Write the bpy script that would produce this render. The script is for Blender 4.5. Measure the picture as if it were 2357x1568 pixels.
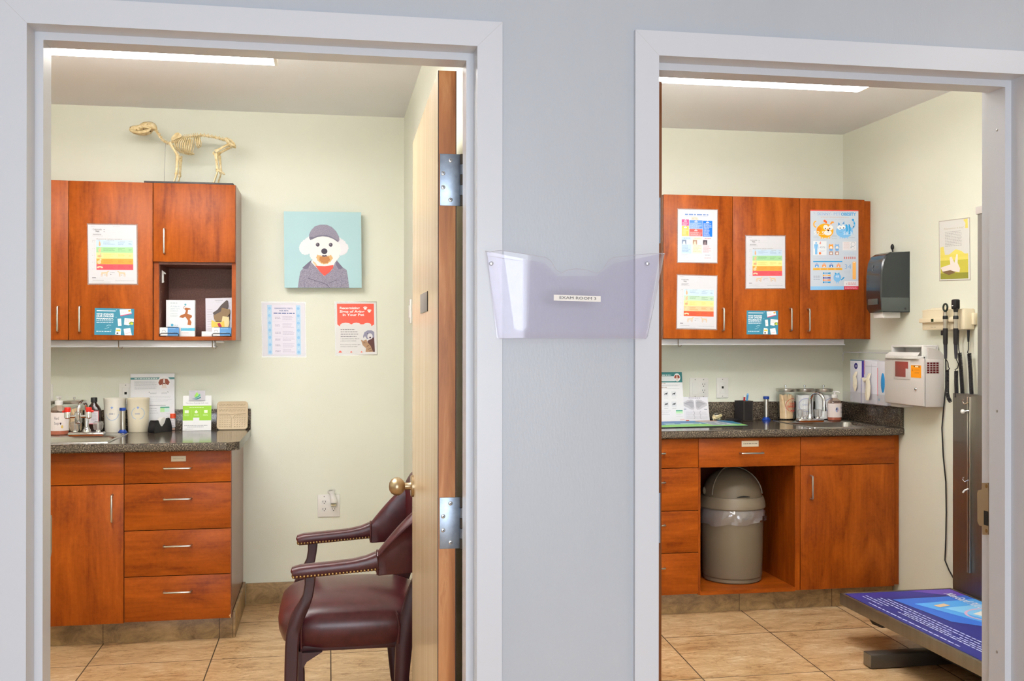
import bpy, bmesh, math, random
from mathutils import Vector, Matrix
random.seed(7)
S = bpy.context.scene
for _o in list(bpy.data.objects): bpy.data.objects.remove(_o)
COL = S.collection
PI = math.pi
sin, cos, rad = math.sin, math.cos, math.radians

# ------------------------------------------------------------------ camera
EYE = 1.372                       # lens height above the floor (metres)
FPX, YAW, PITCH, ROLL = 2373.8, .175716, .000967, -.000932
CX, CY = 1178.5, 784.0
_r = Vector((cos(YAW), -sin(YAW), 0)); _f = Vector((sin(YAW)*cos(PITCH), cos(YAW)*cos(PITCH), sin(PITCH)))
_d = -_r.cross(_f)
AX_R = cos(ROLL)*_r + sin(ROLL)*_d; AX_D = -sin(ROLL)*_r + cos(ROLL)*_d; AX_F = _f
cam_d = bpy.data.cameras.new('camera'); cam = bpy.data.objects.new('camera', cam_d); COL.objects.link(cam)
cam_d.sensor_width = 36; cam_d.lens = FPX/2357*36; cam_d.clip_start = .02; cam_d.clip_end = 60
m = Matrix((( AX_R.x, -AX_D.x, -AX_F.x, 0), (AX_R.y, -AX_D.y, -AX_F.y, 0), (AX_R.z, -AX_D.z, -AX_F.z, EYE), (0, 0, 0, 1)))
cam.matrix_world = m
S.camera = cam

# ------------------------------------------------------------------ light and exposure
S.view_settings.view_transform = 'Standard'; S.view_settings.look = 'None'
S.view_settings.gamma = 1; S.view_settings.use_curve_mapping = False
S.view_settings.exposure = 0.0
W = bpy.data.worlds.new('world'); S.world = W; W.use_nodes = True
W.node_tree.nodes['Background'].inputs[0].default_value = (.62, .76, 1, 1)
W.node_tree.nodes['Background'].inputs[1].default_value = 1.0
LAMP = 21.0
HALL_LAMP = 16.0
def area(name, loc, rot, sx, sy, power, col):
    l = bpy.data.lights.new(name, 'AREA'); l.shape = 'RECTANGLE'; l.size = sx; l.size_y = sy; l.energy = power; l.color = col
    o = bpy.data.objects.new(name, l); o.location = loc; o.rotation_euler = rot; COL.objects.link(o); return o
area('daylight_through_hall_window', (.03, -2.32, 1.25), (rad(90), 0, 0), 2.5, 2.0, 140, (.86, .93, 1))

# ------------------------------------------------------------------ survey helpers: where a line of sight meets a real plane
def ray(u, v): return AX_R*((u-CX)/FPX) + AX_D*((v-CY)/FPX) + AX_F
def onY(u, v, Y): d = ray(u, v); return d*(Y/d.y) + Vector((0, 0, EYE))
def onX(u, v, X): d = ray(u, v); return d*(X/d.x) + Vector((0, 0, EYE))
def onZ(u, v, Z): d = ray(u, v); return d*((Z-EYE)/d.z) + Vector((0, 0, EYE))
def xr(u, v=784): d = ray(u, v); return d.x/d.y
def zY(v, Y, u=1178): return onY(u, v, Y).z

# ------------------------------------------------------------------ materials
def lin(h):
    h = h.lstrip('#'); o = []
    for i in (0, 2, 4):
        c = int(h[i:i+2], 16)/255; o.append(c/12.92 if c <= .04045 else ((c+.055)/1.055)**2.4)
    return (*o, 1)
def mat(name, col='#808080', rough=.5, metal=0, spec=.5, coat=0, emit=0, alpha=1, trans=0, ior=1.45):
    M_ = bpy.data.materials.new(name); M_.use_nodes = True
    b = M_.node_tree.nodes['Principled BSDF']; c = lin(col) if isinstance(col, str) else col
    b.inputs['Base Color'].default_value = c; b.inputs['Roughness'].default_value = rough
    b.inputs['Metallic'].default_value = metal; b.inputs['Specular IOR Level'].default_value = spec
    b.inputs['Coat Weight'].default_value = coat; b.inputs['Alpha'].default_value = alpha
    b.inputs['Transmission Weight'].default_value = trans; b.inputs['IOR'].default_value = ior
    if emit: b.inputs['Emission Color'].default_value = c; b.inputs['Emission Strength'].default_value = emit
    M_.diffuse_color = c
    return M_
def nodes(M_):
    t = M_.node_tree; b = t.nodes['Principled BSDF']
    N = lambda k, **kw: _n(t, k, kw)
    return t, b, N
def _n(t, k, kw):
    n = t.nodes.new(k)
    for a, v in kw.items():
        if a.startswith('i_'):
            key = a[2:]; key = int(key) if key.isdigit() else key.replace('_', ' ')
            n.inputs[key].default_value = v
        else: setattr(n, a, v)
    return n
def ramp(t, stops):
    r = t.nodes.new('ShaderNodeValToRGB'); e = r.color_ramp.elements
    while len(e) < len(stops): e.new(.5)
    for el, (p, c) in zip(e, stops): el.position = p; el.color = lin(c) if isinstance(c, str) else c
    return r
def noise_mat(name, stops, scale, stretch=(1, 1, 1), rough=.5, detail=6, bump=0, bscale=None, coat=0, spec=.5, distort=0, nrough=.6, metal=0):
    M_ = mat(name, stops[0][1], rough, metal=metal, coat=coat, spec=spec); t, b, N = nodes(M_); L = t.links.new
    tc = N('ShaderNodeTexCoord'); mp = N('ShaderNodeMapping'); mp.inputs['Scale'].default_value = stretch
    L(tc.outputs['Object'], mp.inputs[0])
    nz = N('ShaderNodeTexNoise', i_Scale=scale, i_Detail=detail, i_Roughness=nrough, i_Distortion=distort); L(mp.outputs[0], nz.inputs['Vector'])
    r = ramp(t, stops); L(nz.outputs['Fac'], r.inputs[0]); L(r.outputs[0], b.inputs['Base Color'])
    if bump:
        n2 = N('ShaderNodeTexNoise', i_Scale=bscale or scale, i_Detail=3); L(mp.outputs[0], n2.inputs['Vector'])
        bp = N('ShaderNodeBump', i_Strength=bump, i_Distance=.002); L(n2.outputs['Fac'], bp.inputs['Height']); L(bp.outputs[0], b.inputs['Normal'])
    return M_
def wood(name, vert, cols, rough=.38, scale=1.0):
    M_ = mat(name, cols[0], rough, spec=.22); t, b, N = nodes(M_); L = t.links.new
    tc = N('ShaderNodeTexCoord'); oi = N('ShaderNodeObjectInfo')
    ad = N('ShaderNodeVectorMath', operation='ADD'); sc = N('ShaderNodeVectorMath', operation='SCALE'); sc.inputs['Scale'].default_value = 7.3
    cb = N('ShaderNodeCombineXYZ'); L(oi.outputs['Random'], cb.inputs[0]); L(oi.outputs['Random'], cb.inputs[2]); L(cb.outputs[0], sc.inputs[0])
    L(tc.outputs['Object'], ad.inputs[0]); L(sc.outputs[0], ad.inputs[1])
    def layer(st, sca, det, dis):
        mp = N('ShaderNodeMapping'); mp.inputs['Scale'].default_value = st; L(ad.outputs[0], mp.inputs[0])
        nz = N('ShaderNodeTexNoise', i_Scale=sca*scale, i_Detail=det, i_Roughness=.62, i_Distortion=dis); L(mp.outputs[0], nz.inputs['Vector']); return nz
    st = (1, 1, .22) if vert else (.22, 1, 1)
    st2 = (1, 1, .05) if vert else (.05, 1, 1)
    a = layer(st, 9, 6, .9); c = layer(st2, 70, 4, .2); e = layer((1, 1, 1), 60, 3, 0)
    mx = N('ShaderNodeMath', operation='MULTIPLY_ADD'); L(c.outputs['Fac'], mx.inputs[0]); mx.inputs[1].default_value = .38; L(a.outputs['Fac'], mx.inputs[2])
    m2 = N('ShaderNodeMath', operation='MULTIPLY_ADD'); L(e.outputs['Fac'], m2.inputs[0]); m2.inputs[1].default_value = .22; L(mx.outputs[0], m2.inputs[2])
    n = len(cols); r = ramp(t, [(.52+.52*i/(n-1), c_) for i, c_ in enumerate(cols)]); L(m2.outputs[0], r.inputs[0]); L(r.outputs[0], b.inputs['Base Color'])
    return M_
def tile_mat(name, px, py, ox, oy, shear):
    M_ = mat(name, '#c09060', .22, spec=.5); t, b, N = nodes(M_); L = t.links.new
    g = N('ShaderNodeNewGeometry'); s = N('ShaderNodeSeparateXYZ'); L(g.outputs['Position'], s.inputs[0])
    def mth(op, a, c=None, d=None):
        n = N('ShaderNodeMath', operation=op)
        for i, q in enumerate((a, c, d)):
            if q is None: continue
            if isinstance(q, (int, float)): n.inputs[i].default_value = q
            else: L(q, n.inputs[i])
        return n.outputs[0]
    xs = mth('MULTIPLY_ADD', mth('SUBTRACT', s.outputs['Y'], 4.6), -shear, s.outputs['X'])
    tx = mth('DIVIDE', mth('SUBTRACT', xs, ox), px); ty = mth('DIVIDE', mth('SUBTRACT', s.outputs['Y'], oy), py)
    def edge(q, p): f = mth('FRACT', mth('ADD', q, 100)); return mth('MULTIPLY', mth('MINIMUM', f, mth('SUBTRACT', 1, f)), p)
    ed = mth('MINIMUM', edge(tx, px), edge(ty, py))
    gm = N('ShaderNodeMapRange'); L(ed, gm.inputs[0]); gm.inputs[1].default_value = .0018; gm.inputs[2].default_value = .0032
    idv = N('ShaderNodeCombineXYZ'); L(mth('FLOOR', tx), idv.inputs[0]); L(mth('FLOOR', ty), idv.inputs[1])
    wn = N('ShaderNodeTexWhiteNoise'); L(idv.outputs[0], wn.inputs['Vector'])
    off = N('ShaderNodeVectorMath', operation='MULTIPLY_ADD'); L(wn.outputs['Color'], off.inputs[0]); off.inputs[1].default_value = (9, 9, 9); L(g.outputs['Position'], off.inputs[2])
    mp = N('ShaderNodeMapping'); mp.inputs['Scale'].default_value = (.55, 1.5, 1); mp.inputs['Rotation'].default_value = (0, 0, .5); L(off.outputs[0], mp.inputs[0])
    n1 = N('ShaderNodeTexNoise', i_Scale=3.2, i_Detail=9, i_Roughness=.66, i_Distortion=1.3); L(mp.outputs[0], n1.inputs['Vector'])
    n2 = N('ShaderNodeTexNoise', i_Scale=26, i_Detail=9, i_Roughness=.78, i_Distortion=.8); L(mp.outputs[0], n2.inputs['Vector'])
    v = mth('MULTIPLY_ADD', n2.outputs['Fac'],   .62, mth('MULTIPLY', n1.outputs['Fac'], .46))
    mp2 = N('ShaderNodeMapping'); mp2.inputs['Scale'].default_value = (1, 1.7, 1); L(off.outputs[0], mp2.inputs[0])
    n3 = N('ShaderNodeTexNoise', i_Scale=3.6, i_Detail=8, i_Roughness=.62, i_Distortion=.6); L(mp2.outputs[0], n3.inputs['Vector'])
    vein = N('ShaderNodeMapRange'); L(mth('ABSOLUTE', mth('SUBTRACT', n3.outputs['Fac'], .5)), vein.inputs[0]); vein.inputs[1].default_value = .0; vein.inputs[2].default_value = .014; vein.inputs[3].default_value = .085; vein.inputs[4].default_value = 0
    v = mth('SUBTRACT', v, vein.outputs[0])
    r = ramp(t, [(.36, '#6e5036'), (.43, '#967049'), (.48, '#b08b61'), (.53, '#bd9a70'), (.58, '#c7a67e'), (.67, '#dac5a2')]); L(v, r.inputs[0])
    mx = N('ShaderNodeMix', data_type='RGBA'); L(gm.outputs[0], mx.inputs['Factor']); mx.inputs['A'].default_value = lin('#4a3a2b'); L(r.outputs[0], mx.inputs['B'])
    L(mx.outputs['Result'], b.inputs['Base Color'])
    rr = N('ShaderNodeMapRange'); L(gm.outputs[0], rr.inputs[0]); rr.inputs[3].default_value = .8; rr.inputs[4].default_value = .3; L(rr.outputs[0], b.inputs['Roughness'])
    bp = N('ShaderNodeBump', i_Strength=.5, i_Distance=.002); L(gm.outputs[0], bp.inputs['Height']); L(bp.outputs[0], b.inputs['Normal'])
    return M_
def granite(name):
    M_ = mat(name, '#5a5046', .13, spec=.55); t, b, N = nodes(M_); L = t.links.new
    tc = N('ShaderNodeTexCoord')
    a = N('ShaderNodeTexNoise', i_Scale=190, i_Detail=3, i_Roughness=.6); c = N('ShaderNodeTexVoronoi', i_Scale=330)
    L(tc.outputs['Object'], a.inputs['Vector']); L(tc.outputs['Object'], c.inputs['Vector'])
    r = ramp(t, [(.34, '#2e2721'), (.46, '#4b4037'), (.54, '#665a4d'), (.62, '#8b7c69'), (.70, '#b0a48f')]); L(a.outputs['Fac'], r.inputs[0])
    mx = N('ShaderNodeMix', data_type='RGBA', blend_type='MULTIPLY'); mx.inputs['Factor'].default_value = .45
    bw = N('ShaderNodeRGBToBW'); L(c.outputs['Color'], bw.inputs[0]); L(r.outputs[0], mx.inputs['A']); L(bw.outputs[0], mx.inputs['B']); L(mx.outputs['Result'], b.inputs['Base Color'])
    return M_
def thin_clear(name, tint, gloss_rough=.03, diff=.0, diffcol='#ffffff', fmul=1.0):
    """thin transparent plastic / glass sheet: tinted see-through + mirror by Fresnel"""
    M_ = bpy.data.materials.new(name); M_.use_nodes = True; t = M_.node_tree; t.nodes.clear(); L = t.links.new
    out = t.nodes.new('ShaderNodeOutputMaterial'); tr = t.nodes.new('ShaderNodeBsdfTransparent'); tr.inputs[0].default_value = lin(tint)
    gl = t.nodes.new('ShaderNodeBsdfGlossy'); gl.inputs['Roughness'].default_value = gloss_rough
    df = t.nodes.new('ShaderNodeBsdfDiffuse'); df.inputs[0].default_value = lin(diffcol)
    m0 = t.nodes.new('ShaderNodeMixShader'); m0.inputs[0].default_value = diff; L(tr.outputs[0], m0.inputs[1]); L(df.outputs[0], m0.inputs[2])
    lw = t.nodes.new('ShaderNodeLayerWeight'); lw.inputs[0].default_value = .5
    pw = t.nodes.new('ShaderNodeMath'); pw.operation = 'POWER'; pw.inputs[1].default_value = 4.0; L(lw.outputs['Facing'], pw.inputs[0])
    mu = t.nodes.new('ShaderNodeMath'); mu.operation = 'MULTIPLY_ADD'; mu.inputs[1].default_value = .55*fmul; mu.inputs[2].default_value = .035*fmul; mu.use_clamp = True; L(pw.outputs[0], mu.inputs[0])
    m1 = t.nodes.new('ShaderNodeMixShader'); L(mu.outputs[0], m1.inputs[0]); L(m0.outputs[0], m1.inputs[1]); L(gl.outputs[0], m1.inputs[2])
    L(m1.outputs[0], out.inputs[0]); return M_
CHERRY = ['#6a2907', '#81380a', '#94450d', '#a34f11', '#ad5815']
K = dict(
 hall=noise_mat('hall_paint', [(.3, '#b3b8bf'), (.7, '#b8bdc4')], 3, rough=.34, bump=.13, bscale=260, stretch=(1, 1, .35), spec=.4),
 green=noise_mat('green_paint', [(.3, '#e2e3d4'), (.7, '#e5e6d7')], 3, rough=.6, bump=.25, bscale=240, spec=.3),
 white_ceiling=noise_mat('ceiling_paint', [(.3, '#f0f1f4'), (.7, '#f2f3f6')], 3, rough=.8, bump=.2, bscale=120),
 frame=mat('white_frame_paint', '#cdd0d6', .3, spec=.45),
 cherry_v=wood('cherry_laminate_upright', True, CHERRY), cherry_h=wood('cherry_laminate_level', False, CHERRY),
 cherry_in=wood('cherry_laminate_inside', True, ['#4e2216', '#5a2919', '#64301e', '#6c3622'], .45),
 niche=noise_mat('brown_laminate', [(.35, '#683d33'), (.5, '#73483c'), (.65, '#7e5245')], 160, rough=.5),
 side=noise_mat('cabinet_side', [(.35, '#7a4a3a'), (.5, '#84523f'), (.65, '#8d5a46')], 90, stretch=(1, 1, .1), rough=.24, spec=.7),
 granite=granite('speckled_brown_laminate'),
 stone=noise_mat('tile_base', [(.33, '#6b553b'), (.45, '#8c7150'), (.55, '#a4875d'), (.68, '#bb9b70')], 9, stretch=(1, 1, 1.6), rough=.4, detail=10, distort=.5, nrough=.74),
 veneer=noise_mat('pale_door_veneer', [(.35, '#c4aa86'), (.5, '#cdb491'), (.65, '#d5bd9c')], 26, stretch=(1.5, 1.5, .06), rough=.27, spec=.6, detail=5),
 core=noise_mat('fir_edge', [(.32, '#9c5c2b'), (.5, '#b9743b'), (.62, '#c98a52'), (.72, '#a8642f')], 10, stretch=(2.6, 2.6, .22), rough=.45, detail=6, distort=.8),
 darkline=mat('dark_edge', '#3a2016', .5),
 nickel=mat('brushed_nickel', '#c9c5bd', .3, 1), chrome=mat('chrome', '#dcdde0', .08, 1), steel=noise_mat('stainless', [(.3, '#8d8880'), (.7, '#99948c')], 40, stretch=(1, 1, .03), rough=.46, metal=1),
 sinksteel=mat('sink_steel', '#b9b6b2', .26, 1), brass=mat('satin_brass', '#b5a183', .34, 1), hinge=noise_mat('hinge_steel', [(.3, '#8792a0'), (.7, '#98a3b1')], 60, rough=.38, metal=.85),
 zinc=mat('zinc_screw', '#d5d8dc', .3, .9), blacks=mat('black_slot', '#15120f', .7),
 leather=noise_mat('burgundy_leather', [(.35, '#431a1d'), (.65, '#502025')], 30, rough=.3, spec=.55, bump=.12, bscale=300),
 mahog=noise_mat('dark_mahogany', [(.35, '#341619'), (.65, '#421d21')], 12, stretch=(2, 2, .3), rough=.35), antique=mat('antique_brass', '#8f6f45', .32, 1),
 white=mat('white_plastic', '#e6e4e0', .35), wplate=mat('wall_plate_white', '#e9e6e1', .35), offw=mat('milky_plastic', '#ebe6da', .35), offw2=mat('yellowed_milky_plastic', '#e6dcc4', .35),
 lens=mat('lamp_lens', (1, .98, .955, 1), .4, emit=LAMP), added_uplight=mat('added_uplight_glow', (1, .98, .955, 1), .4, emit=LAMP*2.2), lampend=mat('lamp_end_cap', '#f4f2ee', .4),
 striplt=mat('strip_light_housing', '#d8d8dc', .4),
 bone=noise_mat('bone', [(.35, '#cdb27c'), (.5, '#e0cb9c'), (.65, '#ecdcb6')], 60, rough=.5, detail=4), bonedark=mat('bone_hollow', '#8a6a44', .7),
 black=mat('black_plastic', '#17161a', .4), blackm=mat('black_matte', '#1d191a', .65), charcoal=mat('dark_board', '#3a3436', .5),
 smoke=mat('smoked_plastic', '#20272a', .2, spec=.6, coat=.3), beige=mat('beige_plastic', '#e6d9bb', .4), taupe=mat('taupe_plastic', '#786b57', .42),
 taupe2=mat('taupe_plastic_light', '#807360', .38), greyp=mat('pale_grey_plastic', '#cfc9c5', .4), redwin=mat('dark_red_window', '#8c3b34', .25),
 acrylic=thin_clear('clear_acrylic', '#fefefe', .03, .03, '#f6f5f8', 1.0), glass=thin_clear('clear_glass', '#fafcfb', .02, .0, '#ffffff', 1.0),
 knobc=thin_clear('faceted_acrylic', '#f4f4f4', .05, .13, '#f8f6f4', 2.2), bag=thin_clear('bin_liner_film', '#f4f2f4', .12, .16, '#f2eef2', 2.5),
 soap=mat('soap_amber', '#b5654a', .15, trans=.0, coat=.4), soapclear=thin_clear('soap_bottle', '#fdf3ee', .05, .10, '#e6b5a2', 1.0), labelw=mat('label_white', '#ece4e0', .4),
 brown=mat('brown_bottle', '#2b1712', .18, coat=.3), blue=mat('blue_cap', '#173f9b', .35), red=mat('red_cap', '#d8271a', .35), orange=mat('orange_cap', '#e0502c', .4),
 stick=noise_mat('wood_stick', [(.35, '#d2b188'), (.65, '#e3c8a3')], 40, rough=.6), cotton=noise_mat('cotton', [(.35, '#e6e6e8'), (.65, '#f4f4f6')], 60, rough=.9, bump=.6, bscale=120),
 tan=mat('tan_silicone', '#cdb99b', .55), rubber=noise_mat('coiled_rubber', [(.4, '#141216'), (.6, '#1e1b21')], 60, rough=.5), glove=noise_mat('latex', [(.35, '#e2d8bf'), (.65, '#efe7d2')], 30, rough=.55),
 tweed=noise_mat('tweed_print', [(.35, '#777285'), (.65, '#a29db0')], 330, rough=.6, detail=2),
 strike=mat('satin_bronze_plate', '#a69279', .36, .8), pane=thin_clear('window_glass', '#f5f8fa', .01, 0), grey=mat('grey_metal', '#9c9a97', .4, .5), dgrey=mat('dark_grey_metal', '#5d5750', .42, .6),
 doorb=noise_mat('dark_wood_veneer', [(.35, '#6e3d1b'), (.65, '#86502a')], 20, stretch=(1.5, 1.5, .08), rough=.4), hallfloor=mat('hall_floor', '#c09660', .5),
)
_pc = {}
def ink(c, gloss=False, bright=1):
    k = (c, gloss, bright)
    if bright != 1 and k not in _pc: _pc[k] = mat('print_bright_'+c.lstrip('#'), tuple(min(.86, q*bright) for q in lin(c)[:3])+(1,), .3 if gloss else .5, spec=.3 if gloss else .2)
    if k not in _pc: _pc[k] = mat('print_'+c.lstrip('#')+('_laminated' if gloss else ''), c, .3 if gloss else .5, spec=.3 if gloss else .2)
    return _pc[k]

# ------------------------------------------------------------------ mesh builder
class MB:
    def __init__(s): s.v = []; s.f = []; s.mi = []; s.mats = []
    def slot(s, m_):
        if isinstance(m_, str): m_ = K[m_] if m_ in K else ink(m_)
        if m_ not in s.mats: s.mats.append(m_)
        return s.mats.index(m_)
    def add(s, vs, fs, m_):
        o = len(s.v); k = s.slot(m_); s.v += [Vector(q) for q in vs]
        for f in fs: s.f.append([i+o for i in f]); s.mi.append(k)
    def bm(s, b, m_):
        b.verts.index_update(); s.add([q.co.copy() for q in b.verts], [[q.index for q in f.verts] for f in b.faces], m_); b.free()
    def box(s, x0, x1, y0, y1, z0, z1, m_, bev=0, seg=2):
        b = bmesh.new(); bmesh.ops.create_cube(b, size=1)
        for q in b.verts: q.co = Vector((x0+(q.co.x+.5)*(x1-x0), y0+(q.co.y+.5)*(y1-y0), z0+(q.co.z+.5)*(z1-z0)))
        if bev: bmesh.ops.bevel(b, geom=b.edges[:], offset=bev, segments=seg, affect='EDGES', profile=.5)
        s.bm(b, m_); return s
    def obox(s, c, U, V, N, su, sv, sn, m_, bev=0, seg=2):
        """box centred on c along unit axes U, V, N"""
        b = bmesh.new(); bmesh.ops.create_cube(b, size=1)
        for q in b.verts: q.co = Vector((q.co.x*su, q.co.y*sv, q.co.z*sn))
        if bev: bmesh.ops.bevel(b, geom=b.edges[:], offset=bev, segments=seg, affect='EDGES', profile=.5)
        for q in b.verts: q.co = Vector(c)+U*q.co.x+V*q.co.y+N*q.co.z
        s.bm(b, m_); return s
    def loft(s, rings, m_, closed=True, cap0=True, cap1=True):
        n = len(rings[0]); vs = [p for r in rings for p in r]; fs = []
        for i in range(len(rings)-1):
            for j in range(n if closed else n-1):
                k = (j+1) % n; fs.append([i*n+j, i*n+k, (i+1)*n+k, (i+1)*n+j])
        if closed and cap0: fs.append(list(range(n))[::-1])
        if closed and cap1: fs.append([(len(rings)-1)*n+j for j in range(n)])
        s.add(vs, fs, m_); return s
    def tube(s, pts, r, m_, n=10, sq=None, cap=True, up=None):
        """swept tube; r is a radius, a list of radii or a list of (half width, half height)"""
        pts = [Vector(p) for p in pts]; rings = []; prev = None
        for i, p in enumerate(pts):
            t = (pts[min(i+1, len(pts)-1)]-pts[max(i-1, 0)]).normalized()
            if up is not None: a = t.cross(Vector(up))
            else: a = prev - t*prev.dot(t) if prev is not None else t.cross(Vector((0, 0, 1)) if abs(t.z) < .9 else Vector((1, 0, 0)))
            if a.length < 1e-6: a = t.orthogonal()
            a.normalize(); prev = a; b_ = t.cross(a).normalized()
            rr = r[i] if isinstance(r, (list, tuple)) else r
            ra, rb = rr if isinstance(rr, (list, tuple)) else (rr, rr)
            ring = []
            for j in range(n):
                th = 2*PI*j/n; c_, s_ = cos(th), sin(th)
                if sq: c_ = math.copysign(abs(c_)**sq, c_); s_ = math.copysign(abs(s_)**sq, s_)
                ring.append(p+a*(ra*c_)+b_*(rb*s_))
            rings.append(ring)
        return s.loft(rings, m_, True, cap, cap)
    def lathe(s, prof, c, m_, n=28, axis='z', cap=True):
        c = Vector(c); rings = []
        for r, h in prof:
            ring = []
            for j in range(n):
                th = 2*PI*j/n; a, b_ = r*cos(th), r*sin(th)
                ring.append(c+(Vector((a, b_, h)) if axis == 'z' else Vector((a, h, b_)) if axis == 'y' else Vector((h, a, b_))))
            rings.append(ring)
        return s.loft(rings, m_, True, cap, cap)
    def ball(s, c, r, m_, n=14, k=8):
        rx, ry, rz = r if isinstance(r, (tuple, list)) else (r, r, r); c = Vector(c); rings = []
        for i in range(k+1):
            ph = -PI/2+PI*i/k; q = max(cos(ph), .02)
            rings.append([c+Vector((rx*q*cos(2*PI*j/n), ry*q*sin(2*PI*j/n), rz*sin(ph))) for j in range(n)])
        return s.loft(rings, m_)
    def prism(s, poly, off, m_):
        n = len(poly); poly = [Vector(p) for p in poly]; off = Vector(off)
        vs = poly+[p+off for p in poly]
        fs = [list(range(n))[::-1], [n+i for i in range(n)]]+[[i, (i+1) % n, n+(i+1) % n, n+i] for i in range(n)]
        s.add(vs, fs, m_); return s
    def mesh(s, name, origin):
        me = bpy.data.meshes.new(name); me.from_pydata([tuple(q-origin) for q in s.v], [], s.f); me.validate()
        for m_ in s.mats: me.materials.append(m_)
        for p, k in zip(me.polygons, s.mi): p.material_index = k; p.use_smooth = True
        b = bmesh.new(); b.from_mesh(me); bmesh.ops.recalc_face_normals(b, faces=b.faces[:]); b.to_mesh(me); b.free()
        me.set_sharp_from_angle(angle=rad(34)); me.update(); return me
def tag(o, label=None, cat=None, group=None, kind=None):
    if label: o['label'] = label
    if cat: o['category'] = cat
    if group: o['group'] = group
    if kind: o['kind'] = kind
    return o
def thing(name, label, cat, loc, group=None, rz=0):
    o = bpy.data.objects.new(name, None); o.empty_display_size = .05; o.location = loc; o.rotation_euler = (0, 0, rz); COL.objects.link(o)
    return tag(o, label, cat, group)
def worldpos(o):
    p = Vector(o.location)
    while o.parent: o = o.parent; p += Vector(o.location)
    return p
def part(name, mb, parent, label=None, local=False):
    """mesh part under a thing (or under a part); vertices given in world space unless local"""
    o = bpy.data.objects.new(name, mb.mesh(name, Vector((0, 0, 0)) if local else worldpos(parent))); COL.objects.link(o); o.parent = parent
    if label: o['label'] = label
    return o
def solo(name, mb, label, cat, group=None):
    lo = Vector([min(q[i] for q in mb.v) for i in range(3)]); hi = Vector([max(q[i] for q in mb.v) for i in range(3)])
    org = Vector(((lo.x+hi.x)/2, (lo.y+hi.y)/2, lo.z)); o = bpy.data.objects.new(name, mb.mesh(name, org)); o.location = org; COL.objects.link(o)
    return tag(o, label, cat, group)
def struct(name, mb, parent=None, org=None):
    org = Vector(org) if org else Vector((0, 0, 0))
    if parent: return part(name, mb, parent)
    o = bpy.data.objects.new(name, mb.mesh(name, org)); o.location = org; COL.objects.link(o); o['kind'] = 'structure'; return o
def copy_thing(r, loc, label, group=None):
    c = r.copy(); COL.objects.link(c); c.location = loc; c['label'] = label
    if group: c['group'] = group
    def kids(a, b):
        for ch in a.children:
            k = ch.copy(); COL.objects.link(k); k.parent = b; kids(ch, k)
    kids(r, c); return c

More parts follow.
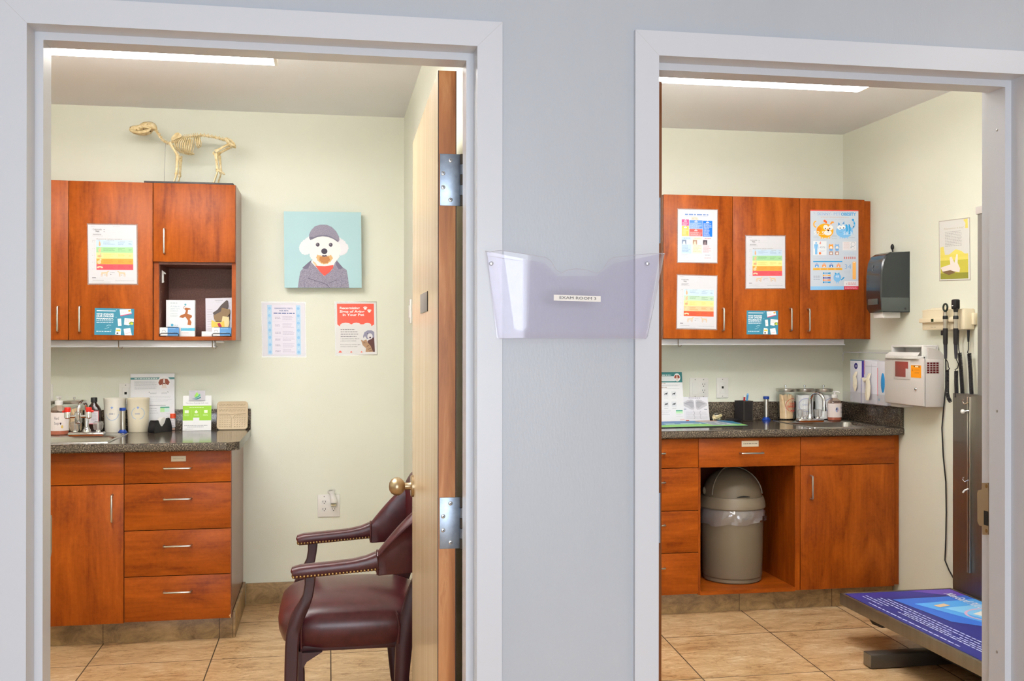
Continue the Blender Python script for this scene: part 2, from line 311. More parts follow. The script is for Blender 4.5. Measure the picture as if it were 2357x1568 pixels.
# ------------------------------------------------------------------ printed sheets and lettering
_tm = {}
def text_geo(s, bold=0, sx=1.0):
    k = (s, bold, sx)
    if k not in _tm:
        cu = bpy.data.curves.new('lettering', 'FONT'); cu.body = s; cu.size = 1; cu.resolution_u = 2; cu.offset = bold
        o = bpy.data.objects.new('lettering', cu); me = o.to_mesh()
        _tm[k] = ([(v.co.x*sx, v.co.y) for v in me.vertices], [list(p.vertices) for p in me.polygons]); o.to_mesh_clear()
        bpy.data.objects.remove(o); bpy.data.curves.remove(cu)
    return _tm[k]
class Sheet:
    """flat printed sheet: own 2-D frame (x right, y DOWN) spanned over corner tl -> tr, bl"""
    def __init__(s, tl, tr, bl, frame, base='#dddce2', thick=.0008, gloss=False, step=.00025, mb=None, bright=1):
        s.tl = Vector(tl); s.U = Vector(tr)-s.tl; s.D = Vector(bl)-s.tl; s.x0, s.y0, s.x1, s.y1 = frame; s.mb = mb or MB(); s.t = thick; s.g = gloss; s.st = step; s.br = bright
        s.N = s.U.cross(-s.D).normalized(); s.sx = s.U.length/(s.x1-s.x0); s.sy = s.D.length/(s.y1-s.y0)
        if base:
            n = 1; vs = [s.P(s.x0, s.y0, 0), s.P(s.x1, s.y0, 0), s.P(s.x1, s.y1, 0), s.P(s.x0, s.y1, 0)]
            s.mb.prism(vs, -s.N*thick, ink(base, gloss, bright))
    def lift(s, l): s.k = (getattr(s, 'k', 0)+1) % 45; return l+s.k*.02 if l else l      # keeps neighbouring inks from sharing a plane
    def P(s, x, y, l=0): return s.tl+s.U*((x-s.x0)/(s.x1-s.x0))+s.D*((y-s.y0)/(s.y1-s.y0))+s.N*(s.t+l*s.st)
    def m(s, c): return ink(c, s.g, getattr(s, 'br', 1)) if isinstance(c, str) and c.startswith('#') else c
    def poly(s, pts, c, l=1):
        l = s.lift(l); s.mb.add([s.P(x, y, l) for x, y in pts], [list(range(len(pts)))[::-1]], s.m(c)); return s
    def rect(s, x0, y0, x1, y1, c, l=1): return s.poly([(x0, y0), (x1, y0), (x1, y1), (x0, y1)], c, l)
    def ell(s, cx, cy, rx, ry, c, l=1, n=24, a0=0, a1=2*PI):
        return s.poly([(cx+rx*cos(a0+(a1-a0)*i/n), cy+ry*sin(a0+(a1-a0)*i/n)) for i in range(n+(0 if a1-a0 > 6.28 else 1))], c, l)
    def ring(s, cx, cy, rx, ry, w, c, l=1, n=32, a0=0, a1=2*PI):
        vs = []; fs = []; l = s.lift(l)
        for i in range(n+1):
            a = a0+(a1-a0)*i/n; vs += [s.P(cx+rx*cos(a), cy+ry*sin(a), l), s.P(cx+(rx-w)*cos(a), cy+(ry-w)*sin(a), l)]
        for i in range(n): fs.append([2*i, 2*i+1, 2*i+3, 2*i+2])
        s.mb.add(vs, fs, s.m(c)); return s
    def line(s, pts, w, c, l=2):
        for (xa, ya), (xb, yb) in zip(pts, pts[1:]):
            dx, dy = xb-xa, yb-ya; q = math.hypot(dx, dy) or 1; nx, ny = -dy/q*w/2, dx/q*w/2
            s.poly([(xa+nx, ya+ny), (xb+nx, yb+ny), (xb-nx, yb-ny), (xa-nx, ya-ny)], c, l)
        return s
    def text(s, t, x, y, h, c, l=2, al='l', w=None, bold=0, sx=1.0):
        """baseline at y, cap height h (frame units); w squeezes the line to that width"""
        vs, fs = text_geo(t, bold)
        if not vs: return s
        l = s.lift(l)
        hi = max(q[0] for q in vs); k = h/.72; kx = k*sx*(s.sy/s.sx)
        if w: kx = w/hi
        ox = x-(hi*kx/2 if al == 'c' else hi*kx if al == 'r' else 0)
        s.mb.add([s.P(ox+a*kx, y-b*k, l) for a, b in vs], fs, s.m(c)); return s
    def body(s, x0, x1, ys, h, c, l=2, ragged=.25, words=True):
        """lines of small print, too fine to read: word-length dashes"""
        for y in ys:
            x = x0; end = x1-(x1-x0)*ragged*random.random()
            while x < end:
                w = h*random.uniform(1.2, 4.2) if words else end-x
                s.rect(x, y-h/2, min(x+w, end), y+h/2, c, l); x += w+h*.7
        return s

# ================================================================== THE SETTING
YF = 2.228                         # face of the steel door frames
YW0, YW1 = 2.240, 2.388            # hall side and room side of the wall between hall and rooms
YB = 5.537                         # back wall of both exam rooms
ZC = 2.57                          # exam room ceiling
XR1, XL2, XR2 = .395, .515, 2.925  # right wall of the left room, left and right walls of the right room
XL1 = -2.3
D1L, D1R, ZH = -.6032, .3184, 2.0168   # clear opening of the left frame, head height
D2L, D2R = .7316, 1.655
FW = .0555                         # width of the frame face

b = MB(); b.box(XL1-.1, XR1+.06, YW0, YB+.1, -.06, 0, tile_mat('floor_tile_left', .507, .577, -.4975, 4.600, 0)); struct('floor', b)
b = MB(); b.box(XL2-.06, XR2+.1, YW0, YB+.1, -.06, 0, tile_mat('floor_tile_right', .522, .577, 1.5307, 4.578, .052)); struct('floor.001', b)
b = MB(); b.box(-3.2, 4.6, -2.3, YW0, -.06, 0, 'hallfloor'); struct('floor.002', b)
b = MB(); b.box(XL1-.1, XR2+.1, YW1, YB+.1, ZC, ZC+.06, 'white_ceiling'); struct('ceiling', b)
b = MB(); b.box(-3.2, 4.6, -2.3, YW0, 2.62, 2.68, 'white_ceiling'); struct('ceiling.001', b)

def wall_front():
    b = MB(); h = K['hall']; g = K['green']; ym = (YW0+YW1)/2
    for (x0, x1, z0, z1) in ((-3.2, D1L-.02, 0, 2.68), (D1L-.02, D1R+.02, ZH+.02, 2.68), (D1R+.02, D2L-.02, 0, 2.68), (D2L-.02, D2R+.02, ZH+.02, 2.68), (D2R+.02, 4.6, 0, 2.68)):
        b.box(x0, x1, YW0, ym, z0, z1, h); b.box(x0, x1, ym, YW1, z0, z1, g)
    struct('wall_front', b)
wall_front()
b = MB(); b.box(XL1-.1, XR2+.1, YB, YB+.1, 0, ZC+.06, 'green'); struct('wall_back', b)
b = MB(); b.box(XL1-.1, XL1, YW1, YB, 0, ZC, 'green'); struct('wall_left', b)
b = MB(); b.box(XR1, XL2, YW1, YB, 0, ZC, 'green'); struct('wall_middle', b)
b = MB(); b.box(XR2, XR2+.1, YW1, YB, 0, ZC, 'green'); struct('wall_right', b)
# hall behind the camera, with the wide window that lets the daylight in
b = MB()
for (x0, x1, z0, z1) in ((-3.2, -1.25, 0, 2.62), (1.32, 4.6, 0, 2.62), (-1.25, 1.32, 0, .25), (-1.25, 1.32, 2.25, 2.62)): b.box(x0, x1, -2.3, -2.2, z0, z1, 'hall')
struct('wall_rear', b)
b = MB(); b.box(-3.3, -3.2, -2.3, YW0, 0, 2.62, 'hall'); struct('wall_hall_left', b)
b = MB(); b.box(4.6, 4.7, -2.3, YW0, 0, 2.62, 'hall'); struct('wall_hall_right', b)
b = MB()
for x0, x1, z0, z1 in ((-1.25, -1.20, .25, 2.25), (1.27, 1.32, .25, 2.25), (-1.2, 1.27, .25, .30), (-1.2, 1.27, 2.2, 2.25), (.01, .06, .30, 2.2)): b.box(x0, x1, -2.29, -2.21, z0, z1, 'frame', .004)
struct('window_1', b)

# steel door frames: face, rabbet, stop, back rabbet, all one pressed profile
def door_frame(name, xl, xr):
    b = MB(); m_ = 'frame'; ys = (YF, 2.287, 2.349, 2.402); st = .0165
    def face(y0, y1):       # one mitred U of sheet steel
        b.prism([(xl-FW, y0, 0), (xl, y0, 0), (xl, y0, ZH), (xr, y0, ZH), (xr, y0, 0), (xr+FW, y0, 0), (xr+FW, y0, ZH+FW), (xl-FW, y0, ZH+FW)], (0, y1-y0, 0), m_)
    face(YF, YW0+.004); face(YW1-.004, ys[3])
    def jamb(x, sgn):       # sgn +1: material lies to +x
        b.box(*sorted((x, x+sgn*.022)), YW0+.004, YW1-.004, 0, ZH+.02, m_)       # rabbets
        b.box(*sorted((x-sgn*st, x+sgn*.010)), ys[1], ys[2], 0, ZH-st, m_)  # stop
    jamb(xl, -1); jamb(xr, 1)
    b.box(xl, xr, YW0+.004, YW1-.004, ZH, ZH+.02, m_)
    b.box(xl, xr, ys[1], ys[2], ZH-st, ZH+.010, m_)
    # hairline of the mitred corners
    for x, sg in ((xl, -1), (xr, 1)):
        b.tube([(x, YF-.0002, ZH), (x+sg*FW, YF-.0002, ZH+FW)], .0002, 'greyp', 4)
    # painted-over screw dimples on the stop
    o = struct(name, b)
    return o
fr1 = door_frame('trim_1', D1L, D1R); fr2 = door_frame('trim_2', D2L, D2R)
def strike(frame, x, sg, pts, hole, scr):
    """bronze strike plate let into the jamb, with its latch hole"""
    b = MB(); Q = lambda y, z, d=0: Vector((x+sg*d, y, z)); b.prism([Q(*p) for p in pts], (sg*.002, 0, 0), 'strike'); o = part('strike_plate', b, frame, 'bronze strike plate')
    b = MB(); y0, y1, z0, z1 = hole; b.prism([Q(y0, z0, .0021), Q(y1, z0, .0021), Q(y1, z1, .0021), Q(y0, z1, .0021)], (sg*.0004, 0, 0), 'blacks'); part('latch_hole', b, o, 'dark latch hole')
    for y, z in scr: b = MB(); b.lathe([(.0048, 0), (.0048, sg*.0008), (.001, sg*.0012)], Q(y, z, .002), 'antique', 14, 'x'); part('screw', b, o)
def strike_px():
    x = D2R; f = lambda u, v: (onX(u, v, x).y, onX(u, v, x).z)
    pts = [f(*q) for q in ((2276.5, 1112), (2262, 1112), (2261, 1127), (2253, 1129), (2251, 1135), (2251.5, 1200), (2256, 1210), (2262, 1211), (2263, 1231), (2276.5, 1231))]
    h = [f(2277, 1178), f(2266.5, 1208)]; return pts, (h[0][0], h[1][0], h[1][1], h[0][1]), [f(2272, 1119), f(2272, 1222)]
pts, hole, scr = strike_px(); strike(fr2, D2R-.0002, -1, pts, hole, scr); strike(fr1, D1L+.0002, 1, pts, hole, scr)
b = MB()
for z in (1.9, 1.2, .6): b.ball((D2R-.0165, 2.318, z), (.0012, .004, .004), 'grey', 8, 4)
part('screw', b, fr2)

# left door leaf, opened into the room against its right wall
LX0, LX1, LY0 = .2537, .2972, 2.432
def leaf1():
    d = bpy.data.objects.new('door_1', None); d.location = (LX1, LY0, 0); COL.objects.link(d); d['kind'] = 'structure'; d['label'] = 'pale veneered door opened into the left room, showing its orange wood edge'
    dx = .012; y1 = 3.335; zt = zY(162, LY0, 1005)
    def slab(x0, x1, ya, yb, m_, bev=0):
        q = MB(); vs = []
        for y in (ya, yb):
            k = dx*(y-LY0)/(y1-LY0)
            vs += [(x0+k, y, .012), (x1+k, y, .012), (x1+k, y, zt), (x0+k, y, zt)]
        q.add(vs, [(0, 1, 2, 3), (4, 7, 6, 5), (0, 4, 5, 1), (1, 5, 6, 2), (2, 6, 7, 3), (3, 7, 4, 0)], m_); return q
    part('core', slab(LX0+.0018, LX1-.0018, LY0, y1, K['core']), d, 'orange fir core seen on the hinge edge')
    part('veneer', slab(LX0, LX0+.0017, LY0, y1, K['veneer']), d); part('veneer', slab(LX1-.0017, LX1, LY0, y1, K['veneer']), d)
    q = slab(LX0-.0001, LX0+.0018, LY0-.0006, LY0+.0002, K['darkline']); part('edge_line', q, d); q = slab(LX1-.0018, LX1+.0001, LY0-.0006, LY0+.0002, K['darkline']); part('edge_line', q, d)
    for vt, vb in ((355, 474), (1145, 1263)):
        z1, z0 = zY(vt, LY0, 1035), zY(vb, LY0, 1035); xa = xr(1012)*LY0; xb = xr(1061)*LY0
        q = MB(); q.box(xa, xb, LY0-.0026, LY0-.0002, z0, z1, 'hinge', .0006); h = part('hinge', q, d, 'steel hinge leaf')
        q = MB(); n = 5; dz = (z1-z0)/n
        for i in range(n):
            q.lathe([(.0075, .0006), (.0075, dz-.0006)], (xb+.004, LY0-.006, z0+i*dz), 'hinge' if i % 2 else 'dgrey', 16)
        part('knuckle', q, h)
        for u, v in ((1037, vt+14), (1020, vt+44), (1020, vt+76), (1037, vb-14)):
            c = onY(u, v, LY0-.0026); q = MB(); q.lathe([(.0001, -.0012), (.003, -.0012), (.0052, 0)], c, 'zinc', 16, 'y')
            for w in (0, 1): q.obox(c+Vector((0, -.0012, 0)), Vector((cos(.6+w*PI/2), 0, sin(.6+w*PI/2))), Vector((-sin(.6+w*PI/2), 0, cos(.6+w*PI/2))), Vector((0, 1, 0)), .0048, .0011, .0006, 'blacks')
            part('screw', q, h)
    # knob near the far edge
    c = onY(950, 1119, 3.272); kx = LX0+dx*(3.272-LY0)/(y1-LY0); zk = c.z
    q = MB(); q.lathe([(.034, 0), (.034, -.007), (.031, -.0095), (.015, -.0095)], (kx, 3.272, zk), 'brass', 32, 'x'); kn = part('knob_rose', q, d, 'satin brass rose of the door knob')
    q = MB(); q.lathe([(.0135, -.009), (.0115, -.014), (.0115, -.028), (.016, -.031), (.0225, -.036), (.0275, -.044), (.0292, -.052), (.0278, -.061), (.022, -.0705), (.012, -.0765), (.001, -.078)], (kx, 3.272, zk), 'brass', 36, 'x'); part('knob', q, kn)
    # small coat hook plate / acrylic sign
    pa = LX0+dx*(2.93-LY0)/(y1-LY0); za, zb = zY(674, 2.82, 981), zY(719, 2.82, 981)
    q = MB(); ya = LX0/xr(981); yb = LX0/xr(965)
    q.box(pa-.004, pa, ya, yb, zb, za, 'grey', .001); part('plate', q, d, 'small grey metal plate on the door face')
    q = MB(); q.box(pa-.0046, pa, ya-.0045, ya, zb, za, 'blacks'); part('plate_edge', q, d)
leaf1()
# right door leaf, folded back along the left side of its frame: only the hinge edge shows
def leaf2():
    d = bpy.data.objects.new('door_2', None); d.location = (.752, 2.43, 0); COL.objects.link(d); d['kind'] = 'structure'; d['label'] = 'dark wood door opened into the right room, only its edge showing beside the frame'
    q = MB(); xb = xr(1523.2)*2.432; q.box(xb-.044, xb, 2.432, 3.34, .012, 2.012, 'doorb', .001); part('leaf', q, d)
    q = MB(); q.box(xb-.034, xb-.004, 2.4302, 2.4322, zY(560, 2.43, 1521), zY(455, 2.43, 1521), 'hinge'); part('hinge', q, d)
    q = MB(); q.box(xb-.034, xb-.004, 2.4302, 2.4322, zY(1250, 2.43, 1521), zY(1135, 2.43, 1521), 'hinge'); part('hinge', q, d)
leaf2()

# tile bases
def tilebase(name, x0, x1, y0, y1, z1, joints=()):
    b = MB(); b.box(x0, x1, y0, y1, 0, z1, 'stone', .0015)
    for j in joints:
        if x1-x0 > y1-y0: b.box(j-.0012, j+.0012, y0-.0004, y1+.0004, 0, z1+.0004, 'darkline')
        else: b.box(x0-.0004, x1+.0004, j-.0012, j+.0012, 0, z1+.0004, 'darkline')
    return struct(name, b)
CE1 = onY(533, 1200, 4.875).x       # right end of the left room's base cabinets
zb_ = zY(1341, YB-.01, 640)
tilebase('baseboard_back', CE1+.014, XR1, YB-.011, YB, zb_, (-.16, .21))
tilebase('baseboard_side', XR1-.011, XR1, YW1, YB-.011, zb_, (3.0, 3.5, 4.0, 4.5, 5.0))
tilebase('baseboard_left', XL1, XL1+.011, YW1, YB, zb_)
tilebase('baseboard_right', XR2-.011, XR2, YW1, 4.925, .055, (3.4, 4.0))

# ================================================================== CEILING LAMPS
def ceiling_lamp(xa, xb, yc, zb, label):
    t = thing('ceiling_light', label, 'ceiling light', ((xa+xb)/2, yc, zb), 'ceiling lights of the exam rooms'); w = .105
    q = MB(); q.box(xa+.1, xb-.1, yc-w*.3, yc+w*.3, zb+.055, ZC-.001, 'lampend', .003); part('housing', q, t)
    prof = [(-w*.5, .062), (-w*.9, .042), (-w, .022), (-w*.9, .006), (-w*.6, 0), (w*.6, 0), (w*.9, .006), (w, .022), (w*.9, .042), (w*.5, .062)]
    q = MB(); q.loft([[(x, yc+a, zb+c) for a, c in prof] for x in (xa+.012, xb-.012)], 'lens', True); part('lens', q, t, 'glowing white wraparound lens')
    q = MB(); q.box(xa+.02, xb-.02, yc-w*.62, yc-w*.32, zb+.0605, zb+.0635, 'added_uplight'); part('added_uplight_strip', q, t); q = MB(); q.box(xa+.02, xb-.02, yc+w*.32, yc+w*.62, zb+.0605, zb+.0635, 'added_uplight'); part('added_uplight_strip', q, t)  # extra glowing strips added on top of the lens to brighten the ceiling
    for x in (xa, xb-.012):
        q = MB(); q.loft([[(x+k, yc+a*1.02, zb-.001+c*1.02) for a, c in prof] for k in (0, .012)], 'lampend', True); part('end_cap', q, t)
ZL = 2.425
pA = onZ(640, 154, ZL); ceiling_lamp(pA.x-1.24, pA.x, pA.y-.09, ZL, 'long glowing ceiling light in the left exam room, above the dog skeleton')
pB = onZ(1977, 214, ZL); ceiling_lamp(pB.x-1.24, pB.x, pB.y-.085, ZL, 'long glowing ceiling light in the right exam room')
for t_ in list(COL.objects):
    if t_.name.startswith('ceiling_light') and t_.parent is None:
        copy_thing(t_, (t_.location.x+.1, 3.15, t_.location.z), ('second ceiling light of the left exam room, nearer its door, hidden behind the frame head' if t_.location.x < 0 else 'second ceiling light of the right exam room, nearer its door, hidden behind the frame head'))
# the hall's own lamp, near the right, whose sheen shows on the wall
t = thing('hall_ceiling_light', 'square ceiling light of the hall, out of the picture', 'ceiling light', (2.55, .72, 2.585))
q = MB(); q.box(2.25, 2.85, .42, 1.02, 2.585, 2.619, 'lampend', .004); part('housing', q, t)
q = MB(); q.box(2.28, 2.82, .45, .99, 2.582, 2.586, mat('hall_lens', (1, .92, .82, 1), .4, emit=HALL_LAMP)); part('lens', q, t)

# ================================================================== CABINETS
def wire_v(c, L, n=(0, -1, 0)):
    q = MB(); x, y, z = c; k = .026; h = L/2
    pts = [(x, y, z-h)]+[(x, y-k+.008*(1-sin(a)), z-h+.008*(1-cos(a))) for a in (0, PI/4, PI/2)]+[(x, y-k+.008*(1-sin(a)), z+h-.008*(1-cos(a))) for a in (PI/2, PI/4, 0)]+[(x, y, z+h)]
    return q.tube(pts, .0046, 'nickel', 10, up=(1, 0, 0))
def wire_h(c, L):
    q = MB(); x, y, z = c; k = .026; h = L/2
    pts = [(x-h, y, z)]+[(x-h+.008*(1-cos(a)), y-k+.008*(1-sin(a)), z) for a in (0, PI/4, PI/2)]+[(x+h-.008*(1-cos(a)), y-k+.008*(1-sin(a)), z) for a in (PI/2, PI/4, 0)]+[(x+h, y, z)]
    return q.tube(pts, .0046, 'nickel', 10, up=(0, 0, 1))
def front(name, root, x0, x1, z0, z1, y, wood_, handle=None, hv=True, L=.118, lab=None):
    q = MB(); q.box(x0+.0015, x1-.0015, y, y+.019, z0+.0015, z1-.0015, wood_, .0012); o = part(name, q, root, lab)
    if handle: part('handle', (wire_v if hv else wire_h)((handle[0], y, handle[1]), L), o)
    return o
def carcass(root, x0, x1, y0, y1, z0, z1, inner='cherry_v', side='side', shelf=()):
    t_ = .018; q = MB()
    q.box(x0, x0+t_, y0, y1, z0, z1, side); q.box(x1-t_, x1, y0, y1, z0, z1, side); q.box(x0+t_, x1-t_, y0, y1, z0, z0+t_, inner); q.box(x0+t_, x1-t_, y0, y1, z1-t_, z1, inner)
    q.box(x0+t_, x1-t_, y1-.01, y1, z0+t_, z1-t_, inner)
    for z in shelf: q.box(x0+t_, x1-t_, y0, y1-.01, z-.009, z+.009, inner)
    return part('body', q, root)

UF = 5.205                          # face of the wall cabinet doors
def X_(u, Y, v=784): return onY(u, v, Y).x
# ---- left room, wall cabinets
xa, xb, xc = X_(157.8, UF), X_(351.8, UF), X_(541.8, UF); zt = zY(419.5, UF, 330); zbm = zY(783.6, UF, 330)
xl = xb-2*(xb-xa)
t = thing('wall_cabinet', 'cherry wall cabinet with two full doors at the left room, a colour chart on it', 'wall cabinet', ((xl+xb)/2, YB-.15, zbm), 'cherry wall cabinets')
carcass(t, xl+.001, xb-.001, UF+.021, YB-.001, zbm+.001, zt-.001)
hz = (zY(709, UF-.03, 181)+zY(760, UF-.03, 181))/2
front('door', t, xl, xa, zbm, zt, UF, 'cherry_v', (xl+(xa-xl)-.045, hz)); front('door', t, xa, xb, zbm, zt, UF, 'cherry_v', (X_(181.5, UF-.03), hz))
t = thing('wall_cabinet', 'cherry wall cabinet with a short door over an open brown cubby', 'wall cabinet', ((xb+xc)/2, YB-.15, zbm), 'cherry wall cabinets')
zs = zY(604, UF, 450); zn1 = zY(609.5, UF+.02, 450); zn0 = zY(775, UF+.02, 450); nx0 = X_(365.5, UF+.021); nx1 = X_(533.5, UF+.021)
q = MB(); y0 = UF+.021
q.box(xb+.001, nx0, y0, YB-.001, zbm, zt-.001, 'cherry_v'); q.box(xb+.001, xc, YB-.012, YB-.001, zbm, zt-.001, 'niche')
q.box(nx1, xc-.0006, y0, YB-.012, zbm, zt-.001, 'cherry_v'); q.box(xc-.0006, xc+.0006, y0+.002, YB-.001, zbm, zt-.001, 'side'); q.box(nx0, nx1, y0, YB-.012, zbm, zn0, 'cherry_h'); q.box(nx0, nx1, y0, YB-.012, zn1, zs+.016, 'niche'); q.box(nx0, nx1, y0, YB-.012, zt-.019, zt-.001, 'cherry_h')
part('body', q, t)
for xa_, xb_ in ((nx0, nx0+.002), (nx1-.002, nx1)):       # brown laminate lining of the open cubby
    q = MB(); q.box(xa_, xb_, y0+.018, YB-.012, zn0, zn1, 'niche'); ln = part('lining', q, t, 'brown lining of the open cubby')
    if xa_ == nx0:
        for i in range(4):
            q = MB(); q.ball((nx0+.002, y0+.06, zn0+.07+i*.05), (.001, .0025, .0025), 'bone', 8, 4); part('shelf_pin_hole', q, ln)
front('door', t, xb, xc, zs, zt, UF, 'cherry_v', (X_(376.5, UF-.03), (zY(529, UF-.03, 376)+zY(579, UF-.03, 376))/2))
NB = (nx0, nx1, zn0, zn1, y0)
# white clip inside the cubby
q = MB(); pc = onX(371, 640, nx0+.003); yy = UF+.10
za, zc_ = zY(622, yy, 370), zY(651, yy, 370)
q.prism([(nx0+.002, yy, za), (nx0+.020, yy, za-.014), (nx0+.020, yy, za-.020), (nx0+.010, yy, za-.018), (nx0+.010, yy, zc_+.012), (nx0+.012, yy, zc_+.004), (nx0+.007, yy, zc_), (nx0+.002, yy, zc_)], (0, .012, 0), 'white')
solo('wall_clip', q, 'white plastic clip on the left side of the open cubby', 'clip')

# strip light under the cabinets
def strip(name, x0, x1, y, z1, z0, label, cords):
    t = thing(name, label, 'under-cabinet light', ((x0+x1)/2, y+.05, z0), 'unlit strip lights under the wall cabinets')
    q = MB(); q.box(x0, x1, y, y+.11, z0+.004, z1, 'striplt', .003); q.box(x0-.004, x1+.004, y-.004, y+.114, z0, z0+.005, 'striplt', .001); part('housing', q, t)
    for u in cords:
        xx = X_(u, y-.006); q = MB(); q.tube([(xx, y-.006, z1), (xx, y-.006, z0), (xx+.004, y-.006, z0-.008), (xx+.014, y-.006, z0-.008), (xx+.018, y-.006, z0)], .0022, 'taupe', 8); part('hook', q, t)
ys = UF+.05; strip('strip_light', xl+.05, X_(493, ys), ys, zbm-.001, zY(799.5, ys, 300), 'white strip light housing under the left room wall cabinets', (273, 489))
q = MB(); q.box(X_(497, ys), X_(514, ys), ys, ys+.05, zY(789, ys, 500), zbm-.001, 'white', .002); solo('cable_box', q, 'small white box under the cabinet with the open cubby', 'box')

# ---- right room, wall cabinets
R0, R1, R2, R3 = X_(1527, UF), X_(1686.2, UF), X_(1840.3, UF), X_(1990.3, UF); zt2 = zY(453, UF, 1760); zb2 = zY(780.5, UF, 1760)
t = thing('wall_cabinet', 'cherry wall cabinet with one door in the right room, two charts on it', 'wall cabinet', ((R0+R1)/2, YB-.15, zb2), 'cherry wall cabinets')
carcass(t, R0+.001, R1-.001, UF+.021, YB-.001, zb2+.001, zt2-.001)
front('door', t, R0, R1, zb2, zt2, UF, 'cherry_v', (X_(1667.5, UF-.03), (zY(712, UF, 1667)+zY(759, UF, 1667))/2))
t = thing('wall_cabinet', 'cherry wall cabinet with two doors in the right room beside the corner', 'wall cabinet', ((R1+R3)/2, YB-.15, zb2), 'cherry wall cabinets')
carcass(t, R1+.001, R3-.001, UF+.021, YB-.001, zb2+.001, zt2-.001)
front('door', t, R1, R2, zb2, zt2, UF, 'cherry_v', (X_(1823.5, UF-.03), (zY(712, UF, 1820)+zY(760, UF, 1820))/2)); front('door', t, R2, R3, zb2, zt2, UF, 'cherry_v', (X_(1865, UF-.03), (zY(714, UF, 1865)+zY(760, UF, 1865))/2))
q = MB(); q.box(R3, XR2-.001, UF+.021, UF+.04, zb2, zt2-.006, 'cherry_v', .001); part('filler', q, t)
strip('strip_light', R0-.25, X_(1943, ys), ys, zb2-.001, zY(794.5, ys, 1760), 'white strip light housing under the right room wall cabinets', (1561,))

# ---- left room, base cabinets
BF = 4.865; ZT1 = .915; CB1 = .877
xm = X_(286, BF); xe = X_(532.5, BF); xw = xm-.90
t = thing('base_cabinet', 'cherry sink base cabinet with false drawer front over doors, left room', 'base cabinet', ((xw+xm)/2, 5.2, 0), 'cherry base cabinets')
zbb = zY(1436, BF, 290)
carcass(t, xw, xm-.0005, BF+.021, YB-.001, zbb+.003, .875, shelf=(.5,))
zg = zY(1117, BF, 200)
front('false_front', t, xw+.45, xm, zg, CB1-.002, BF, 'cherry_h'); front('false_front', t, xw, xw+.45, zg, CB1-.002, BF, 'cherry_h')
front('door', t, xw+.45, xm, zbb, zg, BF, 'cherry_v', (X_(256.5, BF-.03), (zY(1142, BF, 256)+zY(1198, BF, 256))/2)); front('door', t, xw, xw+.45, zbb, zg, BF, 'cherry_v', (xw+.05, .62))
q = MB(); q.box(xw, xm-.0005, 4.945, 4.96, 0, zbb+.003, 'cherry_h'); part('plinth', q, t)
t = thing('base_cabinet', 'cherry base cabinet with four drawers at the end of the left room counter', 'base cabinet', ((xm+xe)/2, 5.2, 0), 'cherry base cabinets')
carcass(t, xm+.0005, xe+.0005, BF+.021, YB-.001, zbb+.003, .875)
q = MB(); q.box(xm+.0005, xe, 4.945, 4.96, 0, zbb+.003, 'cherry_h'); q.box(xe-.018, xe+.0005, 4.96, YB-.012, 0, zbb+.004, 'side'); part('plinth', q, t)
zd = [CB1-.002, zY(1112, BF, 410), zY(1219.5, BF, 410), zY(1325, BF, 410), zY(1428.8, BF, 410)]
for i, hv in enumerate((1079, 1150, 1258.5, 1365)):
    o = front('drawer', t, xm, xe, zd[i+1], zd[i], BF, 'cherry_h', (X_(410, BF), zY(hv, BF-.03, 410)), False)
    if i == 0:
        q = MB(); a = onY(394, 1050, BF); c = onY(428, 1062, BF); q.box(a.x, c.x, BF-.0012, BF, c.z, a.z, '#d9cdb6', .0003)
        s = Sheet((a.x, BF-.0012, a.z), (c.x, BF-.0012, a.z), (a.x, BF-.0012, c.z), (0, 0, 34, 12), None, 0, mb=q); s.body(4, 30, (6,), 1.2, '#b8ab94', 1, 0)
        part('tag', q, o, 'small cream label tag')
    if i == 3:                      # the chipped corner
        q = MB(); s = Sheet((xe-.012, BF-.0002, zd[4]+.022), (xe-.0017, BF-.0002, zd[4]+.022), (xe-.012, BF-.0002, zd[4]+.002), (0, 0, 10, 20), None, 0, mb=q); s.poly([(8, 0), (10, 4), (10, 20), (8, 19), (6, 12), (1, 12), (5, 9)], '#d3b079', 0); part('chip', q, o, 'pale chipped corner')
# tile kick in front of the plinth and around its end
TK1 = 4.9275
tilebase('baseboard_kick', xw, xe+.0015, TK1, TK1+.0165, zbb+.001, (X_(238, TK1), X_(506, TK1)))
tilebase('baseboard_end', xe+.002, xe+.0135, TK1, YB-.012, zbb+.018, ())

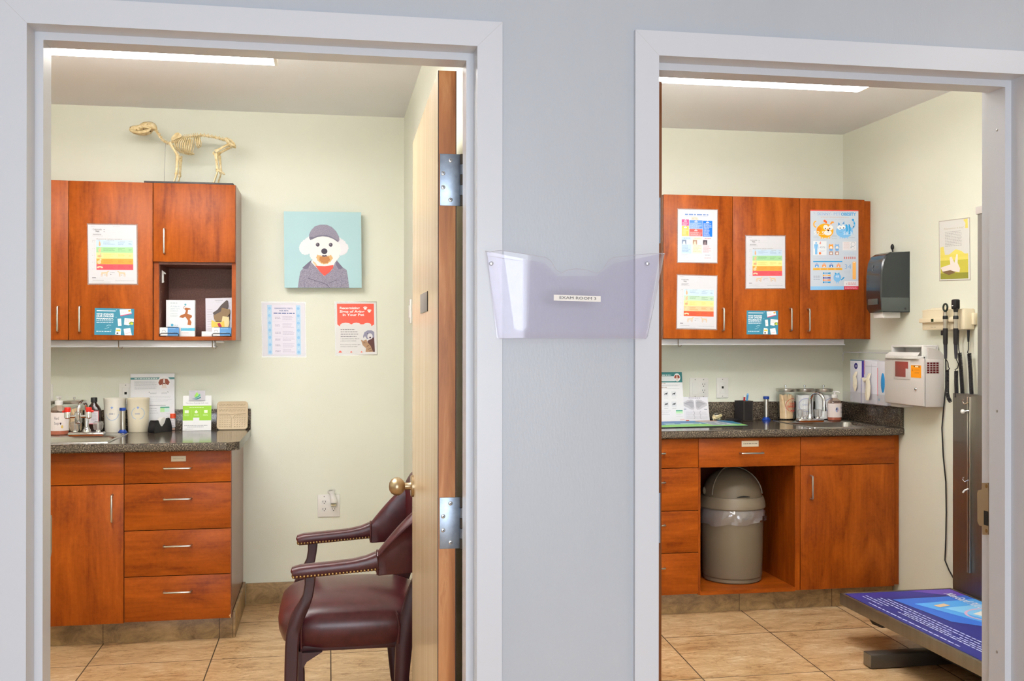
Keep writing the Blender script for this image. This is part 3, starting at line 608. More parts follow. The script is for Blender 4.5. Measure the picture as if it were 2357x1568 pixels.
# ---- worktops
def worktop(label, x0, x1, y0, zt_, th, splash_top, clip=0, side_splash=None, hole=None):
    t = thing('worktop', label, 'worktop', ((x0+x1)/2, y0+.3, zt_-th), 'speckled brown worktops'); q = MB()
    prof = [(y0+.006, zt_-th), (y0, zt_-th+.006), (y0, zt_-.010), (y0+.003, zt_-.003), (y0+.010, zt_), ]
    yb_ = YB-.001
    hx0, hx1, hy0, hy1 = hole
    def slab(a, b_, ya, yb2): q.box(a, b_, ya, yb2, zt_-th, zt_, 'granite')
    # nosing with rounded edge
    q.loft([[(x, y, z) for y, z in prof]+[(x, y0+.03, zt_), (x, y0+.03, zt_-th)] for x in (x0, x1-clip)], 'granite')
    slab(x0, hx0, y0+.03, yb_); slab(hx0, hx1, y0+.03, hy0); slab(hx0, hx1, hy1, yb_); slab(hx1, x1-clip, y0+.03, yb_)
    if clip:
        q.prism([(x1-clip, y0, zt_-th), (x1-clip+.012, y0+.004, zt_-th), (x1-.004, y0+clip-.012, zt_-th), (x1, y0+clip, zt_-th), (x1, yb_, zt_-th), (x1-clip, yb_, zt_-th)], (0, 0, th), 'granite')
    part('top', q, t)
    q = MB(); q.box(x0, x1, yb_-.018, yb_, zt_, splash_top, 'granite', .003); part('backsplash', q, t)
    if side_splash: q = MB(); q.box(x1-.02, x1, side_splash, yb_-.018, zt_, splash_top, 'granite', .003); part('side_splash', q, t)
    return t
WX1 = onZ(577, 988, ZT1).x
s1a = onZ(255, 1019, ZT1); s1b = onZ(294, 998, ZT1)          # sink rim corners, left room
SX1 = (s1a.x+s1b.x)/2; SY1a, SY1b = s1a.y, s1b.y
worktop('speckled brown worktop with clipped corner and backsplash in the left room', xw, WX1, 4.80, ZT1, .037, 1.0215, .055, None, (SX1-.40, SX1-.02, SY1a+.03, SY1b-.11))
ZT2 = .928
s2a = onZ(1787, 968.5, ZT2); s2b = onZ(1862, 986, ZT2)
SX2 = (s2a.x+s2b.x)/2; SY2a, SY2b = s2b.y, s2a.y
GX0 = X_(1607.5, 4.92)-.46
worktop('speckled brown worktop with back and side splash in the right room', GX0, XR2-.001, 4.885, ZT2, .037, 1.032, 0, 4.89, (SX2+.02, SX2+.40, SY2a+.03, SY2b-.11))

# ---- right room, base cabinets
BG = 4.917; zB = zY(1357, BG, 1900); CB2 = ZT2-.038
g1, h1, i1 = X_(1608, BG), X_(1843, BG), X_(2059.5, BG)
t = thing('base_cabinet', 'cherry four-drawer base cabinet left of the rubbish bin, right room', 'base cabinet', ((GX0+g1)/2, 5.25, 0), 'cherry base cabinets')
carcass(t, GX0, g1-.0005, BG+.021, YB-.001, zB+.003, CB2-.001)
zd = [CB2-.002, zY(1078, BG, 1560), zY(1176.5, BG, 1560), zY(1273.5, BG, 1560), zY(1370, BG, 1560)]
for i, hv in enumerate((1045, 1112, 1211, 1310)): front('drawer', t, GX0, g1, zd[i+1], zd[i], BG, 'cherry_h', ((X_(1529, BG)-.059), zY(hv, BG-.03, 1527)), False)
q = MB(); q.box(GX0, g1-.0005, 5.01, 5.03, 0, zB+.003, 'cherry_h'); part('plinth', q, t)
t = thing('base_cabinet', 'cherry cabinet with one drawer over an open bay holding the bin', 'base cabinet', ((g1+h1)/2, 5.25, 0), 'cherry base cabinets')
q = MB(); y0 = BG+.006; xp0 = X_(1612.5, y0); xp1 = X_(1830, y0); zf = zY(1357, y0, 1720)
q.box(g1+.0005, xp0, y0, YB-.001, zB, CB2-.001, 'cherry_v'); q.box(xp1, h1-.0005, y0, YB-.001, zB, CB2-.001, 'cherry_v'); q.box(xp0, xp1, y0, YB-.001, zf-.02, zf, 'cherry_h')
q.box(xp0, xp1, YB-.012, YB-.001, zf, CB2-.001, 'cherry_in'); q.box(xp0, xp1, BG+.02, YB-.012, zY(1070, BG, 1720)+.012, zY(1070, BG, 1720)+.03, 'cherry_in'); q.box(g1+.0005, h1-.0005, 5.01, 5.03, 0, zf-.02, 'cherry_h')
part('body', q, t)
o = front('drawer', t, g1, h1, zY(1075, BG, 1720), CB2-.002, BG, 'cherry_h', (X_(1729, BG), zY(1044, BG-.03, 1729)), False)
q = MB(); a = onY(1707, 1015, BG); c = onY(1746, 1028, BG); q.box(a.x, c.x, BG-.0012, BG, c.z, a.z, '#ddd0b8', .0003)
s = Sheet((a.x, BG-.0012, a.z), (c.x, BG-.0012, a.z), (a.x, BG-.0012, c.z), (0, 0, 39, 13), None, 0, mb=q); s.body(4, 36, (6.5,), 1.6, '#7f7463', 1, 0); part('tag', q, o, 'small cream label tag')
BAY = (xp0, xp1, zf)
t = thing('base_cabinet', 'cherry sink base cabinet with one door in the right room corner', 'base cabinet', ((h1+i1)/2, 5.25, 0), 'cherry base cabinets')
carcass(t, h1+.0005, i1, BG+.021, YB-.001, zB+.003, CB2-.001)
zg = zY(1070, BG, 1950)
front('false_front', t, h1, i1, zg, CB2-.002, BG, 'cherry_h'); front('door', t, h1, i1, zB, zg, BG, 'cherry_v', (X_(1872, BG-.03), (zY(1096, BG, 1870)+zY(1147, BG, 1870))/2))
q = MB(); q.box(i1, XR2-.001, BG+.021, BG+.04, zB+.004, CB2-.002, 'cherry_v', .001); part('filler', q, t)
q = MB(); q.box(h1+.0005, XR2-.012, 5.01, 5.03, 0, zB+.003, 'cherry_h'); part('plinth', q, t)
TK2 = 4.978
tilebase('baseboard_kick_right', GX0, XR2-.012, TK2, TK2+.0165, zB-.001, (X_(1702, TK2), X_(1915, TK2)))

# ================================================================== PAPERS, CHARTS AND POSTERS
def zpt(rg, p, Y=None, X=None):
    u, v = rg[0]+p[0]/rg[2], rg[1]+p[1]/rg[2]
    return onY(u, v, Y) if Y else onX(u, v, X)
def zsheet(rg, tl, tr, bl, Y=None, X=None, frame=None, **kw):
    return Sheet(zpt(rg, tl, Y, X), zpt(rg, tr, Y, X), zpt(rg, bl, Y, X), frame or (tl[0], tl[1], tr[0], bl[1]), **kw)
def poster(name, sh, label, cat, film=None, group=None):
    if film is None: return solo(name, sh.mb, label, cat, group)
    c = sh.P((sh.x0+sh.x1)/2, sh.y1, 0); t = thing(name, label, cat, c, group)
    part('sheet', sh.mb, t)
    fx, fy, off = film; off = -.0011; q = MB(); k = sh.N*off
    q.prism([sh.P(sh.x0-fx, sh.y0-fy)+k, sh.P(sh.x1+fx, sh.y0-fy)+k, sh.P(sh.x1+fx, sh.y1+fy)+k, sh.P(sh.x0-fx, sh.y1+fy)+k], sh.N*.0003, K['lamfilm']); part('lamination', q, t, 'clear plastic lamination'); return t
K['lamfilm'] = thin_clear('lamination_film', '#f4f2f0', .10, .10, '#ffffff', 1.2)
K['lamshiny'] = thin_clear('wrinkled_film', '#fbfbfb', .05, .03, '#ffffff', 2.0)

def pain_chart(s, cat=False):
    """pain scale: frame 75..1165 x 120..1450"""
    g = '#8a8890'; d = '#4a464c'
    s.body(140, 245, (152,), 8, '#b9b7bd'); s.body(640, 790, (160,), 8, '#b9b7bd')
    s.text('Colorado', 178, 240, 34, d, w=205); s.text('State', 240, 278, 32, d, w=85, bold=.02); s.rect(270, 288, 335, 291, g)
    s.body(185, 385, (330, 347), 9, g); s.text('Feline Acute Pain Scale' if cat else 'Canine Acute Pain Scale', 168, 378, 15, g, w=235)
    if not cat:
        for y in (230, 275): s.rect(420, y-5, 455, y+3, g); s.rect(460, y+5, 690, y+7, '#c4c2c8')
        s.rect(255, 428, 1085, 458, '#d9d7dd'); s.text('Rescore when awake', 262, 448, 16, d, w=570)
    for x0, y0, x1, y1 in ((700, 190, 1100, 192), (700, 410, 1100, 412), (700, 190, 702, 412), (1098, 190, 1100, 412)): s.rect(x0, y0, x1, y1, '#cfcdd3')
    s.body(165, 235, (473,), 7, '#aaa8ae'); s.body(300, 350, (472,), 7, '#aaa8ae', 3); s.body(490, 665, (478,), 9, '#b0b4bc', 3); s.body(785, 925, (484,), 9, '#b0b4bc', 3); s.body(990, 1075, (486,), 9, '#b0b4bc', 3)
    cols = ('#cfe2f0', '#c6dfc6', '#f6eea0', '#f2c79c', '#e8623f') if cat else ('#c9def0', '#a9d8a0', '#f8ec9e', '#f5a54a', '#ee5a66')
    ys = (462, 622, 748, 884, 1010, 1138)
    for c, a, b in zip(cols, ys, ys[1:]): s.rect(255, a, 1085, b, c, 1)
    animal = ('#e7b083', '#efc49c', '#eebf95', '#f3d0a6', '#f7dcb6')
    for i, (a, b) in enumerate(zip(ys, ys[1:])):
        m_ = (a+b)/2; h = b-a
        if i == 0: s.ell(332, m_-28, 15, 18, animal[i], 2); s.ell(333, m_+18, 22, 44, animal[i], 3); s.poly([(318, m_-42), (322, m_-60), (330, m_-44)], animal[i], 2)
        elif i == 1: s.ell(330, m_+10, 32, 46, animal[i], 2); s.ell(352, m_-38, 18, 16, animal[i], 3)
        elif i == 2: s.ell(325, m_+14, 52, 34, animal[i], 2); s.ell(352, m_-34, 20, 16, animal[i], 3); s.ell(325, m_+14, 34, 18, '#e4a878', 3)
        elif i == 3: s.ell(318, m_+16, 44, 40, animal[i], 2); s.ell(348, m_-36, 24, 20, animal[i], 3)
        else: s.ell(330, m_+10, 66, 30, animal[i], 2, 20, PI, 2*PI); s.ell(290, m_+12, 22, 14, animal[i], 3); s.ell(378, m_+10, 24, 16, animal[i], 3)
        ink_ = ('#7f9fc0', '#6d9a70', '#c9b860', '#d08238', '#b83a4a')[i]
        s.body(415, 690, [m_-34, m_-10, m_+14, m_+36][:(3 if i < 2 else 4)], 7, ink_, 3, .5); s.body(745, 930, [m_-30, m_-4, m_+22], 7, ink_, 3, .5); s.body(985, 1065, (m_-6, m_+14), 8, ink_, 3, .4)
    for k, y in enumerate((505, 660, 810, 965, 1120)): s.text(str(k), 170, y+9, 17, d, al='c'); s.rect(205, y-2, 222, y+1, g)
    s.rect(212, 505, 214, 1120, '#bdbbc1')
    for sg, x0 in ((1, 445), (-1, 815)):   # two standing outlines below the bands
        X = lambda q: x0+sg*q; c = '#ecc9a8'
        s.poly([(X(-82), 1195), (X(40), 1186), (X(58), 1162), (X(92), 1160), (X(96), 1172), (X(66), 1190), (X(50), 1240), (X(36), 1240), (X(30), 1222), (X(-50), 1226), (X(-56), 1240), (X(-84), 1240)][::sg], c, 1)
        for q in (-92, -68, 24, 40): s.poly([(X(q), 1230), (X(q+16), 1230), (X(q+12), 1290), (X(q+2), 1290)][::sg], '#dcc0a8', 2)
        s.rect(x0-18, 1248, x0+18, 1258, '#b9a894', 2)
    s.body(565, 690, (1200,), 6, g); s.rect(565, 1234, 585, 1246, d); s.rect(600, 1240, 690, 1242, '#c0bec4')
    s.rect(155, 1313, 240, 1326, d); s.rect(245, 1327, 1095, 1329, '#c9c7cd'); s.rect(155, 1357, 1095, 1359, '#d3d1d7')
    s.body(165, 415, (1374,), 7, '#b2b0b6', words=False, ragged=0); s.body(670, 1100, (1382,), 9, '#b2b0b6', ragged=0); s.body(135, 575, (1416,), 8, '#c0bec4', ragged=0)
PF = (75, 120, 1165, 1450)
DY = UF-.0006
s = zsheet((195, 505, 9.8), (75, 120), (1165, 135), (90, 1450), DY, frame=PF, gloss=True, bright=.88); pain_chart(s)
poster('pain_chart', s, 'laminated dog pain scale with rainbow bands on the left room cabinet door', 'chart', (28, 28, -.0005))
s = zsheet((1700, 530, 6.27), (108, 85), (668, 88), (108, 838), DY, frame=PF, gloss=True, bright=.88); pain_chart(s)
poster('pain_chart', s, 'laminated dog pain scale on the middle right-room cabinet door, above a teal flyer', 'chart', (26, 26, -.0005))
s = zsheet((1550, 625, 10.45), (100, 90), (1045, 118), (85, 1368), DY, frame=PF, gloss=True, bright=.88); pain_chart(s, True)
poster('pain_chart', s, 'laminated cat pain scale with orange lowest band, below the boxed flyer', 'chart', (26, 26, -.0005))

def pharmacy(s):
    """frame 555..983 x 517..808"""
    w = '#f3f6f8'; s.rect(576, 541, 780, 549, w, 2); s.text("WE'VE UPGRADED", 574, 588, 15, w, w=188, bold=.035); s.text('OUR ONLINE', 574, 612, 18, w, w=188, bold=.035); s.text('PHARMACY.', 574, 640, 18, w, w=188, bold=.035)
    s.body(576, 758, (654, 672), 7, '#dbe8ef', 2, .05); s.body(576, 738, (769,), 7, '#dbe8ef', 2, .05)
    s.line([(665, 742), (690, 735), (715, 722)], 4, '#a9cbd9'); s.line([(683, 712), (705, 700), (735, 702)], 5, '#a9cbd9')
    def card(pts, c='#f4f3f3'): s.poly(pts, c, 2)
    card([(825, 528), (945, 520), (957, 574), (836, 602)]); s.poly([(834, 592), (957, 566), (957, 574), (836, 602)], '#e0567c', 3); s.ell(932, 541, 15, 11, '#f0a040', 3); s.body(836, 900, (545, 560), 6, '#c9cbd0', 3)
    card([(804, 630), (842, 626), (849, 704), (812, 708)]); s.rect(818, 672, 838, 676, '#c8b8b0', 3)
    card([(880, 620), (980, 628), (980, 660), (930, 700), (876, 694)]); s.ell(960, 680, 30, 22, '#7e9a3a', 3, 20, 2.6, 5.4); s.ell(962, 682, 16, 13, '#c9d24a', 4); s.body(890, 960, (640, 655), 6, '#d6b8b4', 3)
    card([(788, 728), (846, 732), (841, 806), (780, 802)]); s.rect(792, 748, 838, 766, '#f2c84a', 3); s.ell(806, 788, 11, 9, '#5a4a42', 3); s.rect(832, 732, 846, 745, '#7fc0e0', 3)
    card([(872, 740), (944, 727), (963, 808), (884, 808)]); s.line([(890, 792), (930, 782), (950, 774)], 4, '#e6a0a8', 3)
    for x, y in ((792, 533), (788, 615), (735, 752)): s.line([(x-4, y), (x+4, y)], 2, w); s.line([(x, y-4), (x, y+4)], 2, w)
FF = (555, 517, 983, 808)
s = zsheet((100, 600, 4.714), (558, 515), (985, 523), (552, 805), DY, frame=FF, base='#3f86a0'); pharmacy(s); poster('pharmacy_flyer', s, 'small teal online pharmacy flyer on the left room cabinet door', 'flyer', None)
s = zsheet((1700, 530, 6.27), (117, 1160), (570, 1163), (115, 1505), DY, frame=FF, base='#3f86a0'); pharmacy(s); poster('pharmacy_flyer', s, 'small teal online pharmacy flyer on the middle right-room cabinet door', 'flyer', None)

# colourful boxed flyer on the first right-room door
s = zsheet((1550, 470, 10.45), (110, 122), (1055, 145), (103, 1395), DY, base='#dddce2', gloss=True, bright=.88)
s.rect(180, 190, 950, 1335, '#e3e4ee'); s.body(275, 865, (243,), 30, '#7f98cc', 2, .02); s.body(285, 860, (283,), 5, '#8aa0cc', 2)
s.poly([(425, 372), (432, 300), (470, 292), (555, 294), (590, 312), (605, 380)], '#e8d3c4', 2); s.line([(455, 340), (485, 350)], 6, '#8a7a6c', 3); s.line([(535, 340), (562, 350)], 6, '#8a7a6c', 3)
for x0, y0, x1, y1, c in ((200, 365, 372, 515, '#f0508c'), (203, 522, 370, 765, '#fbc35e'), (385, 378, 700, 580, '#5a93e6'), (383, 592, 698, 765, '#f8605e'), (708, 385, 935, 772, '#0a73e0')):
    s.rect(x0, y0, x1, y1, c, 2); mx = (x0+x1)/2; s.poly([(mx-18, y0), (mx+18, y0), (mx, y0+18)], '#f4f3f6', 3); s.rect(mx-36, y0+28, mx+36, y0+50, '#f6f0f4', 3)
    s.body(x0+18, x1-14, [y for y in range(int(y0)+74, int(y1)-8, 21)], 9, '#d9e2f4' if c in ('#5a93e6', '#0a73e0') else '#fbd8dc' if c != '#fbc35e' else '#fde6bc', 3, .45)
for x0, c, pc_, tc in ((195, '#c3daf0', ('#7d8aa6', '#d4dcec'), '#6f88c0'), (455, '#f4ecd8', ('#b08f7c', '#e9d2bc'), '#d8b060'), (700, '#f0dfe6', ('#4c4650', '#8d7a80'), '#e06878')):
    s.rect(x0, 790, x0+240, 1185, c, 2); s.body(x0+50, x0+215, (815,), 11, tc, 3, .1); s.rect(x0+12, 855, x0+115, 968, pc_[0], 3); s.poly([(x0+22, 968), (x0+45, 890), (x0+80, 885), (x0+100, 968)], pc_[1], 4)
    s.rect(x0+125, 860, x0+232, 965, '#f1f0f3', 3); s.body(x0+20, x0+215, range(1000, 1160, 28), 8, tc, 3, .4)
s.body(195, 370, (1200, 1218), 6, '#a8a6b0', 2, .1); s.body(195, 340, (1250,), 5, '#b4b2ba', 2); s.text('zoetis', 745, 1296, 36, '#ee8d84', 2, w=160); s.body(765, 895, (1220,), 9, '#6c6a74', 2, .1); s.body(155, 530, (1365,), 6, '#c4c2c8', 2, .1); s.rect(288, 1264, 362, 1288, '#d8d7df', 2)
poster('health_flyer', s, 'white flyer with bright red, yellow and blue boxes, topmost on its door', 'flyer', (20, 22, -.0005))

# pet obesity infographic
s = zsheet((1850, 470, 7.467), (113, 112), (938, 118), (113, 1475), DY, base='#ccd5e2')
s.rect(113, 98, 938, 116, '#d8564e', 1); bl, or_, lb = '#2f9edb', '#f6a81c', '#7fbdec'
s.text('The', 165, 158, 14, '#7e8fb0', 2); s.text('SKINNY', 228, 192, 52, '#8fb2dc', 2, w=230); s.text('on', 464, 178, 17, '#8fb2dc', 2); s.text('PET', 508, 192, 52, '#8fb2dc', 2, w=120); s.text('OBESITY', 636, 194, 54, '#58a9e0', 2, w=262, bold=.04)
s.body(290, 775, (222,), 9, '#d9b0a4', 2, .02); s.body(375, 690, (258,), 5, '#b4bccb', 2, .02)
# orange dog
s.ring(205, 345, 46, 60, 22, '#f4b04a', 2, 20, 1.4, 4.9); s.ell(362, 455, 146, 122, or_, 3, 32); s.ell(262, 430, 42, 40, '#f58a1e', 4); s.poly([(335, 275), (360, 266), (392, 292), (398, 330), (372, 330), (360, 310), (338, 305)], '#ee6a2a', 4); s.poly([(448, 335), (470, 298), (508, 296), (518, 322), (486, 328), (462, 350)], '#f39a3c', 4)
s.ell(373, 398, 42, 42, '#f4f2f0', 5); s.ell(456, 405, 42, 42, '#f4f2f0', 5); s.ell(366, 420, 10, 14, '#5a3a20', 6); s.ell(440, 420, 10, 14, '#5a3a20', 6); s.ell(410, 492, 66, 46, '#f4f2f0', 5); s.ell(417, 453, 17, 15, '#3a2620', 6); s.line([(395, 488), (430, 494)], 4, '#c07a30', 6)
for x in (300, 340, 400, 440): s.poly([(x-9, 560), (x+9, 560), (x+12, 592), (x-14, 592)], '#f4b860', 2)
s.text('52.5', 160, 525, 60, '#eef1f6', 7, w=190); s.text('%', 348, 530, 30, '#eef1f6', 7)
# blue cat
s.ell(695, 465, 145, 112, lb, 3, 32); s.poly([(585, 375), (588, 304), (628, 345)], lb, 2); s.poly([(655, 340), (690, 286), (700, 340)], lb, 2); s.poly([(592, 360), (594, 322), (616, 345)], '#4a76b8', 4); s.poly([(666, 336), (686, 304), (690, 334)], '#4a76b8', 4)
for x in (715, 765): s.poly([(x, 340), (x+26, 350), (x+38, 430), (x+22, 520), (x+8, 510), (x+14, 430)], bl, 4)
s.ell(612, 402, 40, 36, '#f2f3f6', 5); s.ell(672, 394, 40, 36, '#f2f3f6', 5); s.ell(620, 412, 9, 12, '#39506e', 6); s.ell(680, 408, 9, 12, '#39506e', 6); s.line([(605, 480), (632, 488), (650, 484)], 4, '#5c84b4', 6)
s.line([(830, 420), (866, 385), (872, 325), (842, 262)], 24, lb, 2); s.ell(842, 266, 20, 18, bl, 3); s.ell(866, 325, 14, 14, bl, 3); s.ell(852, 386, 11, 13, '#35658c', 3)
for x in (622, 660, 700, 752): s.poly([(x-8, 560), (x+8, 560), (x+10, 592), (x-12, 592)], '#9cc8ee', 2)
s.text('58.3', 672, 530, 62, '#e6eef8', 7, w=150); s.text('%', 830, 530, 30, '#b4cdea', 7); s.body(165, 275, (560, 575), 5, '#a9b4c6', 2); s.body(480, 590, (532, 546, 560, 592), 5, '#a9b4c6', 2); s.body(780, 900, (572,), 7, '#a9b4c6', 2)
# panels
s.rect(160, 636, 388, 880, '#eaedf4', 1); s.ell(210, 668, 15, 17, lb, 3); s.poly([(178, 690), (242, 690), (248, 765), (238, 765), (230, 712), (230, 865), (192, 865), (192, 712), (184, 765), (172, 765)], lb, 3); s.text('45%', 265, 758, 32, '#9aa2b8', 3, w=100)
s.ell(276, 845, 20, 22, '#ec7f48', 3); s.poly([(262, 690), (280, 645), (290, 645), (292, 690)], '#e08a80', 3); s.body(270, 375, (800, 815), 4, '#b9c0d0', 3)
for cx, c in ((465, '#f5a23a'), (568, '#86b4e2')):
    s.ell(cx, 735, 40, 42, c, 3); s.ell(cx, 745, 24, 22, '#f3ece8', 4); s.ell(cx, 785, 34, 18, '#6fa6e0', 3); s.poly([(cx-30, 815), (cx+30, 815), (cx+32, 872), (cx-32, 872)], '#b48a80', 3); s.ell(cx, 846, 19, 19, '#efe8e6', 4); s.poly([(cx-36, 705), (cx-28, 682), (cx-14, 700)], c, 3); s.poly([(cx+14, 700), (cx+30, 682), (cx+36, 706)], c, 3)
s.rect(665, 645, 900, 795, '#e9e6ec', 1); s.body(682, 790, range(662, 775, 18), 6, '#d8bcbc', 3, .1); s.ring(845, 690, 38, 40, 5, '#9aa8b8', 3); s.ell(812, 740, 14, 14, '#b6bec8', 3); s.ring(838, 755, 34, 26, 4, '#b2bcc6', 3)
s.text('Clink, clank', 680, 845, 28, '#b9cbe4', 2, w=180); s.rect(680, 858, 905, 861, '#9fbcdc', 2)
for i in range(6): s.rect(688+i*36, 908, 706+i*36, 945, '#c44a4c', 2); s.rect(692+i*36, 922, 702+i*36, 932, '#e9d8d8', 3)
s.body(165, 620, (935,), 8, '#c3c6d2', 2, .02); s.rect(160, 980, 660, 998, '#3c9fe0', 2)
for i in range(4):
    cx = 222+i*124; c = ('#5da4e6', '#f29a50', '#4a7cc0', '#f0a070')[i]; s.poly([(cx-36, 1050), (cx, 1010), (cx+36, 1050)], '#a9aed0' if i % 2 == 0 else '#e8b49c', 2); s.rect(cx-32, 1048, cx+32, 1086, c, 2); s.rect(cx-10, 1060, cx+10, 1086, '#eef0f4', 3)
    s.rect(158+i*126, 1100, 280+i*126, 1136, '#f3b23e', 2); s.body(180+i*126, 262+i*126, (1118,), 7, '#c88a2a', 3, .1)
s.body(165, 295, (1240, 1268, 1296), 9, '#98a0b4', 2, .3)
for i, c in enumerate((bl, '#f5b45c', '#4a4a9c', '#f2935a', bl)):
    y = 1190+i*39; s.rect(335, y-11, 448, y+11, c, 2); s.rect(326, y-16, 338, y+16, c, 2); s.rect(444, y-16, 456, y+16, c, 2); s.body(350, 415, (y,), 6, '#e3e9f3', 3, .1)
s.ell(574, 1265, 66, 76, lb, 2); s.poly([(530, 1215), (532, 1174), (566, 1200)], bl, 3); s.poly([(580, 1200), (606, 1174), (612, 1212)], bl, 3); s.text('48', 540, 1268, 46, '#e8f0fa', 4, w=62); s.line([(640, 1310), (662, 1290), (692, 1258)], 20, bl, 2)
for x in (560, 588): s.rect(x-7, 1335, x+7, 1366, lb, 2)
s.text('34', 692, 1115, 82, '#8ab2dc', 2, w=120); s.body(695, 805, (1152, 1168, 1184), 4, '#b4bccc', 2, .2); s.ell(865, 1005, 30, 18, '#f6c88a', 2); s.rect(836, 1002, 894, 1280, '#f6b866', 2); s.ell(865, 1280, 29, 18, '#f6b866', 2); s.ell(862, 1006, 16, 9, '#f6e4cc', 3)
s.rect(690, 1328, 938, 1414, '#ece9ef', 1); s.text('3', 722, 1386, 30, '#8a5a68', 2); s.body(755, 900, (1358, 1380), 12, '#dca0a4', 2, .1)
s.rect(113, 1414, 690, 1475, '#8cc4ee', 1); s.rect(690, 1414, 938, 1475, '#d02848', 1); s.body(706, 918, (1434, 1455), 9, '#f0c8d0', 2, .03)
poster('infographic_poster', s, 'pale blue pet obesity poster with orange dog and blue cat cartoons', 'poster', None)

# ---- wall of the left room: canvas and two laminated posters
rg = (640, 475, 7.838); YC = YB-.030
s = zsheet(rg, (108, 103), (1495, 122), (120, 1474), YC, frame=(108, 103, 1497, 1474), base='#a5c4ca', thick=.0288, bright=1.15)
s.poly([(345, 1474), (372, 1290), (395, 1180), (440, 1130), (560, 1010), (600, 970), (1045, 975), (1160, 1110), (1225, 1150), (1245, 1260), (1268, 1474)], K['tweed'], 1)
s.poly([(600, 975), (585, 1010), (690, 1120), (820, 1265), (960, 1150), (1030, 985)], '#ece6e4', 2); s.poly([(640, 985), (700, 1075), (720, 1090), (690, 1110), (610, 1010)], '#d9b694', 3)
s.poly([(660, 1075), (830, 1085), (990, 1062), (978, 1120), (915, 1195), (822, 1262), (740, 1180)], '#d4564c', 4)
def fuzz(pts, amt=7, n=5):
    o = []
    for (xa, ya), (xb, yb2) in zip(pts, pts[1:]+pts[:1]):
        for i in range(n): f = i/n; o.append((xa+(xb-xa)*f+random.uniform(-amt, amt), ya+(yb2-ya)*f+random.uniform(-amt, amt)))
    return o
s.poly(fuzz([(600, 520), (540, 560), (450, 620), (390, 690), (372, 760), (392, 830), (440, 872), (510, 880), (570, 850), (620, 760)]), '#dddbe3', 3); s.poly(fuzz([(1060, 540), (1120, 575), (1200, 630), (1250, 700), (1262, 760), (1240, 830), (1180, 880), (1110, 890), (1060, 800)]), '#dcdae3', 3)
s.poly(fuzz([(610, 528), (820, 505), (1050, 528), (1105, 700), (1120, 800), (1095, 920), (1020, 1010), (930, 1065), (825, 1078), (720, 1060), (640, 1005), (575, 930), (550, 820), (555, 700)]), '#e2e0e7', 5); s.poly(fuzz([(700, 760), (950, 760), (1010, 860), (990, 960), (910, 1040), (825, 1055), (740, 1040), (665, 960), (645, 860)]), '#e6e4ea', 6)
s.poly(fuzz([(700, 880), (770, 900), (880, 900), (955, 885), (975, 940), (940, 1000), (880, 1040), (825, 1050), (760, 1035), (705, 990), (680, 930)], 6), '#cda878', 7); s.poly(fuzz([(745, 915), (910, 915), (925, 970), (880, 1025), (825, 1038), (770, 1022), (730, 970)], 6), '#b4794c', 8)
s.poly([(555, 520), (590, 440), (660, 365), (760, 335), (870, 335), (965, 375), (1040, 450), (1090, 545), (1100, 610), (1075, 650), (1000, 590), (910, 550), (820, 540), (720, 550), (640, 580), (575, 612), (555, 580)], K['tweed'], 9)
s.poly([(560, 560), (640, 560), (720, 530), (870, 520), (960, 555), (1080, 625), (1075, 652), (990, 592), (900, 556), (800, 545), (700, 560), (620, 598), (575, 614)], '#6f6a7c', 10)
for x in (708, 942): s.ell(x, 697, 34, 36, '#4a4350', 9); s.ell(x-12, 686, 8, 8, '#d8d6e0', 10)
s.ell(826, 815, 56, 52, '#46404e', 9); s.poly([(775, 905), (800, 880), (826, 892), (852, 880), (885, 905), (826, 915)], '#5a4a58', 9)
s.poly([(430, 1115), (560, 1000), (600, 975), (570, 1040), (530, 1130), (470, 1140)], '#6d677c', 2); s.poly([(1045, 975), (1165, 1120), (1080, 1140), (1030, 1050)], '#6d677c', 2)
s.poly([(500, 1280), (640, 1090), (690, 1125), (820, 1268), (910, 1400), (880, 1420), (800, 1370), (640, 1330)], K['tweed'], 5); s.poly([(1010, 1080), (1060, 1150), (1060, 1330), (900, 1400), (822, 1268), (930, 1190)], K['tweed'], 5)
s.line([(525, 1300), (640, 1340), (800, 1390), (870, 1420), (915, 1474)], 9, '#5f596c', 6); s.line([(900, 1392), (1050, 1330)], 8, '#5f596c', 6); s.line([(470, 1474), (455, 1330)], 6, '#6d677a', 3); s.line([(1110, 1474), (1150, 1340)], 6, '#6d677a', 3)
solo('canvas_picture', s.mb, 'square canvas of a white dog in flat cap and grey coat on pale teal', 'picture')

rg = (590, 680, 7.857)
s = zsheet(rg, (100, 130), (878, 140), (115, 1100), YB-.001, frame=(105, 130, 878, 1100), base='#dedce4', gloss=True)
for x0 in (200, 715):
    s.rect(x0, 172, x0+80, 1070, '#b4d3ec', 1)
    for i in range(7): s.ell(x0+40, 232+i*132, 26, 26, '#8fbfe6', 2); s.ell(x0+40, 295+i*132, 9, 9, '#d2e3f2', 2)
s.rect(285, 172, 710, 1070, '#e4dfec', 1); nb = '#5b6aa0'
s.text('DIAGNOSTIC TESTS', 330, 243, 24, nb, 2, w=322, bold=.02); s.text('FOR PETS', 415, 287, 24, nb, 2, w=164, bold=.02); s.body(312, 690, (320,), 20, nb, 2, .0)
for y, h in ((405, 4), (540, 4), (675, 4), (798, 3), (903, 4), (1008, 3)):
    s.body(335, 440, (y-10, y+10), 10, '#a8a0b8', 2, .25); s.body(470, 690, [y-28+i*20 for i in range(h)], 7, '#b9b0c6', 2, .35); s.rect(312, y+64, 690, y+66, '#cfc8da', 2)
t = poster('test_poster', s, 'laminated pale blue diagnostic tests poster below the canvas, on the left', 'poster', (14, 22, -.0003))
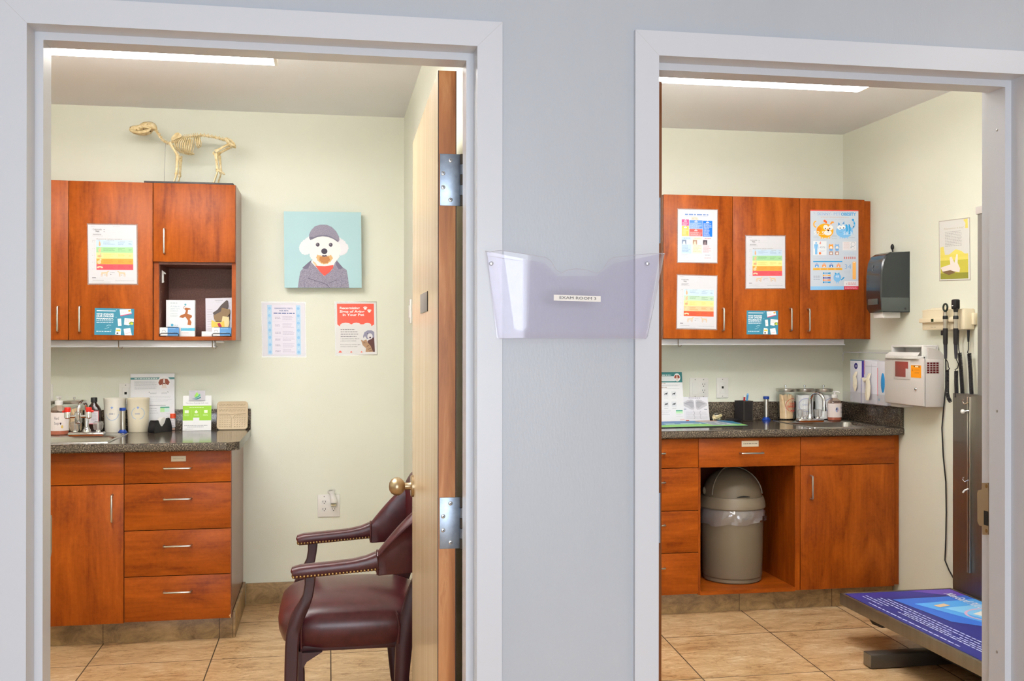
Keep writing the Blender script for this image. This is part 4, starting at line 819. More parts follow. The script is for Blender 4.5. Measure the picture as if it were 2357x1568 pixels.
s = zsheet(rg, (1425, 130), (2165, 130), (1440, 1070), YB-.001, frame=(1430, 130, 2170, 1070), base='#e2dfde', gloss=True)
s.poly([(1463, 152), (2130, 152), (2130, 530), (2080, 560)]+[(2080-75*(1-cos(a)), 545-45*sin(a)) for a in (.5, 1, 1.6, 2.2, 2.7)]+[(1890-85*(1-cos(a)), 540-45*sin(a)) for a in (.3, .9, 1.6, 2.3, 2.8)]+[(1715-100*(1-cos(a)), 540-45*sin(a)) for a in (.3, .9, 1.6, 2.3, 2.8)]+[(1505, 560), (1463, 525)], '#ee5a44', 1)
w_ = '#f6efed'
s.text('Recognizing', 1508, 248, 42, w_, 2, w=365, bold=.03); s.text('Signs of Aging', 1508, 312, 42, w_, 2, w=450, bold=.03); s.text('in Your Pet', 1560, 372, 42, w_, 2, w=390, bold=.03)
for cx, cy in ((1972, 232), (2045, 282)):
    s.ell(cx, cy+10, 24, 20, w_, 2)
    for a in (-28, -10, 10, 28): s.ell(cx+a, cy-24+abs(a)*.45, 8, 12, w_, 2)
for i, y in enumerate((620, 662, 704, 746)): s.body(1520, 1850, (y,), 12, '#7b7880', 2, .3)
s.text('5. DECLINING DENTAL HEALTH', 1518, 795, 17, '#4c4850', 2, w=335); s.text('6. SKIN & COAT CHANGES', 1515, 835, 17, '#4c4850', 2, w=285)
s.text('If you notice any of these signs', 1512, 900, 17, '#4c4850', 2, w=360); s.text('schedule a check up today!', 1512, 935, 17, '#4c4850', 2, w=305)
s.poly([(1925, 740), (1950, 670), (2010, 636), (2080, 636), (2128, 665), (2128, 770), (2080, 800), (1990, 790), (1960, 740), (1930, 780)], '#8f8ca4', 2); s.ell(2050, 745, 48, 55, '#e3dfe2', 3); s.ell(2052, 768, 17, 17, '#4a3640', 4); s.ell(2005, 695, 8, 8, '#3e3a48', 4); s.poly([(2000, 830), (2125, 760), (2135, 1028), (2060, 1028)], '#5a332c', 2)
s.poly([(1885, 808), (1930, 825), (1985, 800), (2000, 850), (2060, 920), (2100, 1028), (1965, 1028), (1975, 960), (1915, 905)], '#b08a68', 4)
for q in ((1930, 860, 1955, 850), (1990, 930, 2030, 905), (2010, 985, 2060, 960), (2030, 1015, 2080, 1000)): s.line([(q[0], q[1]), (q[2], q[3])], 10, '#6b4a36', 5)
s.ell(1940, 872, 6, 6, '#3e3024', 6); s.ell(1972, 862, 6, 6, '#3e3024', 6)
for cx, z in ((1508, 36), (1706, 22), (1893, 20)): s.poly([(cx-z, 1036), (cx+z, 1036), (cx+4, 1036-z), (cx-4, 1036-z)], '#e8604e', 2)
t = poster('ageing_poster', s, 'laminated red-topped poster on signs of ageing below the canvas, on the right', 'poster', (14, 22, -.0003))

# poster on the right room's right wall
rg = (1920, 460, 3.136)
s = zsheet(rg, (760, 160), (975, 133), (764, 582), X=XR2-.001, frame=(760, 160, 975, 580), base='#dfdeda')
s.poly([(935, 165), (965, 160), (967, 225), (948, 225), (950, 190)], '#f0d870', 1); s.text('Prevention is key!', 795, 222, 14, '#c2b8a0', 2, w=142); s.body(803, 932, range(240, 345, 11), 4, '#b4b2b0', 2, .12)
s.rect(766, 400, 966, 572, '#c9c04e', 1); s.poly([(766, 345), (790, 340), (800, 400), (830, 400), (880, 365), (920, 380), (966, 420), (966, 440), (766, 440)], '#e6d86e', 1); s.rect(766, 400, 966, 420, '#e3d468', 2); s.rect(766, 530, 966, 572, '#93923c', 2)
s.poly([(768, 490), (800, 480), (840, 470), (835, 420), (850, 415), (870, 460), (885, 400), (895, 402), (893, 462), (910, 500), (905, 528), (870, 520), (820, 515), (790, 530)], '#efe3dc', 3); s.poly([(775, 520), (840, 510), (880, 525), (830, 545)], '#7c6248', 3)
poster('prevention_poster', s, 'small poster of a white dog rolling on grass, on the right wall', 'poster', (5, 6, -.0003))

# ================================================================== THINGS ON THE WORKTOPS
class Wrap(Sheet):
    """print wrapped round an upright (elliptic) cylinder: x in degrees from the side facing -Y, y down"""
    def __init__(s, c, a, b, z0, z1, frame, mb=None, base=None, turn=0, n=24, step=.0002, taper=0):
        s.c = Vector(c); s.a, s.b, s.z0, s.z1, s.turn = a, b, z0, z1, rad(turn); s.x0, s.y0, s.x1, s.y1 = frame; s.mb = mb or MB(); s.g = False; s.st = step; s.t = 0; s.tp = taper
        s.sy = (z1-z0)/(s.y1-s.y0); s.sx = a*rad(1)
        if base:
            for i in range(n):
                xa = s.x0+(s.x1-s.x0)*i/n; xb = s.x0+(s.x1-s.x0)*(i+1)/n; s.rect(xa, s.y0, xb, s.y1, base, 0)
    def P(s, x, y, l=0):
        th = rad(x)+s.turn; z = s.z1-(y-s.y0)*s.sy; k = 1+s.tp*(z-s.c.z)
        return Vector((s.c.x+(s.a*k+l*s.st)*sin(th), s.c.y-(s.b*k+l*s.st)*cos(th), z))
    def ring(s, cx, cy, rx, ry, w, c, l=1, n=40, a0=0, a1=2*PI):
        wy = w*s.sx/s.sy; vs = []; fs = []; l = s.lift(l)
        for i in range(n+1):
            a = a0+(a1-a0)*i/n; vs += [s.P(cx+rx*cos(a), cy+ry*sin(a), l), s.P(cx+(rx-w)*cos(a), cy+(ry-wy)*sin(a), l)]
        for i in range(n): fs.append([2*i, 2*i+1, 2*i+3, 2*i+2])
        s.mb.add(vs, fs, s.m(c)); return s
def oval(c, prof, m_, n=32, mb=None, cap=True):
    """lathe with an elliptic plan: prof of (a, b, z offset)"""
    c = Vector(c); q = mb or MB(); q.loft([[c+Vector((a*cos(2*PI*j/n), b*sin(2*PI*j/n), h)) for j in range(n)] for a, b, h in prof], m_, True, cap, cap); return q
def soap_bottle(c, label, H, turn, text_at, hx=0):
    t = thing('soap_bottle', label, 'soap bottle', c); k = H/.185; a, b = .046*k, .034*k
    part('bottle', oval(c, [(a*.9, b*.9, 0), (a, b, .004), (a, b, .10*k), (a*.97, b*.97, .112*k), (a*.8, b*.8, .125*k), (a*.5, b*.55, .135*k), (.015*k, .015*k, .139*k), (.0145*k, .0145*k, .146*k)], K['soapclear']), t)
    part('soap', oval(c, [(a*.86, b*.86, .002), (a*.955, b*.955, .006), (a*.955, b*.955, .022*k), (a*.95, b*.95, .098*k if False else .0225*k)], K['soap']), t, 'amber liquid soap')
    w = Wrap(c, a+.0006, b+.0006, c.z+.021*k, c.z+.108*k, (-125, 0, 125, 100), base='#efe6e2', turn=turn)
    x = text_at; w.text('Hand', x, 38, 17, '#6f6468', 2, w=26); w.text('Soap', x, 66, 17, '#6f6468', 2, w=26); w.ell(x+33, 58, 2.6, 3.4, '#4a4246', 2); w.ell(x+37, 58, 2.6, 3.4, '#4a4246', 2); w.poly([(x+30.5, 60), (x+39.5, 60), (x+35, 69)], '#4a4246', 2)
    w.ell(x-38+hx, 45, 12, 18, '#9fb0d0', 1); w.ell(x-40+hx, 40, 5, 8, '#4a3c5c', 2); w.ell(x-33+hx, 52, 4, 8, '#c4a4b4', 2); w.ell(x+44, 78, 6, 9, '#d8b860', 1)
    part('label', w.mb, t, 'white label reading Hand Soap')
    q = MB(); z = c.z+.142*k; q.lathe([(.0185*k, 0), (.0185*k, .018*k), (.016*k, .021*k), (.007*k, .023*k), (.007*k, .034*k)], (c.x, c.y, z), 'white', 24)
    q.lathe([(.010*k, 0), (.013*k, .003*k), (.0125*k, .008*k), (.004*k, .011*k)], (c.x, c.y, z+.033*k), 'white', 20)
    q.tube([(c.x, c.y, z+.038*k), (c.x+.014*k*(1 if turn > 0 else .4), c.y-.012*k, z+.039*k), (c.x+.024*k*(1 if turn > 0 else .4), c.y-.020*k, z+.034*k)], .0042*k, 'white', 10); part('pump', q, t, 'white pump')
    return t
def glass_jar(c, label, r, h, contents=None):
    t = thing('glass_jar', label, 'jar', c, 'lidded glass jars')
    q = MB(); q.lathe([(r*.9, 0), (r, .004), (r, h*.80), (r*.94, h*.86), (r*.94, h*.90)], c, 'glass', 32, cap=False); part('glass', q, t)
    q = MB(); q.lathe([(r*1.03, h*.865), (r*1.04, h*.87), (r*1.04, h*.945), (r*1.0, h*.955), (r*.3, h*.96), (.006, h*.962)], c, 'nickel', 32); q.lathe([(.0035, h*.958), (.0035, h*1.0), (.006, h*1.012), (.006, h*1.05), (.003, h*1.06)], c, 'chrome', 14); part('lid', q, t, 'steel lid with a small knob')
    return t
def sticks(c, r, h, n, label, group):
    for i in range(n):
        a = rad(200+140*i/(n-1)) if i % 2 == 0 else rad(200+140*((i*7) % n)/(n-1)); rr = r*(.94 if i % 2 == 0 else .70); x, y = c.x+rr*cos(a), c.y+rr*sin(a)
        lx = .026*math.sin(i*1.7)*(.6 if i % 2 else 1)-.006; L_ = h*random.uniform(.74, .79)
        p0 = Vector((c.x+(x-c.x)*.86, c.y+(y-c.y)*.86, c.z+.012)); dd = Vector((max(-r*.82, min(r*.82, x-c.x+lx))-(p0.x-c.x), 0, L_-.012)); u_ = dd.normalized(); tn = Vector((-sin(a), cos(a), 0)); tn = (tn-u_*tn.dot(u_)).normalized(); nn = u_.cross(tn)
        q = MB(); q.obox(p0+dd/2, tn, u_, nn, .009, dd.length, .0017, 'stick', .0006, 1); solo('wooden_stick', q, label, 'stick', group)
def sink(name, label, x0, x1, y0, y1, z):
    t = thing('sink', label, 'sink', ((x0+x1)/2, (y0+y1)/2, z)); bx0, bx1, by0, by1 = x0+.028, x1-.028, y0+.038, y1-.118
    def rr(a, b_, c_, d, rc, zz, n=6):
        o = []
        for cx, cy, s0 in ((b_-rc, d-rc, 0), (a+rc, d-rc, PI/2), (a+rc, c_+rc, PI), (b_-rc, c_+rc, 1.5*PI)):
            for i in range(n+1): th = s0+PI/2*i/n; o.append(Vector((cx+rc*cos(th), cy+rc*sin(th), zz)))
        return o
    q = MB(); q.loft([rr(x0, x1, y0, y1, .012, z+.0003), rr(x0+.001, x1-.001, y0+.001, y1-.001, .012, z+.003), rr(x0+.006, x1-.006, y0+.006, y1-.006, .010, z+.0042), rr(x0+.011, x1-.011, y0+.011, y1-.011, .010, z+.0026),
        rr(bx0-.012, bx1+.012, by0-.012, by1+.012, .05, z+.0026), rr(bx0, bx1, by0, by1, .045, z-.004), rr(bx0+.004, bx1-.004, by0+.004, by1-.004, .045, z-.03), rr(bx0+.014, bx1-.014, by0+.014, by1-.014, .05, z-.14), rr(bx0+.05, bx1-.05, by0+.05, by1-.05, .04, z-.152)], 'sinksteel', True, False, True); part('basin', q, t)
    q = MB(); q.lathe([(.04, 0), (.036, .003), (.02, .001)], ((bx0+bx1)/2, (by0+by1)/2, z-.1515), 'chrome', 24); part('drain', q, t); return t
def faucet(label, x, y, z, wd, neck, knobs, eye=False):
    t = thing('faucet', label, 'tap', (x, y, z)); q = MB()
    q.box(x-wd/2, x+wd/2, y-.024, y+.024, z, z+.020, 'chrome', .008, 3); part('base', q, t)
    q = MB(); q.lathe([(.020, .018), (.018, .03), (.0125, .038), (.0105, .044)], (x, y, z), 'chrome', 22); pts = [Vector((x, y, z+.03))]; dx, dy, hh, rr_ = neck
    for i in range(4): pts.append(Vector((x, y, z+.05+(hh-.05)*i/3)))
    L_ = math.hypot(dx, dy)
    for i in range(1, 11):
        a = PI*i/10; pts.append(Vector((x+dx*(1-cos(a))/2, y+dy*(1-cos(a))/2, z+hh+L_/2*sin(a))))
    e = pts[-1]; pts.append(e-Vector((0, 0, rr_))); q.tube(pts, .0095, 'chrome', 14); q.lathe([(.0115, -.022), (.0118, 0)], pts[-1], 'chrome', 16); part('spout', q, t)
    for sx in (-1, 1):
        kx = x+sx*knobs; q = MB(); q.lathe([(.013, .018), (.010, .026), (.010, .03)], (kx, y, z), 'chrome', 16)
        n = 16; prof = [(.017, .028), (.021, .034), (.0245, .056), (.023, .066), (.015, .070)]
        q.loft([[Vector((kx+(r*(1 if j % 2 else .93))*cos(2*PI*j/n), y+(r*(1 if j % 2 else .93))*sin(2*PI*j/n), z+h)) for j in range(n)] for r, h in prof], 'knobc'); q.lathe([(.006, .03), (.006, .064)], (kx, y, z), 'zinc', 10); part('handle', q, t, 'clear faceted handle')
    if eye:                          # eyewash bar with two red-capped jets fixed on the spout end
        e = pts[-1]; c = e+Vector((0, 0, -.014)); q = MB(); hw = .047
        q.lathe([(.015, -.038), (.017, -.03), (.017, .012), (.012, .018)], c, 'chrome', 18); q.tube([c+Vector((-hw, -.004, -.005)), c+Vector((hw, -.004, -.005))], .0075, 'chrome', 12)
        for sx in (-1, 1): q.lathe([(.010, -.014), (.0145, -.010), (.0145, .014), (.012, .018)], c+Vector((sx*hw, -.004, 0)), 'chrome', 18)
        j = part('eyewash_bar', q, t)
        for sx in (-1, 1):
            q = MB(); q.lathe([(.0135, .016), (.0142, .020), (.0142, .034), (.0125, .038), (.002, .039)], c+Vector((sx*hw, -.004, 0)), 'red', 18); q.tube([c+Vector((sx*(hw+.010), -.004, .022)), c+Vector((sx*(hw+.022), -.004, .017))], [.006, .005], 'red', 8); part('cap', q, j, 'red cap')
        q = MB(); q.tube([c+Vector((-hw*.8, -.004, .024)), c+Vector((-hw*.4, -.004, .036)), c+Vector((0, -.002, .044))], .0012, 'grey', 6); part('chain', q, j)
    return t

def bz(u, v, z, r=.0):
    p = onZ(u, v, z); lim = 5.512-r
    if p.y > lim: q = onY(u, v, lim); p = Vector((q.x, lim, z))
    return p
# ---------------------------------------------------------------- left room
Z = ZT1+.0005
sink('sink', 'stainless sink let into the left room worktop', SX1-.43, SX1, SY1a, SY1b, ZT1)
Zr = ZT1+.0031
p = bz(197, 1005, Zr); faucet('chrome tap with red-capped eyewash bar at the left room sink', p.x, p.y+.024, Zr, .165, (-.020, -.080, .125, .006), .052, True)
p = bz(135.5, 1001, Zr); soap_bottle(Vector((p.x, p.y, Zr)), 'pink hand soap pump bottle at the left room sink', .187, 0, -16)
for u, v, nm in ((179, 993, 'lidded glass jar of wooden sticks behind the left room tap'), (112, 993, 'lidded glass jar at the frame edge of the left door, behind the soap')):
    p = bz(u, v, Z); c = Vector((p.x, 5.44, Z)); glass_jar(c, nm, .055, .168)
    if u > 150: sticks(c, .050, .16, 14, 'wooden stick standing in the glass jar behind the left room tap', 'wooden sticks in the left jar')
    else:
        q = MB(); q.lathe([(.046, .012), (.048, .06), (.04, .085), (.01, .09)], c, 'blackm', 20); solo('dark_swabs', q, 'dark contents of the glass jar at the door frame edge', 'swabs')
# brown bottle
p = bz(221, 995, Z); c = Vector((p.x, 5.41, Z)); t = thing('brown_bottle', 'dark brown plastic bottle with black cap and white label by the tap', 'bottle', c); k = onY(237, 900, 5.41).x-onY(204.5, 900, 5.41).x; hb = zY(915, 5.41, 221)-Z
def sq(c, w, d, z, n=24, e=.42): return [Vector((c.x+w*math.copysign(abs(cos(2*PI*j/n))**e, cos(2*PI*j/n)), c.y+d*math.copysign(abs(sin(2*PI*j/n))**e, sin(2*PI*j/n)), c.z+z)) for j in range(n)]
q = MB(); w = k/2
q.loft([sq(c, w*.93, w*.8, 0), sq(c, w, w*.86, .005), sq(c, w, w*.86, hb*.60), sq(c, w*.97, w*.83, hb*.66), sq(c, w*.72, w*.62, hb*.76, e=.6), sq(c, w*.42, w*.42, hb*.83, e=.9), sq(c, w*.38, w*.38, hb*.88, e=1)], 'brown'); part('bottle', q, t)
q = MB(); q.lathe([(w*.47, hb*.87), (w*.47, hb*.985), (w*.43, hb), (.002, hb)], c, 'black', 26); part('cap', q, t)
f = Sheet((c.x-w*.90, c.y-w*.865, c.z+hb*.635), (c.x+w*.86, c.y-w*.865, c.z+hb*.635), (c.x-w*.90, c.y-w*.865, c.z+hb*.26), (0, 0, 100, 100), '#ded9de', .0003)
f.rect(0, 0, 100, 5, '#c8606c', 1); f.rect(0, 95, 100, 100, '#c8606c', 1); f.rect(95, 0, 100, 100, '#c8606c', 1); f.rect(4, 8, 30, 28, '#3a3fa8', 2); f.rect(2, 30, 32, 42, '#d83848', 2); f.rect(6, 44, 30, 62, '#46605c', 2); f.body(40, 88, range(20, 92, 9), 3.2, '#a9a4b0', 2); part('label', f.mb, t, 'white label with red edge')
# two milky canisters
for u0, u1, lab in ((238, 290, 'milky plastic canister beside the brown bottle, a blue arc printed on it'), (292, 344.5, 'yellowed milky canister beside the tape dispenser, blue oval printed on it')):
    Yc = 5.445; x0, x1 = onY(u0, 950, Yc).x, onY(u1, 950, Yc).x; c = Vector(((x0+x1)/2, Yc, Z)); r = (x1-x0)/2; h = zY(917, Yc-r*.6, (u0+u1)/2)-Z
    t = thing('canister', lab, 'canister', c, 'milky canisters')
    q = MB(); q.lathe([(r*.84, 0), (r*.88, .004), (r*.93, h*.5), (r*.98, h*.93), (r, h*.94), (r, h), (r*.965, h), (r*.95, h*.93), (r*.86, .008), (.001, .007)], c, 'offw' if u0 < 280 else K['offw2'] if 'offw2' in K else 'offw', 36); part('body', q, t)
    wv = Wrap(c, r*.90+.0005, r*.90+.0005, Z+h*.30, Z+h*.80, (-60, 0, 60, 100), taper=.085/(r*12)*.5+.5)
    tn = -4 if u0 < 280 else 8; b_ = '#a9bfdc'
    if u0 < 280: wv.ring(tn, 48, 36, 40, 3, b_, 1, 30, .1, PI-.1)
    else: wv.ring(tn, 48, 36, 36, 3, b_, 1, 40, -1.1, 1.3); wv.ring(tn, 48, 36, 36, 3, b_, 1, 40, 1.9, 4.3)
    wv.poly([(tn-9, 14), (tn, 6), (tn+9, 14), (tn+3, 14), (tn+3, 20), (tn-3, 20), (tn-3, 14)], '#8aa4e0', 2); wv.body(tn-16, tn+16, (50,), 8, '#b9b9c0', 2, .05); part('print', wv.mb, t, 'faded blue print')
def steel_tube(u, vt, vb, z, lab, wide=1.0):
    p = bz(u, vb-1.0, z, .03); c = Vector((p.x, p.y, z)); h = zY(vt, p.y, u)-z; r = h*.098*wide
    t = thing('steel_tube', lab, 'tube', c, 'steel tubes with blue caps'); q = MB(); q.lathe([(r, h*.12), (r, h*.92)], c, 'nickel', 26); part('tube', q, t)
    q = MB(); q.lathe([(r*1.8, 0), (r*1.8, h*.05), (r*1.35, h*.09), (r*1.2, h*.135), (r*1.0, h*.137)], c, 'blue', 28); part('foot', q, t, 'blue foot')
    q = MB(); q.lathe([(r*1.12, h*.885), (r*1.28, h*.90), (r*1.28, h*.985), (r*1.15, h), (.001, h)], c, 'blue', 28); part('cap', q, t, 'blue cap')
steel_tube(282.5, 939, 998, Z, 'steel tube with blue caps standing before the left room canisters')
# tape dispenser
p = bz(352, 996.5, Z, .09); c = Vector((p.x, p.y, Z)); w_ = .058; ang = rad(-22)
t = thing('tape_dispenser', 'black tape dispenser with a roll of tape on the left room worktop', 'tape dispenser', c, rz=0)
U_ = Vector((cos(rad(58)), sin(rad(58)), 0)); V_ = Vector((-sin(rad(58)), cos(rad(58)), 0))
def TD(a, b_, z): return c+U_*a+V_*b_+Vector((0, 0, z))
prof = [(-.010, 0), (-.014, .012), (-.004, .05), (.006, .061), (.016, .062), (.024, .046), (.036, .030), (.056, .030), (.072, .046), (.082, .068), (.096, .070), (.108, .052), (.118, .016), (.118, 0)]
q = MB()
q.prism([TD(a, -.020, h) for a, h in prof], V_*.009, 'black'); q.prism([TD(a, .011, h) for a, h in prof], V_*.009, 'black'); q.prism([TD(a, -.011, h) for a, h in ((-.010, 0), (-.014, .012), (-.004, .05), (.006, .060), (.012, .060), (.020, .04), (.036, .016), (.09, .016), (.108, .04), (.116, .012), (.116, 0))], V_*.022, 'black'); part('body', q, t)
q = MB(); q.tube([TD(.068, -.0105, .046), TD(.068, .0105, .046)], .026, 'white', 26); part('tape_roll', q, t, 'white roll of tape')
q = MB(); q.obox(TD(.004, 0, .0625), U_, V_, Vector((0, 0, 1)), .018, .022, .002, 'zinc'); part('blade', q, t, 'metal cutting blade')
# specimen tube with red cap
p = bz(398, 987, Z); c = Vector((p.x, p.y, Z)); t = thing('specimen_vial', 'small clear vial with orange-red cap standing before the tall flyer', 'vial', c)
q = MB(); q.lathe([(.0115, 0), (.0125, .002), (.0125, .066)], c, 'glass', 20); q.lathe([(.011, .002), (.011, .012)], c, '#d8b0a0', 18); part('tube', q, t); q = MB(); q.lathe([(.0145, .062), (.0145, .083), (.013, .085), (.001, .085)], c, 'orange', 22); part('cap', q, t, 'orange-red cap')
wv = Wrap(c, .0128, .0128, Z+.016, Z+.06, (-90, 0, 90, 100), base='#e8e2e4'); wv.body(-30, 40, (20, 40, 60, 80), 6, '#b0a8b4', 1); part('label', wv.mb, t)
# tall flyer standing at the backsplash
Yp_ = 5.512; fr = (945, 140, 1422, 740); rg = (100, 830, 4.714)
s = zsheet(rg, (945, 145), (1422, 140), (948, 745), Yp_, frame=fr, base='#e9e9ed')
s.rect(945, 182, 1422, 204, '#5d8f92', 1); s.body(988, 1238, (193,), 9, '#dfeaea', 2, .02); s.ell(1308, 238, 72, 72, '#efeff2', 2, 30); s.poly([(1245, 240), (1262, 205), (1300, 195), (1345, 200), (1370, 235), (1352, 268), (1328, 255), (1318, 298), (1290, 298), (1285, 258), (1262, 270)], '#9a5a48', 3); s.poly([(1300, 200), (1318, 200), (1320, 245), (1340, 300), (1278, 300), (1298, 245)], '#e6dcd6', 4); s.ell(1308, 248, 9, 7, '#6b3a34', 5)
s.body(988, 1235, range(222, 270, 11), 4, '#b9bac2', 2, .1); s.body(988, 1230, (285, 296, 307), 4, '#b9bac2', 2, .1); s.line([(1142, 345), (1152, 338)], 5, '#3a3a40'); s.line([(1345, 338), (1356, 345)], 5, '#3a3a40'); s.body(1155, 1230, (352, 360), 4, '#b0b1b8', 2); s.body(1280, 1360, (352, 360), 4, '#b0b1b8', 2)
for y in (390, 425): s.body(1150, 1400, (y, y+14), 4, '#c6c7ce', 2)
s.rect(1150, 483, 1325, 489, '#8f9098', 2); s.rect(1265, 502, 1365, 517, '#4f9a84', 2); s.rect(1265, 517, 1312, 560, '#b9e2a4', 2); s.rect(1312, 517, 1365, 560, '#cfe9e0', 2); s.body(1150, 1250, (520, 545, 570), 5, '#b8b9c0', 2); s.body(1330, 1410, (580, 610), 4, '#c6c7ce', 2); s.text('zoetis', 1312, 716, 20, '#e8a0a4', 2, w=70)
solo('tall_flyer', s.mb, 'tall white flyer with a brown dog portrait at the left room backsplash', 'flyer')
# counter card with card on top
p0 = bz(420, 992, Z, .05); p1 = bz(486, 991.5, Z); Yb_ = p0.y; tl = onY(421.5, 911, Yb_+.02); tr = onY(487, 911, Yb_+.02); bl = Vector((tl.x, Yb_, Z)); tr.z = tl.z
t = thing('card_stand', 'lime green and white counter card in a clear stand, left room', 'card stand', (tl.x+.07, Yb_, Z)); s = Sheet(tl, tr, bl, (1518, 382, 1825, 760), '#f2f2f3', .0008)
s.text('Veterinary financing made easy.', 1548, 468, 13, '#8c8c94', 2, w=245); s.rect(1518, 492, 1825, 650, '#9fd04a', 1); s.body(1588, 1742, (510,), 7, '#e4f2cc', 2, .02); s.rect(1538, 540, 1582, 572, '#eef6e0', 2); s.ell(1662, 560, 17, 13, '#eef6e0', 2); s.rect(1656, 540, 1668, 556, '#eef6e0', 2); s.rect(1748, 540, 1784, 570, '#eef6e0', 2)
for x in (1612, 1712): s.rect(x, 535, x+2, 620, '#b8dc78', 2)
for x in (1535, 1640, 1735): s.body(x, x+55, (585, 597), 4, '#dcefc0', 2, .1)
s.rect(1630, 620, 1696, 680, '#f0f0f2', 2); s.body(1535, 1790, (704,), 6, '#a8a8b0', 2, .02); s.body(1570, 1750, (720,), 6, '#b4b4bc', 2, .02); s.body(1540, 1640, (742,), 4, '#c4c4ca', 2, .1); part('sheet', s.mb, t)
q = MB(); q.prism([bl+Vector((-.001, -.006, 0)), bl+Vector((tr.x-tl.x+.001, -.006, 0)), bl+Vector((tr.x-tl.x+.001, .05, 0)), bl+Vector((-.001, .05, 0))], (0, 0, .002), 'acrylic'); q.prism([tl+Vector((0, .0015, 0)), tr+Vector((0, .0015, 0)), Vector((tr.x, Yb_+.0015, Z)), Vector((tl.x, Yb_+.0015, Z))], (0, .002, 0), 'acrylic'); part('holder', q, t, 'clear plastic holder')
q0 = tl+(tr-tl)*.22+Vector((0, -.004, .026)); s = Sheet(q0, q0+(tr-tl)*.56, q0+(bl-tl)*.285, (1586, 328, 1760, 438), '#c9c6ce', .001)
s.poly([(1640, 395), (1670, 345), (1690, 372), (1665, 400)], '#9cd25e', 2); s.poly([(1640, 408), (1680, 390), (1704, 362), (1708, 388), (1670, 412)], '#4faa84', 2); s.poly([(1610, 420), (1670, 416), (1712, 396), (1714, 412), (1670, 428)], '#3a7c86', 2); s.body(1596, 1655, (340,), 3, '#a8a6b0', 2, .1)
solo('plastic_card', s.mb, 'silver plastic card with green leaf emblem on the lime counter card', 'card')
# lick mat
p0 = bz(498, 990, Z, .03); p1 = bz(571, 988, Z); tl = onY(503, 924, 5.512); wq = p1.x-p0.x; Ym = p0.y
t = thing('lick_mat', 'tan square lick mat with raised pattern leaning on the left room backsplash', 'lick mat', ((p0.x+p1.x)/2, Ym, Z))
T_ = Vector((p0.x, Ym, Z)); U2 = Vector((1, 0, 0)); top = Vector((p0.x, 5.508, zY(924, 5.508, 535))); V2 = (top-T_).normalized(); HH = (top-T_).length; N2 = U2.cross(V2); c0 = T_+U2*wq/2+V2*(HH/2+.001)-N2*.006
def rrect(w, h, r, off, n=6):
    o = []
    for cx, cy, s0 in ((w/2-r, h/2-r, 0), (-w/2+r, h/2-r, PI/2), (-w/2+r, -h/2+r, PI), (w/2-r, -h/2+r, 1.5*PI)):
        for i in range(n+1): th = s0+PI/2*i/n; o.append(c0+U2*(cx+r*cos(th))+V2*(cy+r*sin(th))+N2*off)
    return o
q = MB(); q.loft([rrect(wq*.97, HH*.97, .016, -.006), rrect(wq, HH, .018, -.002), rrect(wq*.99, HH*.99, .018, .004), rrect(wq*.95, HH*.95, .015, .006), rrect(wq*.90, HH*.90, .012, .0035)], 'tan'); part('mat', q, t)
q = MB()
def ridge(pts, r=.0024): q.tube([c0+U2*(a*wq/2)+V2*(b_*HH/2)+N2*.0045 for a, b_ in pts], r, 'tan', 6)
for b0 in (.78, .42): ridge([(-.86, b0-.2 if b0 > .5 else b0-.3), (.86, b0-.2 if b0 > .5 else b0-.3)])
for i in range(9):
    a = -.78+i*.19; ridge([(a-.07, .80), (a, .66), (a+.07, .80)]); ridge([(a-.07, .44), (a, .28), (a+.07, .44)])
ridge([(-.86, .12), (-.3, .12), (-.12, .0), (-.05, -.2), (-.05, -.86)]); ridge([(.86, .12), (.32, .12), (.12, .0), (.05, -.2)])
for i in range(5):
    for j in range(6): a, b_ = -.78+i*.155, -.78+j*.155; ridge([(a-.03, b_), (a+.04, b_)], .0022); a, b_ = .16+i*.16, -.78+j*.155; ridge([(a-.04, b_-.03), (a+.04, b_+.04)], .0020)
part('pattern', q, t, 'raised pattern')
# wall plates
def wall_plate(u0, v0, u1, v1, Y, label, kind):
    a, c = onY(u0, v0, Y), onY(u1, v1, Y); t = thing('wall_plate', label, 'wall plate', ((a.x+c.x)/2, Y, c.z)); th = .006
    q = MB(); q.box(a.x, c.x, Y-th, Y, c.z, a.z, 'wplate', .0025); part('plate', q, t); w_, h = c.x-a.x, a.z-c.z; mx, mz = (a.x+c.x)/2, (a.z+c.z)/2
    def insert(cx, sub):
        q = MB(); q.box(cx-.0165, cx+.0165, Y-th-.0016, Y-th+.001, mz-h*.29, mz+h*.29, 'white', .0012); o = part('insert', q, t); q = MB()
        if sub == 'jack': q.box(cx-.006, cx+.006, Y-th-.0019, Y-th-.0012, mz-.004, mz+.009, 'blacks'); part('jack', q, o, 'dark network socket')
        if sub == 'outlet':
            for dz in (.017, -.017): [q.box(cx+dx-.0011, cx+dx+.0011, Y-th-.0018, Y-th-.0012, mz+dz, mz+dz+.009, 'blacks') for dx in (-.0065, .0065)]; q.lathe([(.0028, -.0006), (.0001, -.0006)], (cx, Y-th-.0014, mz+dz-.006), 'blacks', 10, 'y')
            part('socket', q, o)
    if kind == 'double': insert(mx-w_*.22, 'rocker'); insert(mx+w_*.23, 'outlet')
    else: insert(mx, kind)
    q = MB()
    for cx in ((mx-w_*.22, mx+w_*.23) if kind == 'double' else (mx,)):
        for sz in (-1, 1): q.lathe([(.003, -.0008), (.002, -.0012)], (cx, Y-th, mz+sz*h*.41), 'grey', 10, 'y')
    part('screw', q, t); return t
wall_plate(274.5, 882.5, 305, 930, YB-.0005, 'white network wall plate half hidden behind the tall flyer, left room', 'jack')
wall_plate(92, 884, 122.5, 931, YB-.0005, 'white wall plate at the edge of the left door frame', 'rocker')
